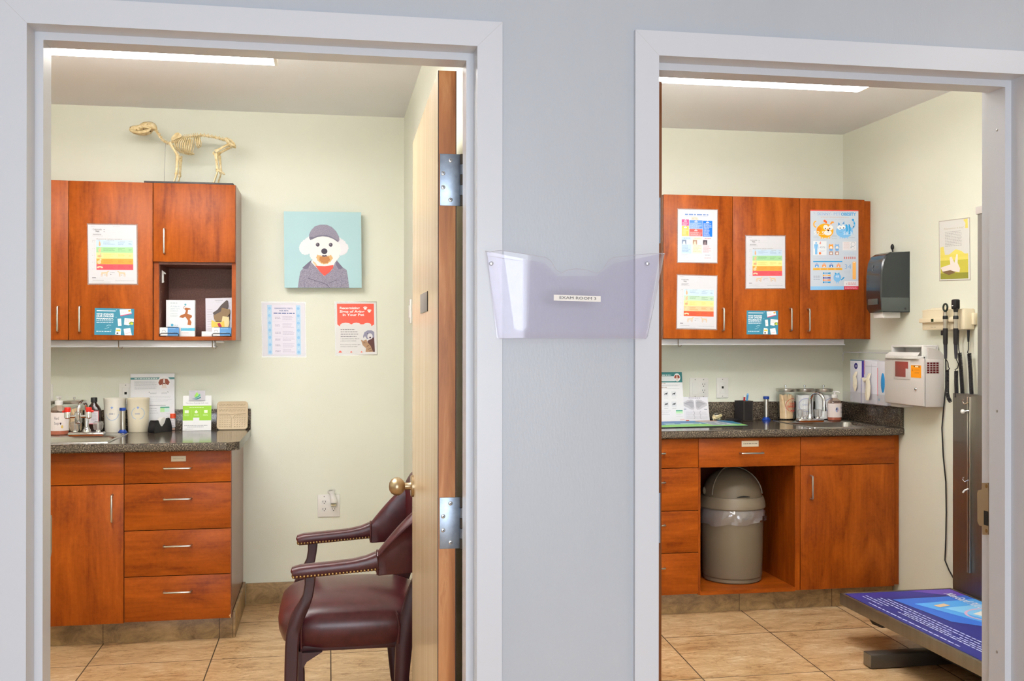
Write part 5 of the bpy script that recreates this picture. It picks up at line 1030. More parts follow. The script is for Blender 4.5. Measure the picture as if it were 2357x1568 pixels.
wall_plate(1587, 870, 1630, 917, YB-.0005, 'wide white wall plate with a switch and an outlet, right room', 'double')
wall_plate(1648.5, 869.5, 1676, 916, YB-.0005, 'narrow white network wall plate right of the wide one', 'jack')

# ---------------------------------------------------------------- cubby
nx0_, nx1_, nz0, nz1, ny0 = NB; Z = nz0+.0006
p = onY(387, 775, ny0+.16)
def blit(x0, x1, y, z0, z1, fr, base, th): return Sheet((x0, y, z1), (x1, y, z1), (x0, y, z0), fr, base, th)
yb_ = ny0+.06; x0, x1 = onY(388, 700, yb_).x, onY(448.5, 700, yb_).x; zt_ = zY(691, yb_, 420)
t = thing('leaflet_box', 'white leaflet box with a leaping brown dog in the open cubby', 'box', ((x0+x1)/2, yb_+.02, Z)); q = MB(); q.box(x0-.012, x1, yb_, yb_+.045, Z, zt_, '#e4e4e8', .001); part('carton', q, t)
s = blit(x0, x1, yb_-.0002, Z, zt_, (300, 715, 772, 1365), None, 0); s.rect(300, 715, 772, 1365, '#dfe5ea', 0)
s.body(335, 465, (768,), 14, '#b8c4cc', 1, .05); s.text('A leap in', 335, 838, 28, '#a9bcc8', 1, w=165); s.text('joint care', 335, 880, 28, '#a9bcc8', 1, w=165); s.text('science', 335, 918, 28, '#a9bcc8', 1, w=135); s.body(335, 480, (960, 985, 1003), 8, '#bcc6cc', 1, .2)
s.ell(602, 795, 18, 18, '#5f9fb4', 1); s.poly([(610, 850), (690, 862), (700, 880), (650, 892), (640, 960), (715, 985), (722, 1015), (680, 1050), (712, 1110), (700, 1165), (640, 1155), (650, 1080), (600, 1010), (560, 1035), (490, 1020), (520, 985), (590, 960), (612, 905), (580, 870)], '#a5643c', 2); s.ring(588, 850, 24, 22, 8, '#a5643c', 2, 20, 2, 5.4)
s.rect(525, 1212, 772, 1264, '#58b4d4', 1); s.rect(525, 1264, 772, 1365, '#e8ebee', 1); s.ell(365, 1160, 24, 24, '#4fa4c4', 1); s.body(400, 470, (1165,), 12, '#b4c0c8', 1, .05); s.body(540, 690, (1225, 1250), 8, '#9ad2e6', 2, .1); s.body(540, 660, (1300,), 8, '#d8b4b8', 2, .1); part('print', s.mb, t, 'printed front with a leaping dog')
def card_holder(u0, u1, y, label):
    x0, x1 = onY(u0, 765, y).x, onY(u1, 765, y).x; z1 = zY(754, y, u0); t = thing('card_holder', label, 'card holder', ((x0+x1)/2, y+.01, Z), 'business card holders')
    q = MB()
    for yy, hh in ((y-.004, .016), (y+.022, .045)): q.tube([(x0+.004, yy, Z+.002), (x0+.003, yy, Z+hh-.006), (x0+.010, yy, Z+hh), (x1-.010, yy, Z+hh), (x1-.003, yy, Z+hh-.006), (x1-.004, yy, Z+.002)], .0016, 'black', 8)
    for xx in (x0+.004, x1-.004): q.tube([(xx, y-.004, Z+.002), (xx, y+.022, Z+.002)], .0016, 'black', 8)
    part('wire_frame', q, t, 'black wire frame')
    q = MB(); q.box(x0+.002, x1-.002, y, y+.018, Z+.004, z1, '#eceaec', .0004); part('cards', q, t, 'stack of business cards')
    s = blit(x0+.002, x1-.002, y-.0002, Z+.004, z1, (130, 1185, 500, 1360), None, 0); s.rect(130, 1185, 280, 1360, '#eeedef', 0); s.rect(280, 1185, 500, 1360, '#5d92c8', 0); s.ring(208, 1268, 34, 28, 7, '#4a4a54', 1, 20, PI, 2*PI+.5); s.body(300, 450, (1210,), 8, '#b8d2ea', 1, .1); s.body(300, 400, (1290, 1302), 7, '#9cc0e2', 1, .1); part('print', s.mb, t)
card_holder(366.5, 413, ny0+.012, 'black wire holder of blue and white business cards, left in the open cubby')
card_holder(487, 533, ny0+.012, 'black wire holder of blue and white business cards, right in the open cubby')
y = ny0+.04; q = MB(); q.box(onY(464, 765, y).x, onY(496, 765, y).x, y, y+.06, Z, zY(763, y, 475), '#f0eef0', .001); solo('small_white_box', q, 'small plain white carton lying in the open cubby', 'box')
# ear model card
y = ny0+.15; tl = onY(473, 687, y); tr = onY(533.5, 685.5, y); bl = Vector((onY(475, 757, y).x, y-.02, Z)); t = thing('ear_model', 'ear anatomy model on a white card in the open cubby', 'anatomy model', ((tl.x+tr.x)/2, y, Z))
s = Sheet(tl, tr, bl, (960, 680, 1440, 1250), '#dcd9e2', .002); s.text('CANINE EAR', 1130, 724, 18, '#8a8690', 1, w=145); s.body(1160, 1250, (742,), 5, '#a8a4b0', 1, .05); s.body(992, 1085, range(850, 1200, 36), 6, '#b4b0bc', 1, .3); s.body(1380, 1430, range(760, 1150, 60), 6, '#b4b0bc', 1, .3); s.rect(980, 1232, 1100, 1252, '#d87860', 1); part('card', s.mb, t)
def relief(pts, l, d, m_): q = MB(); q.prism([s.P(*p_, l) for p_ in pts], s.N*d, m_); return q
part('ear_flap', relief([(1095, 905), (1180, 860), (1250, 790), (1345, 722), (1372, 730), (1378, 800), (1365, 850), (1255, 825), (1245, 890), (1130, 945)], 2, .012, '#5b514f'), t, 'dark grey ear flap')
part('skull_section', relief([(1110, 945), (1245, 890), (1260, 830), (1340, 850), (1405, 860), (1410, 920), (1360, 970), (1280, 960), (1260, 1030), (1150, 1035), (1120, 1000)], 2, .016, '#8d7457'), t)
part('muscle', relief([(1275, 960), (1390, 975), (1395, 1080), (1350, 1190), (1290, 1190), (1250, 1060)], 3, .016, '#e6d2a0'), t)
part('inner_ear', relief([(1075, 1010), (1130, 1040), (1240, 1050), (1300, 1030), (1310, 1120), (1280, 1200), (1090, 1200), (1070, 1080)], 2, .018, '#e8c45c'), t, 'yellow inner ear')
part('ear_drum', relief([(1180, 1070), (1225, 1060), (1258, 1110), (1245, 1150), (1215, 1140)], 2, .021, '#b02c4c'), t, 'crimson ear drum'); part('bulla', relief([(1105, 1155), (1140, 1138), (1165, 1160), (1140, 1178), (1110, 1175)], 2, .021, '#3a4fb8'), t, 'blue piece')
part('canal', relief([(1360, 870), (1405, 880), (1400, 1000), (1380, 1090), (1345, 1190), (1330, 1190), (1370, 1080), (1385, 960)], 2, .010, '#5a3c26'), t)

# ---------------------------------------------------------------- right room worktop
Z = ZT2+.0005; Zr = ZT2+.0031
sink('sink', 'stainless sink let into the right room worktop by the corner', SX2, SX2+.43, SY2a, SY2b, ZT2)
p = bz(1869, 972.5, Zr); faucet('chrome gooseneck tap at the right room sink', p.x, p.y+.024, Zr, .15, (.04, -.085, .115, .028), .046)
p = bz(1921, 968, Zr); soap_bottle(Vector((p.x, p.y, Zr)), 'pink hand soap pump bottle at the right room sink', .165, 38, -6, 4)
Yj = 5.452
for u, lab, kind in ((1808, 'lidded glass jar of wooden sticks with red lettering, right room', 'sticks'), (1851.5, 'lidded glass jar of white cotton, middle of the three right-room jars', 'cotton'), (1895.5, 'lidded glass jar of white cotton behind the tap, nearest the corner', 'cotton')):
    c = Vector((onY(u, 950, Yj).x, Yj, Z)); r = .0505; h = zY(891, Yj, u)-Z; t = glass_jar(c, lab, r, h)
    w = Wrap(c, r+.0006, r+.0006, Z+h*.22, Z+h*.70, (-90, 0, 90, 100)); col = '#cf4038' if kind == 'sticks' else '#8f96cc'; x = 24 if kind == 'sticks' else -14 if u < 1870 else 22
    w.ring(x, 48, 48, 42, 2.6, col, 1)
    if kind == 'sticks': w.text('TONGUE', x-26, 44, 12, col, 1, w=54, bold=.02); w.text('DEPRESSORS', x-38, 62, 12, col, 1, w=76, bold=.02); w.body(x-16, x+16, (80,), 6, col, 1, .05)
    else: w.text('GAUZE' if u < 1870 else 'COTTON', x-24, 50, 9, '#7880bc', 1, w=46)
    part('print', w.mb, t, 'red oval print' if kind == 'sticks' else 'blue oval print')
    if kind == 'sticks': sticks(c, r*.95, h, 36, 'wooden stick standing in the glass jar with red lettering', 'wooden sticks in the right jar')
    else:
        q = MB(); n = 26; rings = []
        for i in range(9):
            zz = .010+(h*.76-.010)*i/8; rings.append([c+Vector(((r*.91+.0025*math.sin(j*2.1+i*1.3))*cos(2*PI*j/n), (r*.91+.0025*math.sin(j*2.1+i*1.3))*sin(2*PI*j/n), zz+.002*math.sin(j+i))) for j in range(n)])
        q.loft(rings, 'cotton'); o = solo('cotton', q, 'white cotton filling the '+('middle' if u < 1870 else 'corner')+' right-room glass jar', 'cotton'); o['kind'] = 'stuff'
steel_tube(1763.5, 912.5, 966.5, Z, 'steel tube with blue caps standing between the pen cup and jars')
# pen cup with two pens
p = bz(1714, 968, Z, .075); yc_ = p.y; x0, x1 = onY(1711, 960, yc_).x, onY(1737, 960, yc_).x; zt_ = zY(923, yc_, 1725); xs_ = x1-x0
t = thing('pen_cup', 'black stitched leather pen cup on the right room worktop', 'pen cup', ((x0+x1)/2, yc_+.03, Z)); q = MB(); th = .004
A = Vector((x0, yc_, Z)); Ux = Vector((cos(rad(12)), sin(rad(12)), 0)); Vx = Vector((-sin(rad(12)), cos(rad(12)), 0)); sd = .076; H_ = zt_-Z
A = Vector((onY(1711, 968, yc_).x, yc_, Z)); B0 = A
Ux = Vector((.98, .12, 0)).normalized(); Vx = Vector((-.48, .88, 0)).normalized(); Wd = .062; Dp = .062
for (o_, a_, b_) in ((Vector((0, 0, 0)), Ux*Wd, Vx*th), (Vx*(Dp-th), Ux*Wd, Vx*th), (Vx*th, Ux*th, Vx*(Dp-2*th)), (Vx*th+Ux*(Wd-th), Ux*th, Vx*(Dp-2*th)), (Vx*0, Ux*Wd, Vx*Dp)):
    hh = .004 if (a_.length > .05 and b_.length > .05) else H_
    b4 = [B0+o_, B0+o_+a_, B0+o_+a_+b_, B0+o_+b_]; q.prism(b4, (0, 0, hh), 'blackm')
part('cup', q, t); q = MB(); n_ = Vector((Ux.y, -Ux.x, 0))*.0006
for a, b_ in (((.003, .004), (Wd-.003, .004)), ((Wd-.003, .004), (Wd-.003, H_-.003)), ((Wd-.003, H_-.003), (.003, H_-.003)), ((.003, H_-.003), (.003, .004))): q.tube([B0+Ux*a[0]+n_+Vector((0, 0, a[1])), B0+Ux*b_[0]+n_+Vector((0, 0, b_[1]))], .0006, 'taupe', 6)
part('stitching', q, t, 'pale stitched seam')
for i, (dx, tip, col, lab) in enumerate(((.024, (.010, .02), '#a82434', 'red and white pen leaning in the black pen cup'), (.034, (.020, .03), '#4a8cc8', 'light blue pen leaning in the black pen cup'))):
    a = B0+Ux*dx+Vx*.03+Vector((0, 0, .006)); b_ = B0+Ux*(dx+tip[0])+Vx*(.03)+Vector((0, 0, H_+tip[1])); t = thing('pen', lab, 'pen', a); q = MB(); q.tube([a, a.lerp(b_, .8), b_], [.0045, .005, .0055], col, 12); part('barrel', q, t); q = MB(); q.tube([b_, b_+(b_-a).normalized()*.010], [.006, .0045], '#e8e8ee' if i == 0 else '#8cc0ea', 12); part('cap', q, t)
# black round lid
p = bz(1687, 966, Z, .055); t_ = MB(); t_.lathe([(.050, 0), (.052, .003), (.044, .007), (.040, .012), (.030, .014), (.012, .014), (.010, .010), (.001, .010)], (p.x, p.y, Z), 'black', 32); solo('round_lid', t_, 'flat black round lid lying beside the pen cup', 'lid')
# small clear bone model
p = bz(1650, 969.5, Z, .035); c = Vector((p.x, p.y, Z)); t = thing('bone_model', 'small joint model of bones in clear plastic on the worktop', 'anatomy model', c); q = MB(); rings = []; random.seed(3)
for i, (r, h) in enumerate(((.026, 0), (.031, .004), (.033, .02), (.037, .034), (.033, .044), (.026, .050))): rings.append([c+Vector(((r+.003*math.sin(3*j+i))*cos(2*PI*j/16), .7*(r+.003*math.sin(3*j+i))*sin(2*PI*j/16), h)) for j in range(16)])
q.loft(rings, 'glass'); part('case', q, t)
q = MB(); q.tube([c+Vector((-.024, 0, .012)), c+Vector((-.012, -.004, .016)), c+Vector((.004, -.004, .022)), c+Vector((.026, 0, .032))], [.011, .009, .011, .009], 'bone', 12); q.tube([c+Vector((-.022, .004, .03)), c+Vector((-.004, 0, .018)), c+Vector((.018, .002, .014))], [.008, .010, .009], 'bone', 12); q.ball(c+Vector((-.004, -.009, .026)), (.011, .007, .008), 'bone'); q.ball(c+Vector((-.016, -.012, .010)), .003, 'bonedark'); q.ball(c+Vector((.002, -.015, .016)), .0026, 'bonedark'); part('bones', q, t, 'cream bones')
# leaning flyer with dog drawings, cut by the frame
tr = onY(1569.2, 857, 5.500); br = bz(1575.7, 968.5, Z, .045); W_ = .216; tl = tr-Vector((W_, 0, 0)); bl = br-Vector((W_, 0, 0))
s = Sheet(tl, tr, bl, (-440, 155, 505, 1190), '#eceaec', .0006); s.rect(-440, 155, 505, 368, '#3f7f80', 1); s.rect(-440, 240, 320, 345, '#e6e9ec', 2); s.body(-400, 230, (216,), 22, '#dfeaea', 2, .02); s.ell(376, 265, 82, 86, '#eceaec', 3, 30); s.poly([(300, 265), (325, 220), (375, 212), (425, 222), (446, 262), (420, 292), (395, 275), (385, 330), (360, 330), (350, 272), (325, 292)], '#a24a38', 4); s.poly([(362, 215), (384, 215), (392, 330), (352, 330)], '#e2cfc4', 5)
s.body(-400, 160, (390, 472), 12, '#b8a8a4', 2, .3); s.body(-400, 440, (425, 440, 500), 8, '#bdbcc2', 2, .05)
for i in range(4):
    for j in range(2):
        x, y = -330+i*200-(8 if j else 0), 555+j*215; s.rect(x-62, y, x+62, y+110, '#dddde1', 2); s.poly([(x-38, y+68), (x-30, y+44), (x+14, y+40), (x+26, y+24), (x+44, y+32), (x+34, y+46), (x+24, y+72), (x+14, y+72), (x+10, y+60), (x-18, y+60), (x-24, y+76), (x-34, y+76)], '#2f2f33', 3); s.body(x-50, x+50, (y+142,), 7, '#b0afb6', 2, .1)
s.rect(300, 950, 470, 975, '#4fa88a', 2); s.rect(300, 975, 470, 1020, '#c8ecc0', 2); s.body(-400, 220, (965, 1000, 1035), 8, '#c0bfc6', 2); s.body(300, 470, (1040, 1078), 6, '#c4c3ca', 2); s.text('zoetis', 395, 1155, 26, '#e8a09c', 2, w=110)
solo('care_flyer', s.mb, 'white flyer with teal header and small dog drawings, right room worktop', 'flyer')
# joint card
tl = onY(1566, 913.7, 5.500); tr = onY(1628.8, 914.5, 5.500); br = bz(1633.8, 967, Z, .035); bl = Vector((br.x-(tr.x-tl.x), br.y, br.z))
s = Sheet(tl, tr, bl, (470, 680, 1050, 1170), '#e6e4ea', .0012); s.body(640, 885, (702,), 15, '#8c8892', 1, .02)
for sg in (-1, 1):
    x0 = 762; X = lambda q: x0+sg*q
    s.poly([(X(14), 770), (X(30), 740), (X(80), 728), (X(150), 745), (X(210), 780), (X(258), 800), (X(258), 850), (X(190), 880), (X(90), 930), (X(40), 935), (X(16), 900)][::sg], '#c6c4ca', 1); s.poly([(X(28), 790), (X(70), 750), (X(140), 770), (X(230), 815), (X(140), 850), (X(70), 905), (X(30), 880)][::sg], '#b0aeb6', 2); s.line([(X(30), 800), (X(120), 790), (X(220), 815)], 5, '#8f8d96', 3)
    s.rect(min(X(190), X(250)), 915, max(X(190), X(250)), 935, '#a0a4b4', 2)
for y0 in (980, 1060):
    s.body(560, 1030, range(y0, y0+60, 14), 4, '#bcbac2', 2, .1)
    for cx, a0 in ((700, -1.3), (890, 1.9)): s.ring(cx, y0+20, 42, 46, 7, '#a9a7b0', 3, 16, a0, a0+2.5)
s.rect(545, 1140, 610, 1172, '#e0644c', 2)
solo('joint_card', s.mb, 'grey and white joint diagram card leaning beside the care flyer', 'card')
# counter mat
P4 = [bz(u, v, ZT2+.004) for u, v in ((1541, 984), (1722, 979.5), (1678, 967.5), (1500, 969))]; P4[3] = P4[0]+(P4[2]-P4[1]); x_ = Vector((-.10, 0, 0))
s = Sheet(P4[3]+Vector((-.09, 0, 0)), P4[2], P4[0]+Vector((-.09, 0, 0)), (0, 0, 100, 100), '#5f93c0', .0004); s.poly([(0, 100), (100, 100), (100, 62), (55, 58), (0, 70)], '#8cc86c', 1); s.poly([(0, 0), (40, 0), (55, 20), (20, 60), (0, 55)], '#5c84b8', 1); s.body(20, 60, (46, 58), 9, '#b4d8d8', 3, .1); s.poly([(62, 16), (84, 16), (92, 84), (66, 84)], '#c9cfdc', 2); s.rect(60, 6, 84, 16, '#e8a878', 3); s.body(66, 88, (30, 42, 54, 66, 78), 5, '#6b7890', 3, .2); s.poly([(86, 20), (99, 18), (100, 70), (94, 76)], '#3f86b0', 2)
q = s.mb; q.prism([s.P(0, 0)-Vector((0, 0, .0038)), s.P(100, 0)-Vector((0, 0, .0038)), s.P(100, 100)-Vector((0, 0, .0038)), s.P(0, 100)-Vector((0, 0, .0038))], (0, 0, .0032), K['black']); solo('counter_mat', q, 'blue and green printed mat lying on the right room worktop', 'mat')

# ================================================================== HALL: FILE HOLDER ON THE WALL
def file_holder():
    # clear pocket, wider at its mouth; straddles both frames
    Y0 = YF-.004; zt = onY(1318, 578, Y0); zb = onY(1318, 772, Y0).z
    def E(u, v, Y): return onY(u, v, Y)
    yb = Y0-.002                                   # back sheet
    TL, TR = E(1117, 578, yb), E(1522, 585, yb); BL, BR = E(1133, 768, yb), E(1497, 772, yb); dt, db = .076, .066   # pocket depth at the mouth / foot
    t = thing('file_holder', 'clear plastic wall file holder between the two door frames, labelled EXAM ROOM 3', 'file holder', ((TL.x+TR.x)/2, Y0, BL.z))
    # plan outline of the pocket at height f (0 foot .. 1 mouth): from the left wall flange round the front to the right flange
    xl0, xl1, xr0, xr1 = BL.x+.012, TL.x, BR.x-.010, TR.x
    def outline(f, n=6):
        xl = xl0+(xl1-xl0)*f; xr = xr0+(xr1-xr0)*f; d = db+(dt-db)*f; y = yb; rc = .022; o = []
        # perspective: the front is nearer, so it is set back inwards a little
        o.append((xl, y)); o.append((xl+.004, y-d*.45))
        for i in range(n+1): a = PI+PI/2*i/n; o.append((xl+.010+rc+rc*cos(a), y-d+rc+rc*sin(a)))
        for i in range(n+1): a = 1.5*PI+PI/2*i/n; o.append((xr-.010-rc+rc*cos(a), y-d+rc+rc*sin(a)))
        o.append((xr-.004, y-d*.45)); o.append((xr, y)); return o
    zf, zm = BL.z, (TL.z+TR.z)/2
    # front lip height along the outline (scooped middle)
    fcut = lambda u: onY(u, 0, yb-.06).x
    def lip(x):
        pts = [(1117, 578), (1150, 577), (1258, 594), (1262, 597), (1278, 624), (1288, 630), (1303, 622), (1325, 619), (1350, 622), (1372, 630), (1385, 627), (1402, 597), (1406, 594), (1480, 586), (1522, 584)]
        xs = [(onY(u, v, yb-.066).x, onY(u, v, yb-.066).z) for u, v in pts]
        if x <= xs[0][0]: return xs[0][1]
        for (a, za), (b_, zb2) in zip(xs, xs[1:]):
            if a <= x <= b_: return za+(zb2-za)*(x-a)/(b_-a)
        return xs[-1][1]
    q = MB(); N_ = 12
    base = outline(1)
    # refine the straight front
    def refine(o):
        k = 9; a, b_ = o[k-1], o[k]; ins = [(a[0]+(b_[0]-a[0])*i/28, a[1]+(b_[1]-a[1])*i/28) for i in range(1, 28)]; return o[:k]+ins+o[k:]
    rings = []
    for i in range(N_+1):
        g = i/N_; ring = []
        top = refine(outline(1)); bot = refine(outline(0))
        for (xa, ya), (xb, yb2) in zip(top, bot):
            h = lip(xa) if ya < yb-.02 else zm; f = g*(h-zf)/(zm-zf)
            x = xb+(xa-xb)*f; y = yb2+(ya-yb2)*f; ring.append(Vector((x, y, zf+(h-zf)*g)))
        rings.append(ring)
    # rounded foot
    foot = []
    for k in range(4, 0, -1):
        a = PI/2*k/4; ring = [Vector((p.x+(((xl0+xr0)/2)-p.x)*.04*(1-cos(a)), yb+(p.y-yb)*(1-.28*(1-cos(a))), zf-.012*sin(a))) for p in rings[0]]; foot.append(ring)
    q.loft(foot+rings, 'holder', False)
    fl = foot[0]; q.add(fl, [list(range(len(fl)))], 'holder')
    part('pocket', q, t)
    q = MB(); q.prism([Vector((BL.x+.01, yb, zf-.01)), Vector((BR.x-.01, yb, zf-.01)), Vector((TR.x-.004, yb, zm)), Vector((onY(1415, 594, yb).x, yb, onY(1405, 606, yb).z)), Vector((onY(1372, 594, yb).x, yb, onY(1405, 636, yb).z)), Vector((onY(1285, 594, yb).x, yb, onY(1262, 636, yb).z)), Vector((onY(1255, 594, yb).x, yb, onY(1262, 606, yb).z)), Vector((TL.x+.004, yb, zm))], (0, .0015, 0), 'holder'); part('back_sheet', q, t)
    q = MB(); rim = rings[-1]; q.tube(rim, .0006, 'rim', 5, cap=True); part('rim', q, t, 'polished edge of the pocket')
    for sx, xx in ((0, TL.x+.013), (1, TR.x-.033)):
        q = MB(); zz = onY(1140 if sx == 0 else 1487, 607, yb).z; q.lathe([(.001, -.0075), (.0035, -.0068), (.0046, -.004), (.0046, -.0015)], (xx, yb, zz), 'zinc', 16, 'y'); part('screw', q, t, 'steel screw')
    # label on the front
    yl = yb-(db+(dt-db)*.40)-.0012; a, b_, c = onY(1274.5, 678.5, yl), onY(1382.5, 682, yl), onY(1274.5, 692, yl)
    b_.z = a.z-(.0035*.6)
    s = Sheet(a, b_, c, (955, 680, 1485, 765), '#e6e2dc', .0006); s.text('EXAM ROOM 3', 1015, 738, 40, '#5a5654', 2, w=418); part('label', s.mb, t, 'cream label reading EXAM ROOM 3')
K['holder'] = thin_clear('holder_plastic', '#fdfcff', .02, .06, '#eceaf5', .85)
K['rim'] = mat('polished_rim', '#b9b7c2', .3)
file_holder()

# ================================================================== LEFT ROOM: CHAIR BEHIND THE DOOR
def chair():
    YN, YA = 3.42, 3.98
    X3 = lambda u, v, Y: onY(u, v, Y)
    t = thing('armchair', 'burgundy leather armchair with brass nail trim, half hidden behind the open door', 'chair', (.08, 3.70, 0))
    # seat cushion
    q = MB(); cx, cy, hx, hy = .088, 3.70, .238, .262; rings = []
    for ins, z in ((.05, .358), (.012, .362), (.0, .375), (-.010, .405), (-.012, .435), (-.004, .462), (.014, .480), (.05, .497), (.10, .509), (.16, .516), (.21, .518)):
        ring = []
        for j in range(48):
            th = 2*PI*j/48; c_, s_ = cos(th), sin(th); e = .42; x = math.copysign(abs(c_)**e, c_)*(hx-ins); y = math.copysign(abs(s_)**e, s_)*(hy-ins)*(1-.06*(c_ > 0)*abs(c_))
            if c_ < 0: x *= 1+.03*(1-abs(s_)**2)
            ring.append(Vector((cx+x, cy+y, z)))
        rings.append(ring)
    q.loft(rings, 'leather'); st = part('seat', q, t)
    q = MB(); q.tube([r_+Vector((0, 0, 0)) for r_ in rings[2][1:24:1]]+[rings[2][24]], .0045, 'leather', 8); q.tube([(-.088, 3.432, .37), (-.089, 3.430, .42), (-.087, 3.436, .455), (-.080, 3.46, .472)], .005, 'leather', 8); q.tube([(.228, 3.436, .37), (.232, 3.434, .43), (.226, 3.442, .462), (.214, 3.47, .48)], .005, 'leather', 8); part('piping', q, st, 'leather piping')
    # legs: the front ones sweep up into the arm posts
    def fleg(Y, sg):
        px = [(714, 1322), (713, 1345), (709, 1370), (700, 1392), (688, 1414), (679, 1436), (674, 1462), (672, 1492), (671, 1530), (670, 1568)]
        pts = [X3(u, v, YN) for u, v in px]; pts = [Vector((p.x, Y, p.z)) for p in pts]+[Vector((-.108, Y, .12)), Vector((-.104, Y, 0))]
        q = MB(); q.tube(pts, [(.019, .015), (.017, .015), (.017, .015), (.020, .016), (.023, .017), (.023, .018), (.0225, .018), (.0225, .018), (.0225, .018), (.022, .018), (.020, .016), (.017, .014)], 'mahog', 12, sq=.45, up=(0, 1, 0)); return q
    part('leg', fleg(YN+.002, 1), t); part('leg', fleg(YA-.004, -1), t)
    def rleg(Y):
        pts = [(.325, Y, .62), (.285, Y, .52), (.262, Y, .44), (.247, Y, .36), (.240, Y, .25), (.252, Y, .10), (.272, Y, 0)]
        q = MB(); q.tube([Vector(p) for p in pts], [(.032, .016), (.034, .016), (.032, .017), (.029, .018), (.025, .018), (.021, .017), (.018, .015)], 'mahog', 12, sq=.45, up=(0, 1, 0)); return q
    part('leg', rleg(YN+.03), t); part('leg', rleg(YA-.03), t)
    q = MB(); q.box(-.10, .235, YN+.03, YN+.05, .353, .372, 'mahog', .002); q.box(-.10, .235, YA-.05, YA-.03, .353, .372, 'mahog', .002); q.box(-.12, -.09, YN+.03, YA-.03, .353, .372, 'mahog', .002); q.prism([(-.085, YN+.012, .355), (-.02, YN+.012, .355), (-.07, YN+.012, .325), (-.085, YN+.012, .30)], (0, .02, 0), 'mahog'); part('apron', q, t)
    # upholstered wrap-round back with sloping wings
    N_ = 40; rings = []
    for i in range(N_+1):
        f = i/N_; k = abs(2*f-1)                   # 1 at wing tips, 0 mid back
        a = PI*f; bx, by = .158, .278
        if k > .62: g = (k-.62)/.38; x = .297-.137*g; y = 3.70+(-.278 if f < .5 else .278)
        else: th = (f-.5)/.31*PI/2; x = .297+.046*cos(th); y = 3.70+.278*sin(th)
        tn_ = Vector((0, 0, 0))
        g = max(0, (k-.30)/.70); zt = .885-.203*(g**1.6)
        zb = .604+.02*(1-k)
        rings.append((x, y, zb, zt, f))
    pl = [Vector((r_[0], r_[1], 0)) for r_ in rings]; RR = []
    for i, (x, y, zb, zt, f) in enumerate(rings):
        tn_ = (pl[min(i+1, N_)]-pl[max(i-1, 0)]).normalized(); nn = Vector((tn_.y, -tn_.x, 0)); th_ = .024 if 2 < i < N_-2 else .021; ring = []
        for a, h in ((-.85, 0), (-1, .04), (-1, .5), (-1.05, .82), (-.9, .93), (-.5, .99), (0, 1.0), (.6, .98), (1.15, .92), (1.4, .86), (1.15, .79), (1.0, .6), (1.0, .04), (.85, 0)):
            ring.append(Vector((x, y, zb+(zt-zb)*h))+nn*(th_*a))
        RR.append(ring)
    q = MB(); q.loft(RR, 'leather'); bk = part('backrest', q, t)
    q = MB(); q.tube([r_[9]+Vector((0, 0, 0)) for r_ in RR], .0042, 'leather', 8)
    for sg, r_ in ((0, RR[0]), (1, RR[-1])): q.tube([v+Vector((-.002, 0, 0)) for v in r_[1:13]], .004, 'leather', 8)
    part('piping', q, bk, 'leather piping')
    # arm pads with a row of nail heads
    for Y, sg in ((YN, -1), (YA, 1)):
        pts = [Vector((x, Y, z)) for x, z in ((-.116, .618), (-.113, .620), (-.09, .624), (-.04, .628), (.02, .632), (.08, .637), (.125, .643), (.158, .650))]
        q = MB(); q.tube(pts, [(.016, .010), (.026, .019), (.029, .0215), (.029, .0215), (.028, .0215), (.028, .022), (.0275, .025), (.026, .031)], 'leather', 20, sq=.62, up=(0, 0, 1)); ap = part('arm_pad', q, t)
        q = MB()
        for sd in (-1, 1):
            for i in range(24):
                f = i/23; x = -.112+.262*f; z = .6115+.012*f+.004*f*f
                q.ball((x, Y+sd*(.0275+.001*f), z), (.0046, .003, .0046), 'antique', 8, 5)
        for i in range(3): q.ball((-.1155, Y-.012+i*.012, .612), (.003, .0046, .0046), 'antique', 8, 5)
        part('nail_trim', q, ap, 'row of antique brass nail heads')
chair()

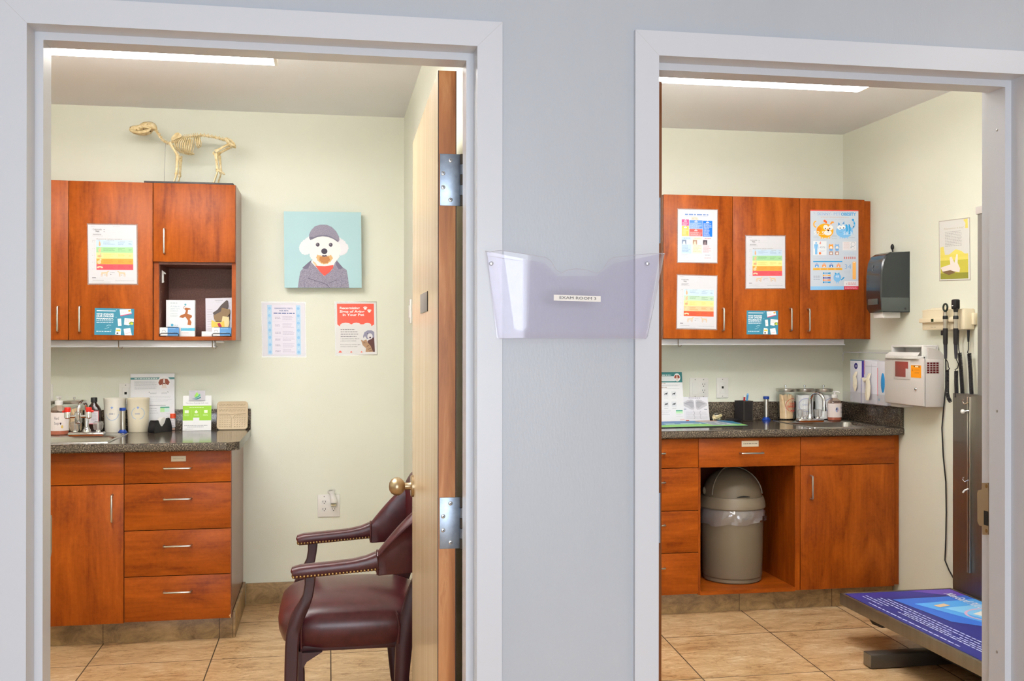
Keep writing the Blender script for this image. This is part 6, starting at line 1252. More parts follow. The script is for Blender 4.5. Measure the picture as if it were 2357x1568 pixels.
# outlet and night light
def outlet():
    Y = YB-.0005; a, c = onY(731.5, 1139, Y), onY(782.5, 1189, Y); t = thing('wall_outlet', 'white double wall outlet low on the left room back wall', 'wall outlet', ((a.x+c.x)/2, Y, c.z)); q = MB(); q.box(a.x, c.x, Y-.006, Y, c.z, a.z, 'wplate', .0025); part('plate', q, t); mz = (a.z+c.z)/2; w_ = c.x-a.x; mx = (a.x+c.x)/2
    for cx in (mx-w_*.21, mx+w_*.21):
        for dz in (.0195, -.0195):
            q = MB(); n = 20; q.loft([[Vector((cx+.0165*cos(2*PI*j/n), Y-.006-k, mz+dz+max(-.0125, min(.0125, .0165*sin(2*PI*j/n))))) for j in range(n)] for k in (0, .002)], 'white'); o = part('receptacle', q, t)
            q = MB(); [q.box(cx+dx-.0011, cx+dx+.0011, Y-.0086, Y-.0078, mz+dz-.001, mz+dz+.008, 'blacks') for dx in (-.0065, .0065)]; q.lathe([(.0026, -.0006), (.0001, -.0006)], (cx, Y-.008, mz+dz-.006), 'blacks', 10, 'y'); part('slot', q, o)
        q = MB(); q.lathe([(.003, -.0008), (.001, -.0014)], (cx, Y-.006, mz+.049), 'grey', 10, 'y'); part('screw', q, t)
    cx = mx+w_*.21; zz = mz+.0195; t = thing('night_light', 'small plug-in air freshener in the white double outlet', 'plug-in', (cx, Y-.03, zz-.012)); q = MB()
    k = .011
    q.lathe([(.0145, -.004), (.0165, .004), (.0165, .014), (.013, .018)], (cx, Y-.027, zz-.016), 'glass', 20); q.lathe([(.012, -.002), (.0135, .004), (.0135, .008)], (cx, Y-.027, zz-.016), '#d8c8a8', 18); part('oil_vial', q, t, 'clear vial')
    q = MB(); rings = []
    for dx, z, rx, ry in ((.001, zz+.0, .017, .0165), (.0005, zz+.012, .0185, .018), (-.002, zz+.026, .0175, .017), (-.005, zz+.036, .0135, .013), (-.009, zz+.047, .0135, .012), (-.011, zz+.058, .0195, .013), (-.010, zz+.064, .0205, .012)): rings.append([Vector((cx+dx+rx*cos(2*PI*j/20), Y-.027+ry*sin(2*PI*j/20), z+(.004*cos(2*PI*j/20) if z > zz+.05 else 0))) for j in range(20)])
    q.loft(rings, 'white'); q.box(cx-.010, cx+.010, Y-.012, Y-.0082, zz-.010, zz+.020, 'white', .001); part('housing', q, t)
    q = MB(); q.lathe([(.0155, 0), (.001, .0008)], (cx-.0105, Y-.027, zz+.0645), 'grey', 16); part('vent', q, t, 'grey slanted vent')
outlet()
# light switch edge on the right wall of the left room
X = XR1-.0005; a = onX(945, 690, X); c = onX(951.5, 744, X); q = MB(); ym = a.y-.035
t = thing('light_switch', 'white switch plate on the left room side wall, just past the door edge', 'light switch', (X, ym, c.z)); q.box(X-.008, X, ym-.035, a.y, c.z, a.z, 'wplate', .002); part('plate', q, t); q = MB(); q.box(X-.012, X-.008, ym-.014, ym+.018, (a.z+c.z)/2-.03, (a.z+c.z)/2+.03, 'white', .001); part('rocker', q, t)
q = MB(); [q.lathe([(.003, -.0008), (.001, -.0014)], (X-.008, a.y-.012, z), 'grey', 10, 'x') for z in (a.z-.008, c.z+.008)]; part('screw', q, t)

# ================================================================== DOG SKELETON ON THE CABINET
def skeleton():
    Yc = 5.345; rg = (280, 265, 8.418)
    P = lambda x, y, dy=0: onY(280+x/rg[2], 265+y/rg[2], Yc)+Vector((0, dy, 0))
    # its board
    a, b_ = onY(332, 416.8, 5.225), onY(537, 423.2, 5.225); zt_ = zt-.001
    ztop = zt_+.010
    t = thing('dog_skeleton', 'mounted cream dog skeleton standing on top of the left wall cabinet', 'skeleton', ((a.x+b_.x)/2, Yc, zt_))
    q = MB(); q.box(a.x, b_.x, 5.215, 5.475, zt_+.0005, ztop, 'charcoal', .0015); part('board', q, t, 'dark grey base board')
    T = lambda pts, r, n=8, m_='bone', qq=None: (qq or MB()).tube([P(*p) for p in pts], r, m_, n)
    s_ = 5.345/2374
    # skull
    q = MB(); rings = []
    for x, yt, yb2, w in ((155, 245, 275, .006), (170, 226, 295, .010), (215, 205, 318, .014), (290, 198, 330, .017), (345, 188, 325, .020), (385, 160, 312, .025), (430, 136, 300, .030), (520, 130, 298, .034), (600, 138, 300, .033), (650, 165, 300, .027), (678, 205, 300, .018), (686, 235, 280, .010)):
        c_ = (P(x, yt)+P(x, yb2))/2; h = (P(x, yt).z-P(x, yb2).z)/2
        rings.append([c_+Vector((0, w*cos(2*PI*j/16), h*sin(2*PI*j/16))) for j in range(16)])
    q.loft(rings, 'bone')
    for dy in (-.03, .03): q.tube([P(345, 262, dy*.6), P(400, 262, dy*1.05), P(470, 255, dy*1.15), P(540, 268, dy*1.1), P(580, 285, dy*.8)], [.004, .0045, .004, .004, .005], 'bone', 8)
    sk = part('skull', q, t)
    q = MB()
    for dy in (-1, 1): q.ball(P(428, 250, dy*.026), (.008, .0035, .005), 'bonedark', 10, 6); q.ball(P(180, 245, dy*.009), (.004, .002, .004), 'bonedark', 8, 4); q.tube([P(512, 215, dy*.0335), P(530, 195, dy*.0335)], .0012, 'bonedark', 6); q.ball(P(440, 290, dy*.024), (.004, .004, .004), 'bonedark', 8, 4); q.ball(P(545, 305, dy*.02), (.004, .003, .004), 'bonedark', 8, 4); q.ball(P(295, 296, dy*.0155), (.003, .002, .003), 'bonedark', 8, 4)
    part('hollow', q, sk, 'dark eye sockets and nostrils')
    q = MB()
    for dy in (-1, 1): q.tube([P(180, 296, dy*.007), P(230, 322, dy*.012), P(320, 345, dy*.016), P(400, 350, dy*.020), (P(470, 338, dy*.024)), P(540, 312, dy*.026), P(570, 288, dy*.026)], [.006, .008, .0085, .0095, .0095, .008, .004], 'bone', 8)
    q.tube([P(165, 270), P(180, 300), P(230, 325)], [.006, .007, .006], 'bone', 8)
    for i in range(9): x = 195+i*30; q.tube([P(x, 318+i*3, -.012-.0007*i), P(x+3, 296, -.013-.0006*i)], [.0024, .0012], 'bone', 6)
    part('jaw', q, t)
    # spine: separate vertebra knobs on a rod
    def chain(pts, n, r, spin, down=0):
        q = MB(); V = [P(*p) for p in pts]; L_ = [0]
        for a_, b2 in zip(V, V[1:]): L_.append(L_[-1]+(b2-a_).length)
        def at(d):
            for i in range(len(V)-1):
                if d <= L_[i+1] or i == len(V)-2: f = (d-L_[i])/(L_[i+1]-L_[i]); return V[i].lerp(V[i+1], f), (V[i+1]-V[i]).normalized()
        for i in range(n):
            p, d = at(L_[-1]*(i+.5)/n); hl = L_[-1]/n*.5; up = Vector((-d.z, 0, d.x)); up = up if up.z > 0 else -up
            q.tube([p-d*hl*.95, p-d*hl*.5, p+d*hl*.5, p+d*hl*.95], [r*1.1, r*.8, r*.8, r*1.15], 'bone', 8)
            q.tube([p+up*r*.5, p+up*(r+spin)-d*spin*.3], [r*.5, r*.28], 'bone', 6)
            for sy in (-1, 1): q.tube([p+Vector((0, sy*r*.4, 0)), p+Vector((0, sy*(r+.006), -.002))-up*down], [r*.42, r*.25], 'bone', 6)
        return q
    part('neck_vertebrae', chain([(655, 290), (700, 345), (740, 415), (800, 490), (870, 535), (960, 540), (1040, 500), (1090, 455)], 8, .0068, .004), t)
    part('chest_vertebrae', chain([(1085, 455), (1190, 440), (1320, 420), (1500, 398)], 12, .0058, .009), t)
    part('loin_vertebrae', chain([(1500, 396), (1620, 398), (1760, 420), (1880, 448), (1985, 480), (2060, 490)], 8, .0068, .006, .003), t)
    q = chain([(2060, 490), (2130, 540), (2195, 595)], 5, .005, .003); part('sacrum', q, t)
    # ribs
    for sy in (-1, 1):
        for i in range(12):
            f = i/11; x0 = 1110+400*f; y0 = 450-48*f; xm_ = x0-70+78*f+(-8); ym_ = 565+35*math.sin(f*2.2); xe_ = (1060+330*f)+20; ye_ = 655+95*min(1, f*1.6) if i < 9 else 640-60*(i-9)/3
            w = .030+.018*math.sin(PI*min(1, f*1.1)); xe_ = xe_ if i < 9 else 1478+20*(i-9); xm_ = xm_ if i < 9 else x0+18; ym_ = ym_ if i < 9 else 540
            q = MB(); q.tube([P(x0, y0, sy*.006), P(x0-4, y0+28, sy*w*.75), P(xm_, ym_-20, sy*w), P((xm_+xe_)/2, (ym_+ye_)/2+20, sy*w*.95), P(xe_, ye_, sy*w*.55)], [.0024, .0026, .0028, .0026, .0020], 'bone', 6); part('rib', q, t)
    q = chain([(1050, 650), (1140, 715), (1240, 745), (1330, 758), (1410, 750)], 7, .005, .001); part('breastbone', q, t)
    q = MB()
    for i in range(8):
        for sy in (-1, 1): q.tube([P(1080+38*i, 668+11*i if i < 6 else 735, sy*.026), P(1130+36*i, 725+5*i, sy*.010)], .0022, 'bone', 6)
    part('rib_cartilage', q, t)
    # shoulder blades
    for sy in (-1, 1):
        q = MB(); o = sy*.044; pts = [P(1000, 455, o), P(1060, 385, o*.85), (P(1105, 362, o*.75)), P(1160, 385, o*.72), P(1190, 430, o*.78), P(1170, 460, o*.9), P(1080, 495, o), P(1020, 530, o*1.05), P(995, 545, o*1.05), P(985, 500, o*1.05)]
        q.prism(pts, (0, sy*.004, 0), 'bone'); q.tube([P(1005, 525, o*1.12), P(1080, 440, o*1.08), P(1130, 380, o*.95)], [.004, .003, .0015], 'bone', 6); part('shoulder_blade', q, t)
    for sy, dx in ((-1, 0), (1, 42)):
        o = sy*.040; y1 = lambda v: v
        q = MB(); q.tube([P(955, 560, o), P(985, 620, o), P(1040, 700, o), P(1085, 775, o*.95), P(1100+dx*.5, 820, o*.9)], [.009, .0065, .0055, .0065, .008], 'bone', 10); q.tube([P(1118+dx*.6, 770, o*.9), P(1110+dx*.6, 860, o*.9), P(1098+dx*.6, 1000, o*.9), P(1082+dx*.6, 1150, o*.9)], [.004, .0055, .0045, .006], 'bone', 8); q.tube([P(1090+dx*.6, 830, o*.84), P(1082+dx*.6, 1000, o*.84), P(1075+dx*.6, 1140, o*.84)], [.006, .0045, .0055], 'bone', 8)
        q.ball(P(1078+dx*.6, 1160, o*.88), (.009, .008, .008), 'bone', 8, 5)
        base = Vector((0, 0, 0)); pf = P(1078+dx*.6, 1165, o*.88)
        for k in range(4): yy = (k-1.5)*.007; q.tube([pf+Vector((0, yy*.6, 0)), pf+Vector((-.002, yy, -.014)), Vector((pf.x-.010, pf.y+yy*1.3, ztop+.012)), Vector((pf.x-.024, pf.y+yy*1.6, ztop+.004))], [.0032, .0026, .003, .002], 'bone', 6)
        part('front_leg', q, t)
    # pelvis and hind legs
    q = MB()
    for sy in (-1, 1):
        o = sy*.026; q.prism([P(1990, 470, o), P(2035, 455, o*1.1), P(2070, 500, o), P(2090, 560, o), P(2075, 580, o), P(2040, 545, o)], (0, sy*.004, 0), 'bone'); q.tube([P(2030, 470, o), P(2085, 565, o), P(2150, 590, o), P(2205, 605, o)], [.006, .009, .0065, .007], 'bone', 8); q.tube([P(2040, 460, o), P(2130, 500, o*.9), P(2200, 590, o)], [.0035, .004, .005], 'bone', 8)
    q.tube([P(2120, 610, -.026), P(2130, 618, 0), P(2120, 610, .026)], .005, 'bone', 8); part('pelvis', q, t)
    for sy, dx, dy_ in ((-1, 0, 0), (1, 40, 14)):
        o = sy*.034; q = MB(); q.tube([P(2090, 580, o), P(2070, 600+dy_, o), P(1990, 640+dy_, o), P(1900, 690+dy_, o), P(1830+dx*.5, 730+dy_, o)], [.009, .007, .006, .0065, .010], 'bone', 10); q.ball(P(1800+dx, 760, o), (.007, .006, .009), 'bone', 8, 5)
        q.tube([P(1835+dx, 770, o), P(1850+dx, 850, o), P(1862+dx, 960, o), P(1868+dx, 1070, o)], [.010, .0068, .0055, .0075], 'bone', 10); q.tube([P(1820+dx, 790, o*1.2), P(1845+dx, 960, o*1.15), P(1856+dx, 1070, o*1.1)], [.003, .0022, .003], 'bone', 6)
        hk = P(1875+dx, 1095, o); q.ball(hk, (.010, .009, .009), 'bone', 8, 5); q.tube([hk, P(1925+dx, 1110, o), P(1938+dx, 1135, o)], [.006, .005, .005], 'bone', 8)
        for k in range(4): yy = (k-1.5)*.006; q.tube([hk+Vector((0, yy*.6, 0)), hk+Vector((-.004, yy, -.018)), Vector((hk.x-.018, hk.y+yy*1.3, ztop+.014)), Vector((hk.x-.034, hk.y+yy*1.6, ztop+.004))], [.0034, .0028, .0032, .002], 'bone', 6)
        part('hind_leg', q, t)
    q = MB(); e0 = P(850, 560); q.tube([Vector((P(825, 1290).x, Yc, ztop)), e0, P(862, 540)], .0018, 'chrome', 8); part('support_rod', q, t, 'thin steel rod')
skeleton()

# ================================================================== RIGHT ROOM: BIN IN THE CABINET BAY
def bin_():
    x0, x1, zf = BAY; Yb = 5.17; xc = onY(1685, 1330, Yb).x; z0 = zf+.0006; r0 = (onY(1749, 1330, Yb).x-onY(1621, 1330, Yb).x)/2
    H = lambda v: zY(v, Yb-.10, 1685)
    t = thing('rubbish_bin', 'taupe round bin with domed lid and clear liner in the open cabinet bay', 'bin', (xc, Yb, z0))
    zr = H(1172); r1 = (onY(1753, 1180, Yb).x-onY(1617, 1180, Yb).x)/2
    q = MB(); q.lathe([(r0*.93, 0), (r0*.97, .006), (r0*.97, .022), (r0*.995, .026), (r0, .03), (r1*.985, zr-z0-.004), (r1*.985, zr-z0), (r1*.95, zr-z0)], (xc, Yb, z0), 'taupe', 48); part('body', q, t)
    # collar of the lid
    zc = H(1146)-z0; zk = zr-z0; q = MB(); q.lathe([(r1*1.02, zk-.002), (r1*1.045, zk+.004), (r1*1.04, zk+.026), (r1*1.0, zc-.010), (r1*.97, zc), (r1*.93, zc)], (xc, Yb, z0), 'taupe2', 48); ld = part('lid_collar', q, t)
    # dome: low hood at the back, swing flap dome in front
    rd = r1*.93; hd = H(1081)-z0-zc; q = MB(); q.lathe([(rd*cos(a), zc+hd*sin(a)) for a in [PI/2*i/10 for i in range(10)]]+[(.002, zc+hd)], (xc, Yb, z0), 'taupe', 40); part('dome', q, t)
    q = MB(); hf = lambda th: Vector((xc+rd*1.01*sin(th), Yb-rd*.42*cos(th)-.0, z0+zc+hd*1.02*cos(th)))
    pts = []
    for i in range(21):
        th = -PI/2*.96+PI*.96*i/20; sx, cz = sin(th), cos(th); yq = Yb-rd*.52*math.sqrt(max(0, 1-.55*cz*cz)); pts.append(Vector((xc+rd*.90*sx, yq+.0, z0+zc+.004+hd*.99*cz)))
    q.tube([Vector((p.x, Yb-math.sqrt(max(0, rd*rd*1.02*(1-((p.z-z0-zc)/hd)**2 if (p.z-z0-zc) < hd else 0)-(p.x-xc)**2)), p.z)) for p in pts], .004, 'taupe2', 8); part('flap_rim', q, t, 'raised rim of the swing flap')
    q = MB(); q.tube([Vector((xc+d, Yb-rd*1.005, z0+zc+.012-abs(d)*.05)) for d in (-.036, -.02, 0, .02, .036)], [(.001, .001), (.003, .002), (.004, .002), (.003, .002), (.001, .001)], 'blacks', 8, up=(0, 1, 0)); part('finger_slot', q, t)
    for sx in (-1, 1): q = MB(); q.ball((xc+sx*rd*1.01, Yb, z0+zc+.026), (.008, .013, .020), 'taupe2'); part('hinge_boss', q, t)
    # liner hanging out under the collar
    q = MB(); rings = []; n = 60
    for k, (f, zz) in enumerate(((1.0, 0), (1.045, .012), (1.06, .03), (1.045, .05), (1.03, .064))):
        ring = []
        for j in range(n):
            th = 2*PI*j/n; wob = .006*math.sin(9*th+k*1.3)+.004*math.sin(17*th+k*2.1); low = .022*(.5+.5*math.sin(th*1.0-1.2))*(k/4) ; rr = r1*f+wob*min(1, k/2); ring.append(Vector((xc+rr*cos(th), Yb+rr*sin(th), zr-.002-zz-low-(.005*math.sin(7*th))*(k == 4))))
        rings.append(ring)
    q.loft(rings, 'bag', True, False, False); part('liner', q, t, 'clear plastic bin liner')
bin_()

# ================================================================== RIGHT WALL THINGS
XW = XR2-.0005
def towel():
    ya = onX(2094, 640, XW).y; zt_ = onX(2094, 579, XW).z; zb = onX(2094, 719, XW).z
    D = XW-xr(2058)*ya; yb = XW/xr(2003); 
    # far edge of the front: u 1990
    D = max(.16, D); xf = XW-D; yf = xf/xr(1991)
    t = thing('towel_dispenser', 'smoky black paper towel dispenser on the right wall beside the cabinets', 'towel dispenser', (XW-D/2, (ya+yf)/2, zb))
    # side profile in X-Z, extruded along Y, with rounded top front
    prof = [(XW, zb), (xf+.018, zb), (xf+.004, zb+.02), (xf, zb+.09), (xf+.002, zb+.20), (xf+.010, zt_-.055), (xf+.026, zt_-.022), (xf+.055, zt_-.004), (XW, zt_)]
    q = MB(); n = len(prof); rings = []
    for k, (dy, sh) in enumerate(((0, .006), (.006, 0), (yf-ya-.012, 0), (yf-ya, .010))):
        rings.append([Vector((min(XW, x+sh*(1 if x < XW-.01 else 0)), ya+dy, z-(sh if z > zt_-.06 and x < XW else 0)*.6)) for x, z in prof])
    q.loft(rings, 'smoke'); part('cover', q, t)
    q = MB(); q.box(xf+.004, XW-.004, ya-.0008, ya+.002, zb+.004, zb+.075, 'smoke2', .001); q.obox((xf-.0004, (ya+yf)/2, zb+.055), Vector((0, 1, 0)), Vector((0, 0, 1)), Vector((1, 0, 0)), (yf-ya)*.6, .030, .002, 'smoke2', .0009); part('window', q, t, 'translucent grey viewing strip')
    q = MB(); cy = ya+.45*(yf-ya); q.box(xf+.03, XW-.03, ya+.035, yf-.03, zb-.028, zb+.004, '#e9e6e3', .004); part('paper', q, t, 'white paper towel')
    kx = XW-.02; ky = onX(2056, 575, kx).y; q = MB(); q.tube([(kx, ky, zt_-.004), (kx-.003, ky, zt_+.010), (kx-.004, ky, zt_+.022)], [.0035, .004, .0045], 'black', 8); q.ball((kx-.005, ky, zt_+.033), (.009, .010, .016), 'black'); part('lever', q, t, 'black lever')
    s = Sheet((xf-.0002+.007, ya+.62*(yf-ya), zt_-.062), (xf-.0002+.007, ya+.50*(yf-ya), zt_-.062), (xf+.0035, ya+.62*(yf-ya), zt_-.10), (0, 0, 20, 18), None, 0, step=.0006); s.ell(10, 5, 3, 4, '#7d868a', 1); s.body(3, 17, (14,), 3, '#7d868a', 1, 0); part('emblem', s.mb, t, 'pale emblem')
    q = MB(); q.lathe([(.006, -.001), (.002, -.0014)], (XW-.025, ya, zb+.018), 'black', 14, 'y'); part('lock', q, t)
K['smoke2'] = mat('smoked_window', '#4c5250', .25)
towel()

def wallbox(u_wall, u_front, u_far, vt, vb):
    """near face plane Y from where it meets the wall, depth from its front edge, far end from the front's far edge"""
    ya = onX(u_wall, (vt+vb)/2, XW).y; xf = xr(u_front, (vt+vb)/2)*ya; yf = xf/xr(u_far, (vt+vb)/2); return ya, xf, yf
def sharps():
    ya, xf, yf = wallbox(2174, 2125, 2036, 830, 940); zt_ = onY(2125, 826, ya).z; zb = onY(2125, 938, ya).z
    t = thing('sharps_container', 'pale grey locking sharps disposal cabinet on the right wall', 'sharps container', ((xf+XW)/2, (ya+yf)/2, zb))
    q = MB(); q.box(xf+.012, XW, ya, yf, zb, zt_, 'greyp', .006); part('cabinet', q, t)
    q = MB(); q.box(xf, xf+.0118, ya-.001, yf+.001, zb+.004, zt_+.002, 'greyp', .004); d = part('door', q, t)
    def F(fy0, fy1, fz0, fz1, off, m_, bev=.0): q = MB(); y0, y1 = ya+(yf-ya)*fy0, ya+(yf-ya)*fy1; z0, z1 = zb+(zt_-zb)*fz0, zb+(zt_-zb)*fz1; q.box(xf-off, xf+.0005, y0, y1, z0, z1, m_, bev); return q
    part('window_frame', F(.31, .74, .55, .97, .003, 'greyp', .0012), d); part('window', F(.36, .70, .60, .93, .0034, 'redwin', .0012), d, 'dark red window'); part('gauge', F(.355, .42, .60, .78, .0042, 'greyp'), d)
    y1 = ya+(yf-ya)*.30; y0 = ya+(yf-ya)*.05; z1 = zb+(zt_-zb)*.86; z0 = zb+(zt_-zb)*.60
    s = Sheet((xf-.0004, y1, z1), (xf-.0004, y0, z1), (xf-.0004, y1, z0), (1425, 525, 1630, 760), '#f39a1a', .0004); s.rect(1425, 500, 1630, 528, '#efe6e2', 0); s.rect(1510, 538, 1575, 562, '#f6e6c4', 1); s.rect(1485, 540, 1505, 556, '#3a2a14', 1); s.rect(1580, 546, 1602, 562, '#3a2a14', 1); s.body(1445, 1470, (600, 630), 12, '#b0641a', 1, 0); s.body(1500, 1610, (605, 622, 660, 680), 7, '#c87a1c', 1, .2); part('label', s.mb, d, 'orange warning label')
    q = MB(); q.lathe([(.0085, 0), (.0085, -.004), (.006, -.007), (.001, -.007)], (xf, ya+(yf-ya)*.17, zb+(zt_-zb)*.36), 'chrome', 20, 'x'); q.box(xf-.0085, xf-.0065, ya+(yf-ya)*.17-.0012, ya+(yf-ya)*.17+.0012, zb+(zt_-zb)*.36-.004, zb+(zt_-zb)*.36+.004, 'blacks'); part('lock', q, d, 'chrome lock')
    # louvred side with the grid of holes
    q = MB(); xa, xb = xr(2133)*ya, xr(2161)*ya; g0, g1 = onY(2147, 860, ya).z, onY(2147, 834, ya).z; q.box(xa-.002, xb+.002, ya-.0006, ya+.001, g0-.002, g1+.002, '#bdb6b3', .0005); vents = part('vent_panel', q, t)
    q = MB()
    for i in range(4):
        for j in range(5): w_ = (xb-xa)/4; h = (g1-g0)/5; q.box(xa+i*w_+w_*.12, xa+(i+1)*w_-w_*.12, ya-.001, ya-.0004, g0+j*h+h*.12, g0+(j+1)*h-h*.12, '#5e1518')
    part('holes', q, vents, 'dark red openings')
    # white drop-in top: tray and hood
    q = MB(); ym = ya+(yf-ya)*.10; ye = ya+(yf-ya)*.93
    q.box(xf-.012, xf+.035, ym, ye, zt_-.004, zt_+.012, 'white', .004); q.prism([(xf-.012, ym, zt_+.012), (xf-.012, ye, zt_+.012), (xf+.008, ye-.01, zt_+.030), (xf+.008, ym+.01, zt_+.030)], (.003, 0, 0), 'white'); tr = part('tray', q, t, 'white tray')
    s = Sheet((xf-.0122, ya+(yf-ya)*.72, zt_+.010), (xf-.0122, ya+(yf-ya)*.40, zt_+.010), (xf-.0122, ya+(yf-ya)*.72, zt_-.002), (0, 0, 30, 12), None, 0); s.ring(15, 5, 12, 4, 1, '#b9b4b6', 1); s.body(6, 24, (11,), 1.5, '#9a9698', 1, 0); part('marking', s.mb, tr)
    q = MB(); zz = onX(2090, 794, xf+.06).z
    q.box(xf+.02, xf+.09, ye-.016, ye, zt_-.002, zz-.004, 'white', .003); q.box(xf+.02, xf+.09, ym, ym+.016, zt_-.002, zz-.004, 'white', .003); q.box(xf+.02, xf+.10, ym, ye, zz-.012, zz, 'white', .004); q.box(xf+.094, xf+.10, ym, ye, zt_-.002, zz, 'white'); part('hood', q, t, 'white hood over the slot')
    q = MB(); n = 10; q.prism([(xf+.03+.0, ya+.004, zt_)]+[(xf+.03+.085*cos(PI/2-PI/2*i/n), ya+.004, zt_+.052*sin(PI/2-PI/2*i/n)) for i in range(n+1)], (0, .010, 0), 'greyp'); part('side_cheek', q, t)
    q = MB(); q.box(xf+.03, XW-.01, yf-.10, yf-.01, zb-.016, zb-.0004, 'white', .002); part('foot', q, t)
    return ya, yf
SH = sharps()
def gloves():
    xb_ = XW; ya = onX(2050, 880, XW-.09).y; xf = XW-.092; yf = xf/xr(1949)
    zt_ = onX(1962, 828, xf).z; zb = onX(1962, 925, xf).z; ya2 = SH[1]+.006
    t = thing('glove_rack', 'clear plastic glove box rack on the right wall above the splash', 'glove rack', (XW-.045, (ya2+yf)/2, zb-.006))
    q = MB(); yl = yf+.035
    q.box(xf-.006, XW, ya2, yl, zb-.005, zb-.002, 'acrylic'); q.box(xf-.006, xf-.003, ya2, yl, zb-.002, zb+.055, 'acrylic'); q.box(XW-.003, XW, ya2, yl, zb-.002, zt_+.055, 'acrylic'); q.box(xf-.006, XW, yl-.003, yl, zb-.002, zb+.055, 'acrylic'); part('tray', q, t)
    zr = zt_+.040; q = MB(); q.tube([(xf-.004, ya2, zr), (xf-.004, yl-.02, zr), (xf-.004, yl-.006, zr-.004), (xf-.004, yl, zr-.016), (xf-.004, yl, zr-.05)], .0018, 'rim', 8); q.tube([(xf-.004, ya2+.04, zr), (XW-.002, ya2+.04, zr)], .0018, 'rim', 8); q.tube([(xf-.004, yl-.03, zr), (XW-.002, yl-.03, zr)], .0018, 'rim', 8); part('rail', q, t, 'clear upper rail')
    n = 3; bw = (yf-ya2)/n; us = (1957, 1989, 2019, 2052); ysb = [xf/xr(u) for u in us]; ysb[3] = max(ysb[3], ya2)
    for i in range(3):
        y1, y0 = ysb[i]-.001, ysb[i+1]+.001; lab = ('white glove box with purple side band, far left in the clear rack', 'white glove box with a cream glove hanging out, middle of the rack', 'white glove box with bright blue gloves, beside the sharps cabinet')[i]
        t = thing('glove_box', lab, 'glove box', (XW-.045, (y0+y1)/2, zb), 'glove boxes in the clear rack'); q = MB(); q.box(xf, XW-.004, y0, y1, zb, zt_-(.004 if i else 0), '#dfdfe9', .001); part('carton', q, t)
        s = Sheet((xf-.0001, y1, zt_), (xf-.0001, y0, zt_), (xf-.0001, y1, zb), (0, 0, 100, 300), None, 0)
        if i == 0: s.rect(0, 0, 100, 8, '#5b7d90', 1); s.ell(42, 44, 13, 22, '#39307e', 1); s.text('M', 36, 52, 14, '#e6e6ee', 2, w=13); s.rect(84, 6, 100, 128, '#4a35a0', 1); [s.rect(78, 130+i_*9, 84, 136+i_*9, '#7d7fb8', 1) for i_ in range(20)]
        elif i == 1: s.rect(0, 0, 4, 100, '#c87a9a', 1); s.rect(0, 40, 100, 44, '#c9c9d6', 1); [s.rect(56, 30+i_*8, 58, 36+i_*8, '#a9a9bc', 1) for i_ in range(12)]; s.rect(88, 50, 94, 58, '#555', 1) if False else None
        else: s.rect(0, 50, 8, 240, '#e49aa8', 1); s.ell(20, 265, 9, 9, '#a8c8e0', 1)
        part('print', s.mb, t); cyy = (y0+y1)/2; w_ = y1-y0; hh = zt_-zb
        q = MB()
        if i == 2: q.ball((xf+.002, xf/xr(2032), zb+hh*.50), (.006, abs(xf/xr(2037)-xf/xr(2032)), hh*.24), mat('blue_glove', '#1f86c8', .35), 16, 10); part('gloves', q, t, 'bright blue gloves in the opening')
        else:
            random.seed(11+i); L_ = .21*hh/.24; pts = [((0, .0), .010), ((-.008, .25), .016), ((-.010, .5), .020), ((-.010, .75), .017), ((-.005, 1.0), .006)] if i == 0 else [((0, 0), .010), ((-.010, .2), .018), ((-.012, .45), .022), ((-.014, .75), .024), ((-.012, 1.0), .014)]
            rings = []; zt2 = zb+hh*(.72 if i == 0 else .70)
            for k, ((dx, f), r) in enumerate(pts):
                rings.append([Vector((xf-.004+dx+(r*.5+.004*math.sin(3*j+k))*cos(2*PI*j/14)*.6, cyy+(.006*math.sin(k*2))+(r+.003*math.sin(5*j+k))*sin(2*PI*j/14), zt2-hh*(.46 if i == 0 else .62)*f)) for j in range(14)])
            q.loft(rings, 'glove')
            if i == 1: q.tube([(xf-.012, cyy+.01, zt2-hh*.14), (xf-.018, cyy+.03, zt2-hh*.17), (xf-.016, cyy+.05, zt2-hh*.12)], [.010, .009, .006], 'glove', 10)
            part('glove', q, t, 'cream latex glove hanging from the slot')
gloves()

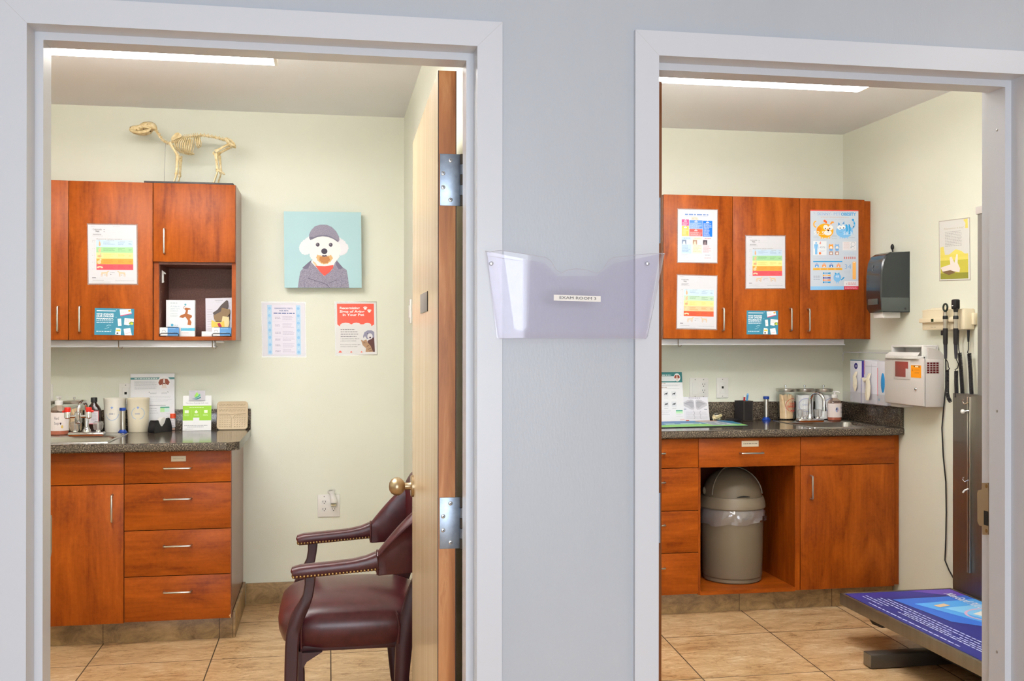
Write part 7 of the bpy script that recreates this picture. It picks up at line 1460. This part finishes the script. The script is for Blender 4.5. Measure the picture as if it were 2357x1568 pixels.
def otoscope():
    ya = onX(2250, 735, XW).y; zt_ = onX(2230, 711, XW).z; zb = onX(2230, 759, XW).z; xf = XW-.072; yf = xf/xr(2114)
    t = thing('diagnostic_station', 'beige wall diagnostic unit holding two black instrument handles', 'diagnostic unit', (XW-.035, (ya+yf)/2, zb)); ys_ = ya+.018
    q = MB(); q.box(xf+.016, XW, ys_, yf-.004, zb, zt_, 'beige', .006); q.prism([(xf+.016, ys_+.10, zt_-.004), (xf+.016, yf-.004, zt_-.004), (XW-.01, yf-.03, zt_+.008), (XW-.01, ys_+.16, zt_+.008)], (0, 0, .004), 'beige'); q.box(XW-.02, XW, ya, ys_, zb+.022, zt_-.020, 'beige', .004); part('body', q, t)
    q = MB(); zm = zb+(zt_-zb)*.47; q.box(xf, xf+.03, ys_+.05, yf, zm-.010, zm+.012, 'beige', .005, 3); part('shelf', q, t)
    q = MB(); yv = onX(2146, 739, xf).y; q.box(xf-.001, xf+.002, yv-.010, yv+.010, zm-.006, zm+.008, '#2a3a1c', .0005); part('display', q, t, 'dark green display')
    yv = onX(2148, 757, xf+.016).y; s = Sheet((xf+.0159, yv+.025, zb+.020), (xf+.0159, yv-.025, zb+.020), (xf+.0159, yv+.025, zb+.008), (0, 0, 50, 12), None, 0); s.text('Welch Allyn', 3, 9, 6, '#a89878', 1, w=44); part('wordmark', s.mb, t)
    xi = xf-.012; out = []
    for k, (u, head) in enumerate(((2176, 'ring'), (2200, 'block'))):
        y = xi/xr(u, 740); z = lambda v: onY(u, v, y).z
        tt = thing('instrument_handle', ('black otoscope with ring head resting in the beige wall unit', 'black ophthalmoscope with tall block head resting in the beige wall unit')[k], 'medical instrument', (xi, y, z(794)), 'instruments in the wall unit')
        q = MB(); q.lathe([(.0085, z(794)), (.0105, z(790)), (.0112, z(758)), (.0105, z(756))], (xi, y, 0), 'blackm', 18)
        if k == 0: q.box(xi-.010, xi+.010, y+.006, y+.024, z(772), z(761), 'blackm', .003)
        part('grip', q, tt); q = MB(); q.lathe([(.0098, z(756)), (.0098, z(719))], (xi, y, 0), 'nickel', 18); part('sleeve', q, tt, 'steel sleeve'); q = MB(); q.lathe([(.0115, z(735)), (.0120, z(733)), (.0120, z(729)), (.0105, z(727))], (xi, y, 0), 'black', 18); part('collar', q, tt)
        q = MB()
        if head == 'ring':
            cz = z(708); q.tube([(xi, y+.0165*cos(a), cz+.017*sin(a)) for a in [2*PI*i/22 for i in range(23)]], .0045, K['otogreen'], 8); q.tube([(xi, y, z(719)), (xi, y, z(714))], .007, K['otogreen'], 10); q.lathe([(.013, -.002), (.013, .002)], (xi, y, cz), 'glass', 20, 'x')
        else:
            q.box(xi-.014, xi+.014, y-.014, y+.017, z(712), z(689), 'black', .006, 3); q.tube([(xi, y, z(720)), (xi, y, z(711))], [.009, .012], 'black', 10); q.ball((xi-.014, y+.004, z(704)), (.003, .006, .003), 'white', 8, 4)
        part('head', q, tt); zc = z(794)
        q = MB(); q.tube([(xi, y, zc), (xi, y-.001, z(812)), (xi, y-.002, z(826))], [.0085, .0075, .006], '#3a383e', 12); part('strain_relief', q, tt); out.append((y, z))
    # coiled cords (one thing each)
    def coil(pts, label, wire=None):
        q = MB(); pts = [Vector(p) for p in pts]; L_ = [0]
        for a, b_ in zip(pts, pts[1:]): L_.append(L_[-1]+(b_-a).length)
        tot = L_[-1]; turns = int(tot/.0052); n = turns*9; path = []
        def at(d):
            for i in range(len(pts)-1):
                if d <= L_[i+1]+1e-9: return pts[i].lerp(pts[i+1], (d-L_[i])/(L_[i+1]-L_[i])), (pts[i+1]-pts[i]).normalized()
            return pts[-1], (pts[-1]-pts[-2]).normalized()
        for i in range(n+1):
            p, d = at(tot*i/n); a = Vector((1, 0, 0)); b_ = d.cross(a).normalized(); a = b_.cross(d).normalized(); th = 2*PI*i/9; path.append(p+a*.0075*cos(th)+b_*.0075*sin(th))
        q.tube(path, .0024, 'rubber', 5)
        if wire: q.tube([Vector(w) for w in wire], .0022, 'black', 6)
        solo('coiled_cord', q, label, 'cord', 'coiled cords of the wall unit')
    (y1, z1), (y2, z2) = out; xw = XW-.03; xi_ = xi
    PX = lambda u, v, x: onX(u, v, x)
    coil([PX(2180, 852, xw-.02), PX(2180, 880, xw-.02), PX(2180, 905, xw-.015), PX(2183, 917, xw-.01), PX(2188, 925, xw-.005)], 'black coiled cord hanging from the ring-headed otoscope', [(xi, y1-.002, z1(826)), PX(2182, 835, xw-.03), PX(2183, 845, xw-.025), PX(2186, 849, xw-.02), PX(2181, 853, xw-.02)])
    coil([PX(2201, 854, xw-.02), PX(2201, 880, xw-.02), PX(2202, 915, xw-.02)], 'black coiled cord hanging from the block-headed ophthalmoscope', [(xi, y2-.002, z2(826)), PX(2206, 838, xw-.03), PX(2204, 848, xw-.02), PX(2198, 851, xw-.02), PX(2201, 855, xw-.02)])
    coil([PX(2209, 813, xw), PX(2212, 850, xw), PX(2216, 918, xw)], 'black coiled cord between the two instruments, nearer the wall', [(XW-.03, PX(2207, 760, XW-.03).y, PX(2207, 760, XW-.03).z), PX(2206, 790, xw), PX(2207, 806, xw), PX(2209, 814, xw)])
    coil([PX(2231, 814, xw), PX(2234, 860, xw), PX(2237, 922, xw)], 'black coiled cord rightmost under the wall unit', [(XW-.03, PX(2229, 787, XW-.03).y, PX(2229, 787, XW-.03).z), PX(2229, 805, xw), PX(2227, 812, xw), PX(2231, 815, xw)])
    q = MB(); a = PX(2229, 760, XW-.03); b_ = PX(2229, 787, XW-.03); q.tube([(a.x, a.y, a.z), (b_.x, b_.y, b_.z)], [.0068, .0045], 'black', 10); part('plug', q, t, 'black cord plug')
    # straight power cord down to the table lift
    P_ = [PX(2176, 785, XW-.012), PX(2177, 840, XW-.010), PX(2177, 890, XW-.008), PX(2172, 940, XW-.008), PX(2168, 985, XW-.008), PX(2171, 1050, XW-.008), PX(2177, 1110, XW-.008), PX(2178, 1180, XW-.008), PX(2177, 1240, XW-.008), PX(2175, 1290, XW-.008), PX(2184, 1312, XW-.010), PX(2194, 1330, XW-.02)]
    q = MB(); q.tube(P_, .0032, 'black', 8); solo('power_cord', q, 'thin black power cord running down the right wall', 'cord')
K['otogreen'] = mat('dark_green_black', '#1f2a22', .35)
otoscope()

# grey post on the wall at the frame edge
y0 = onX(2258, 700, XR2-.06).y-.05; y1 = onX(2252, 700, XR2-.03).y; zt_ = onX(2252, 476, XW-.03).z; zb = 1.06
t = thing('wall_rail', 'slim grey wall rail with a pale cap, cut by the right door frame', 'wall rail', (XW-.02, (y0+y1)/2, zb)); q = MB(); q.box(XW-.034, XW, y0, y1, zb, zt_-.035, 'grey', .002); part('rail', q, t); q = MB(); q.box(XW-.040, XW, y0-.006, y1+.008, zt_-.035, zt_, 'greyp', .004); part('cap', q, t, 'pale plastic cap')

# ================================================================== LIFT EXAM TABLE
def exam_table():
    z1 = .222; p = onZ(1933, 1365, z1); xa = p.x; yb = p.y; ya = 3.02; xp = 2.868
    t = thing('exam_table', 'stainless lift exam table lowered near the floor against the right wall', 'exam table', ((xa+xp)/2, (ya+yb)/2, 0))
    zp = onX(2193, 905, xp).z; ypn = onX(2193, 905, xp).y
    q = MB(); q.box(xp, XW, ya+.05, ypn, .13, zp, 'steel', .0015); col = part('column_cover', q, t, 'tall brushed steel cover on the wall')
    # table top: tray with raised rim
    q = MB(); th = .052; q.box(xa, xp-.004, ya, yb, z1-th, z1-.004, 'steel', .002)
    q.box(xa, xa+.013, ya, yb, z1-.006, z1, 'steel', .001); q.box(xa, xp-.004, yb-.013, yb, z1-.006, z1, 'steel', .001); q.box(xp-.017, xp-.004, ya, yb, z1-.006, z1, 'steel', .001); q.box(xa, xp-.004, ya, ya+.013, z1-.006, z1, 'steel', .001); part('table_top', q, t)
    # foot bars and support
    q = MB(); bx = onZ(2000, 1536, 0).x
    for y in (3.985,): q.box(2.235, XW-.02, y, y+.065, .004, .060, 'dgrey', .002); q.box(2.2345, 2.2375, y+.003, y+.062, .006, .058, 'steel', .001)
    part('foot_bar', q, t)
    q = MB(); q.box(2.235, XW-.02, 3.15, 3.215, .004, .060, 'dgrey', .002); part('foot_bar', q, t)
    q = MB(); q.prism([(xa+.05, yb-.12, z1-th), (xa+.05, yb-.32, z1-th), (xa+.05, yb-.28, z1-th-.035), (xa+.05, yb-.20, z1-th-.04)], (xp-xa-.06, 0, 0), 'blackm'); q.box(xa+.20, xp-.004, 3.3, 3.9, .06, z1-th, 'blackm'); part('lift_frame', q, t)
    # leash track with sliding hooks on the cover
    yt = onX(2233, 930, xp).y; za = onX(2233, 914, xp).z; zc = onX(2236, 1320, xp).z
    q = MB(); q.box(xp-.010, xp, yt-.010, yt-.004, zc, za, 'nickel', .001); q.box(xp-.010, xp, yt+.004, yt+.010, zc, za, 'nickel', .001); q.box(xp-.002, xp, yt-.004, yt+.004, zc, za, 'blacks'); tk = part('leash_track', q, col, 'steel slotted track')
    for v, k in ((925, 0), (945, 1), (1104, 0), (1128, 2)):
        z = onX(2228, v, xp).z; q = MB()
        if k == 0: q.tube([(xp-.008, yt, z)]+[(xp-.02-.004*sin(a), yt+.014+.012*cos(a), z+.010*sin(a)) for a in [-PI*.5+i*PI/5 for i in range(7)]], .0026, 'chrome', 8)
        elif k == 1: q.tube([(xp-.006, yt, z), (xp-.02, yt+.016, z-.004)], .003, 'chrome', 8); q.ball((xp-.024, yt+.02, z-.005), (.009, .012, .011), 'white')
        else: q.tube([(xp-.008, yt, z+.008), (xp-.02, yt+.01, z), (xp-.024, yt+.018, z-.012)], .0036, 'white', 8)
        part('hook', q, tk, 'sliding hook' if k != 1 else 'white knob')
    # printed mat lying on the top (a thing of its own)
    tl = Vector((xp-.02, yb-.014, z1-.0034)); x0 = xa+.018; y0 = ya+.02
    # sheet frame: x along +X (wall to the right), y toward the viewer
    s = Sheet((x0, yb-.016, z1-.0036), (xp-.020, yb-.016, z1-.0036), (x0, y0, z1-.0036), (0, 0, 100, 240), '#33357f', .002, step=.0004)
    s.rect(0, 0, 100, 16, '#3a3386', 1); s.poly([(60, 0), (100, 0), (100, 30), (78, 14)], '#6a4cae', 2)
    s.poly([(30, 24), (100, 22), (100, 120), (70, 122), (38, 92)], '#3c6fd0', 2); s.poly([(40, 40), (100, 34), (100, 104), (64, 106)], '#58a6ec', 3); s.poly([(56, 56), (100, 50), (100, 96), (72, 96)], '#86c9f4', 4)
    s.poly([(68, 76), (80, 70), (100, 74), (100, 84), (90, 92), (76, 92)], '#ece8e4', 6); s.poly([(78, 72), (100, 66), (100, 76), (88, 78)], '#5c4038', 7); s.ring(84, 82, 24, 20, 2.2, '#dcb4d8', 5, 30, 2.4, 5.2); s.poly([(52, 48), (64, 44), (66, 50), (54, 54)], '#e2c3a0', 6)
    # lettering reads from the table's long side
    def side(tx, x, y, h, c, w, l=6):
        vs, fs = text_geo(tx, .02); hi = max(a for a, b_ in vs); s.mb.add([s.P(x+b_*h/.72, y+a*w/hi, l) for a, b_ in vs], fs, s.m(c))
    side('NexGard PLUS', 84, 14, 9, '#dfe6fa', 48)
    for x, y0_, y1_ in ((10, 10, 40), (14, 8, 44), (18, 20, 120), (22, 18, 150), (26, 22, 168), (12, 60, 200), (15, 64, 210), (18, 130, 214), (4, 30, 150)):
        y = y0_
        while y < y1_:
            w = random.uniform(3, 8); s.rect(x, y, x+1.3, min(y+w, y1_), '#c3c9f0', 2); y += w+1.4
    for cx, cy in ((70, 142), (88, 150), (66, 172), (86, 184)): s.ring(cx, cy, 9, 11, 1.1, '#b6b8ee', 3); s.poly([(cx-5, cy-5), (cx+5, cy-3), (cx+6, cy+5), (cx-3, cy+4)], '#e4e4fa', 4); s.rect(cx-14, cy-6, cx-12.6, cy+6, '#c3c9f0', 3)
    solo('table_mat', s.mb, 'blue and purple printed mat lying on the lowered exam table', 'mat')
exam_table()
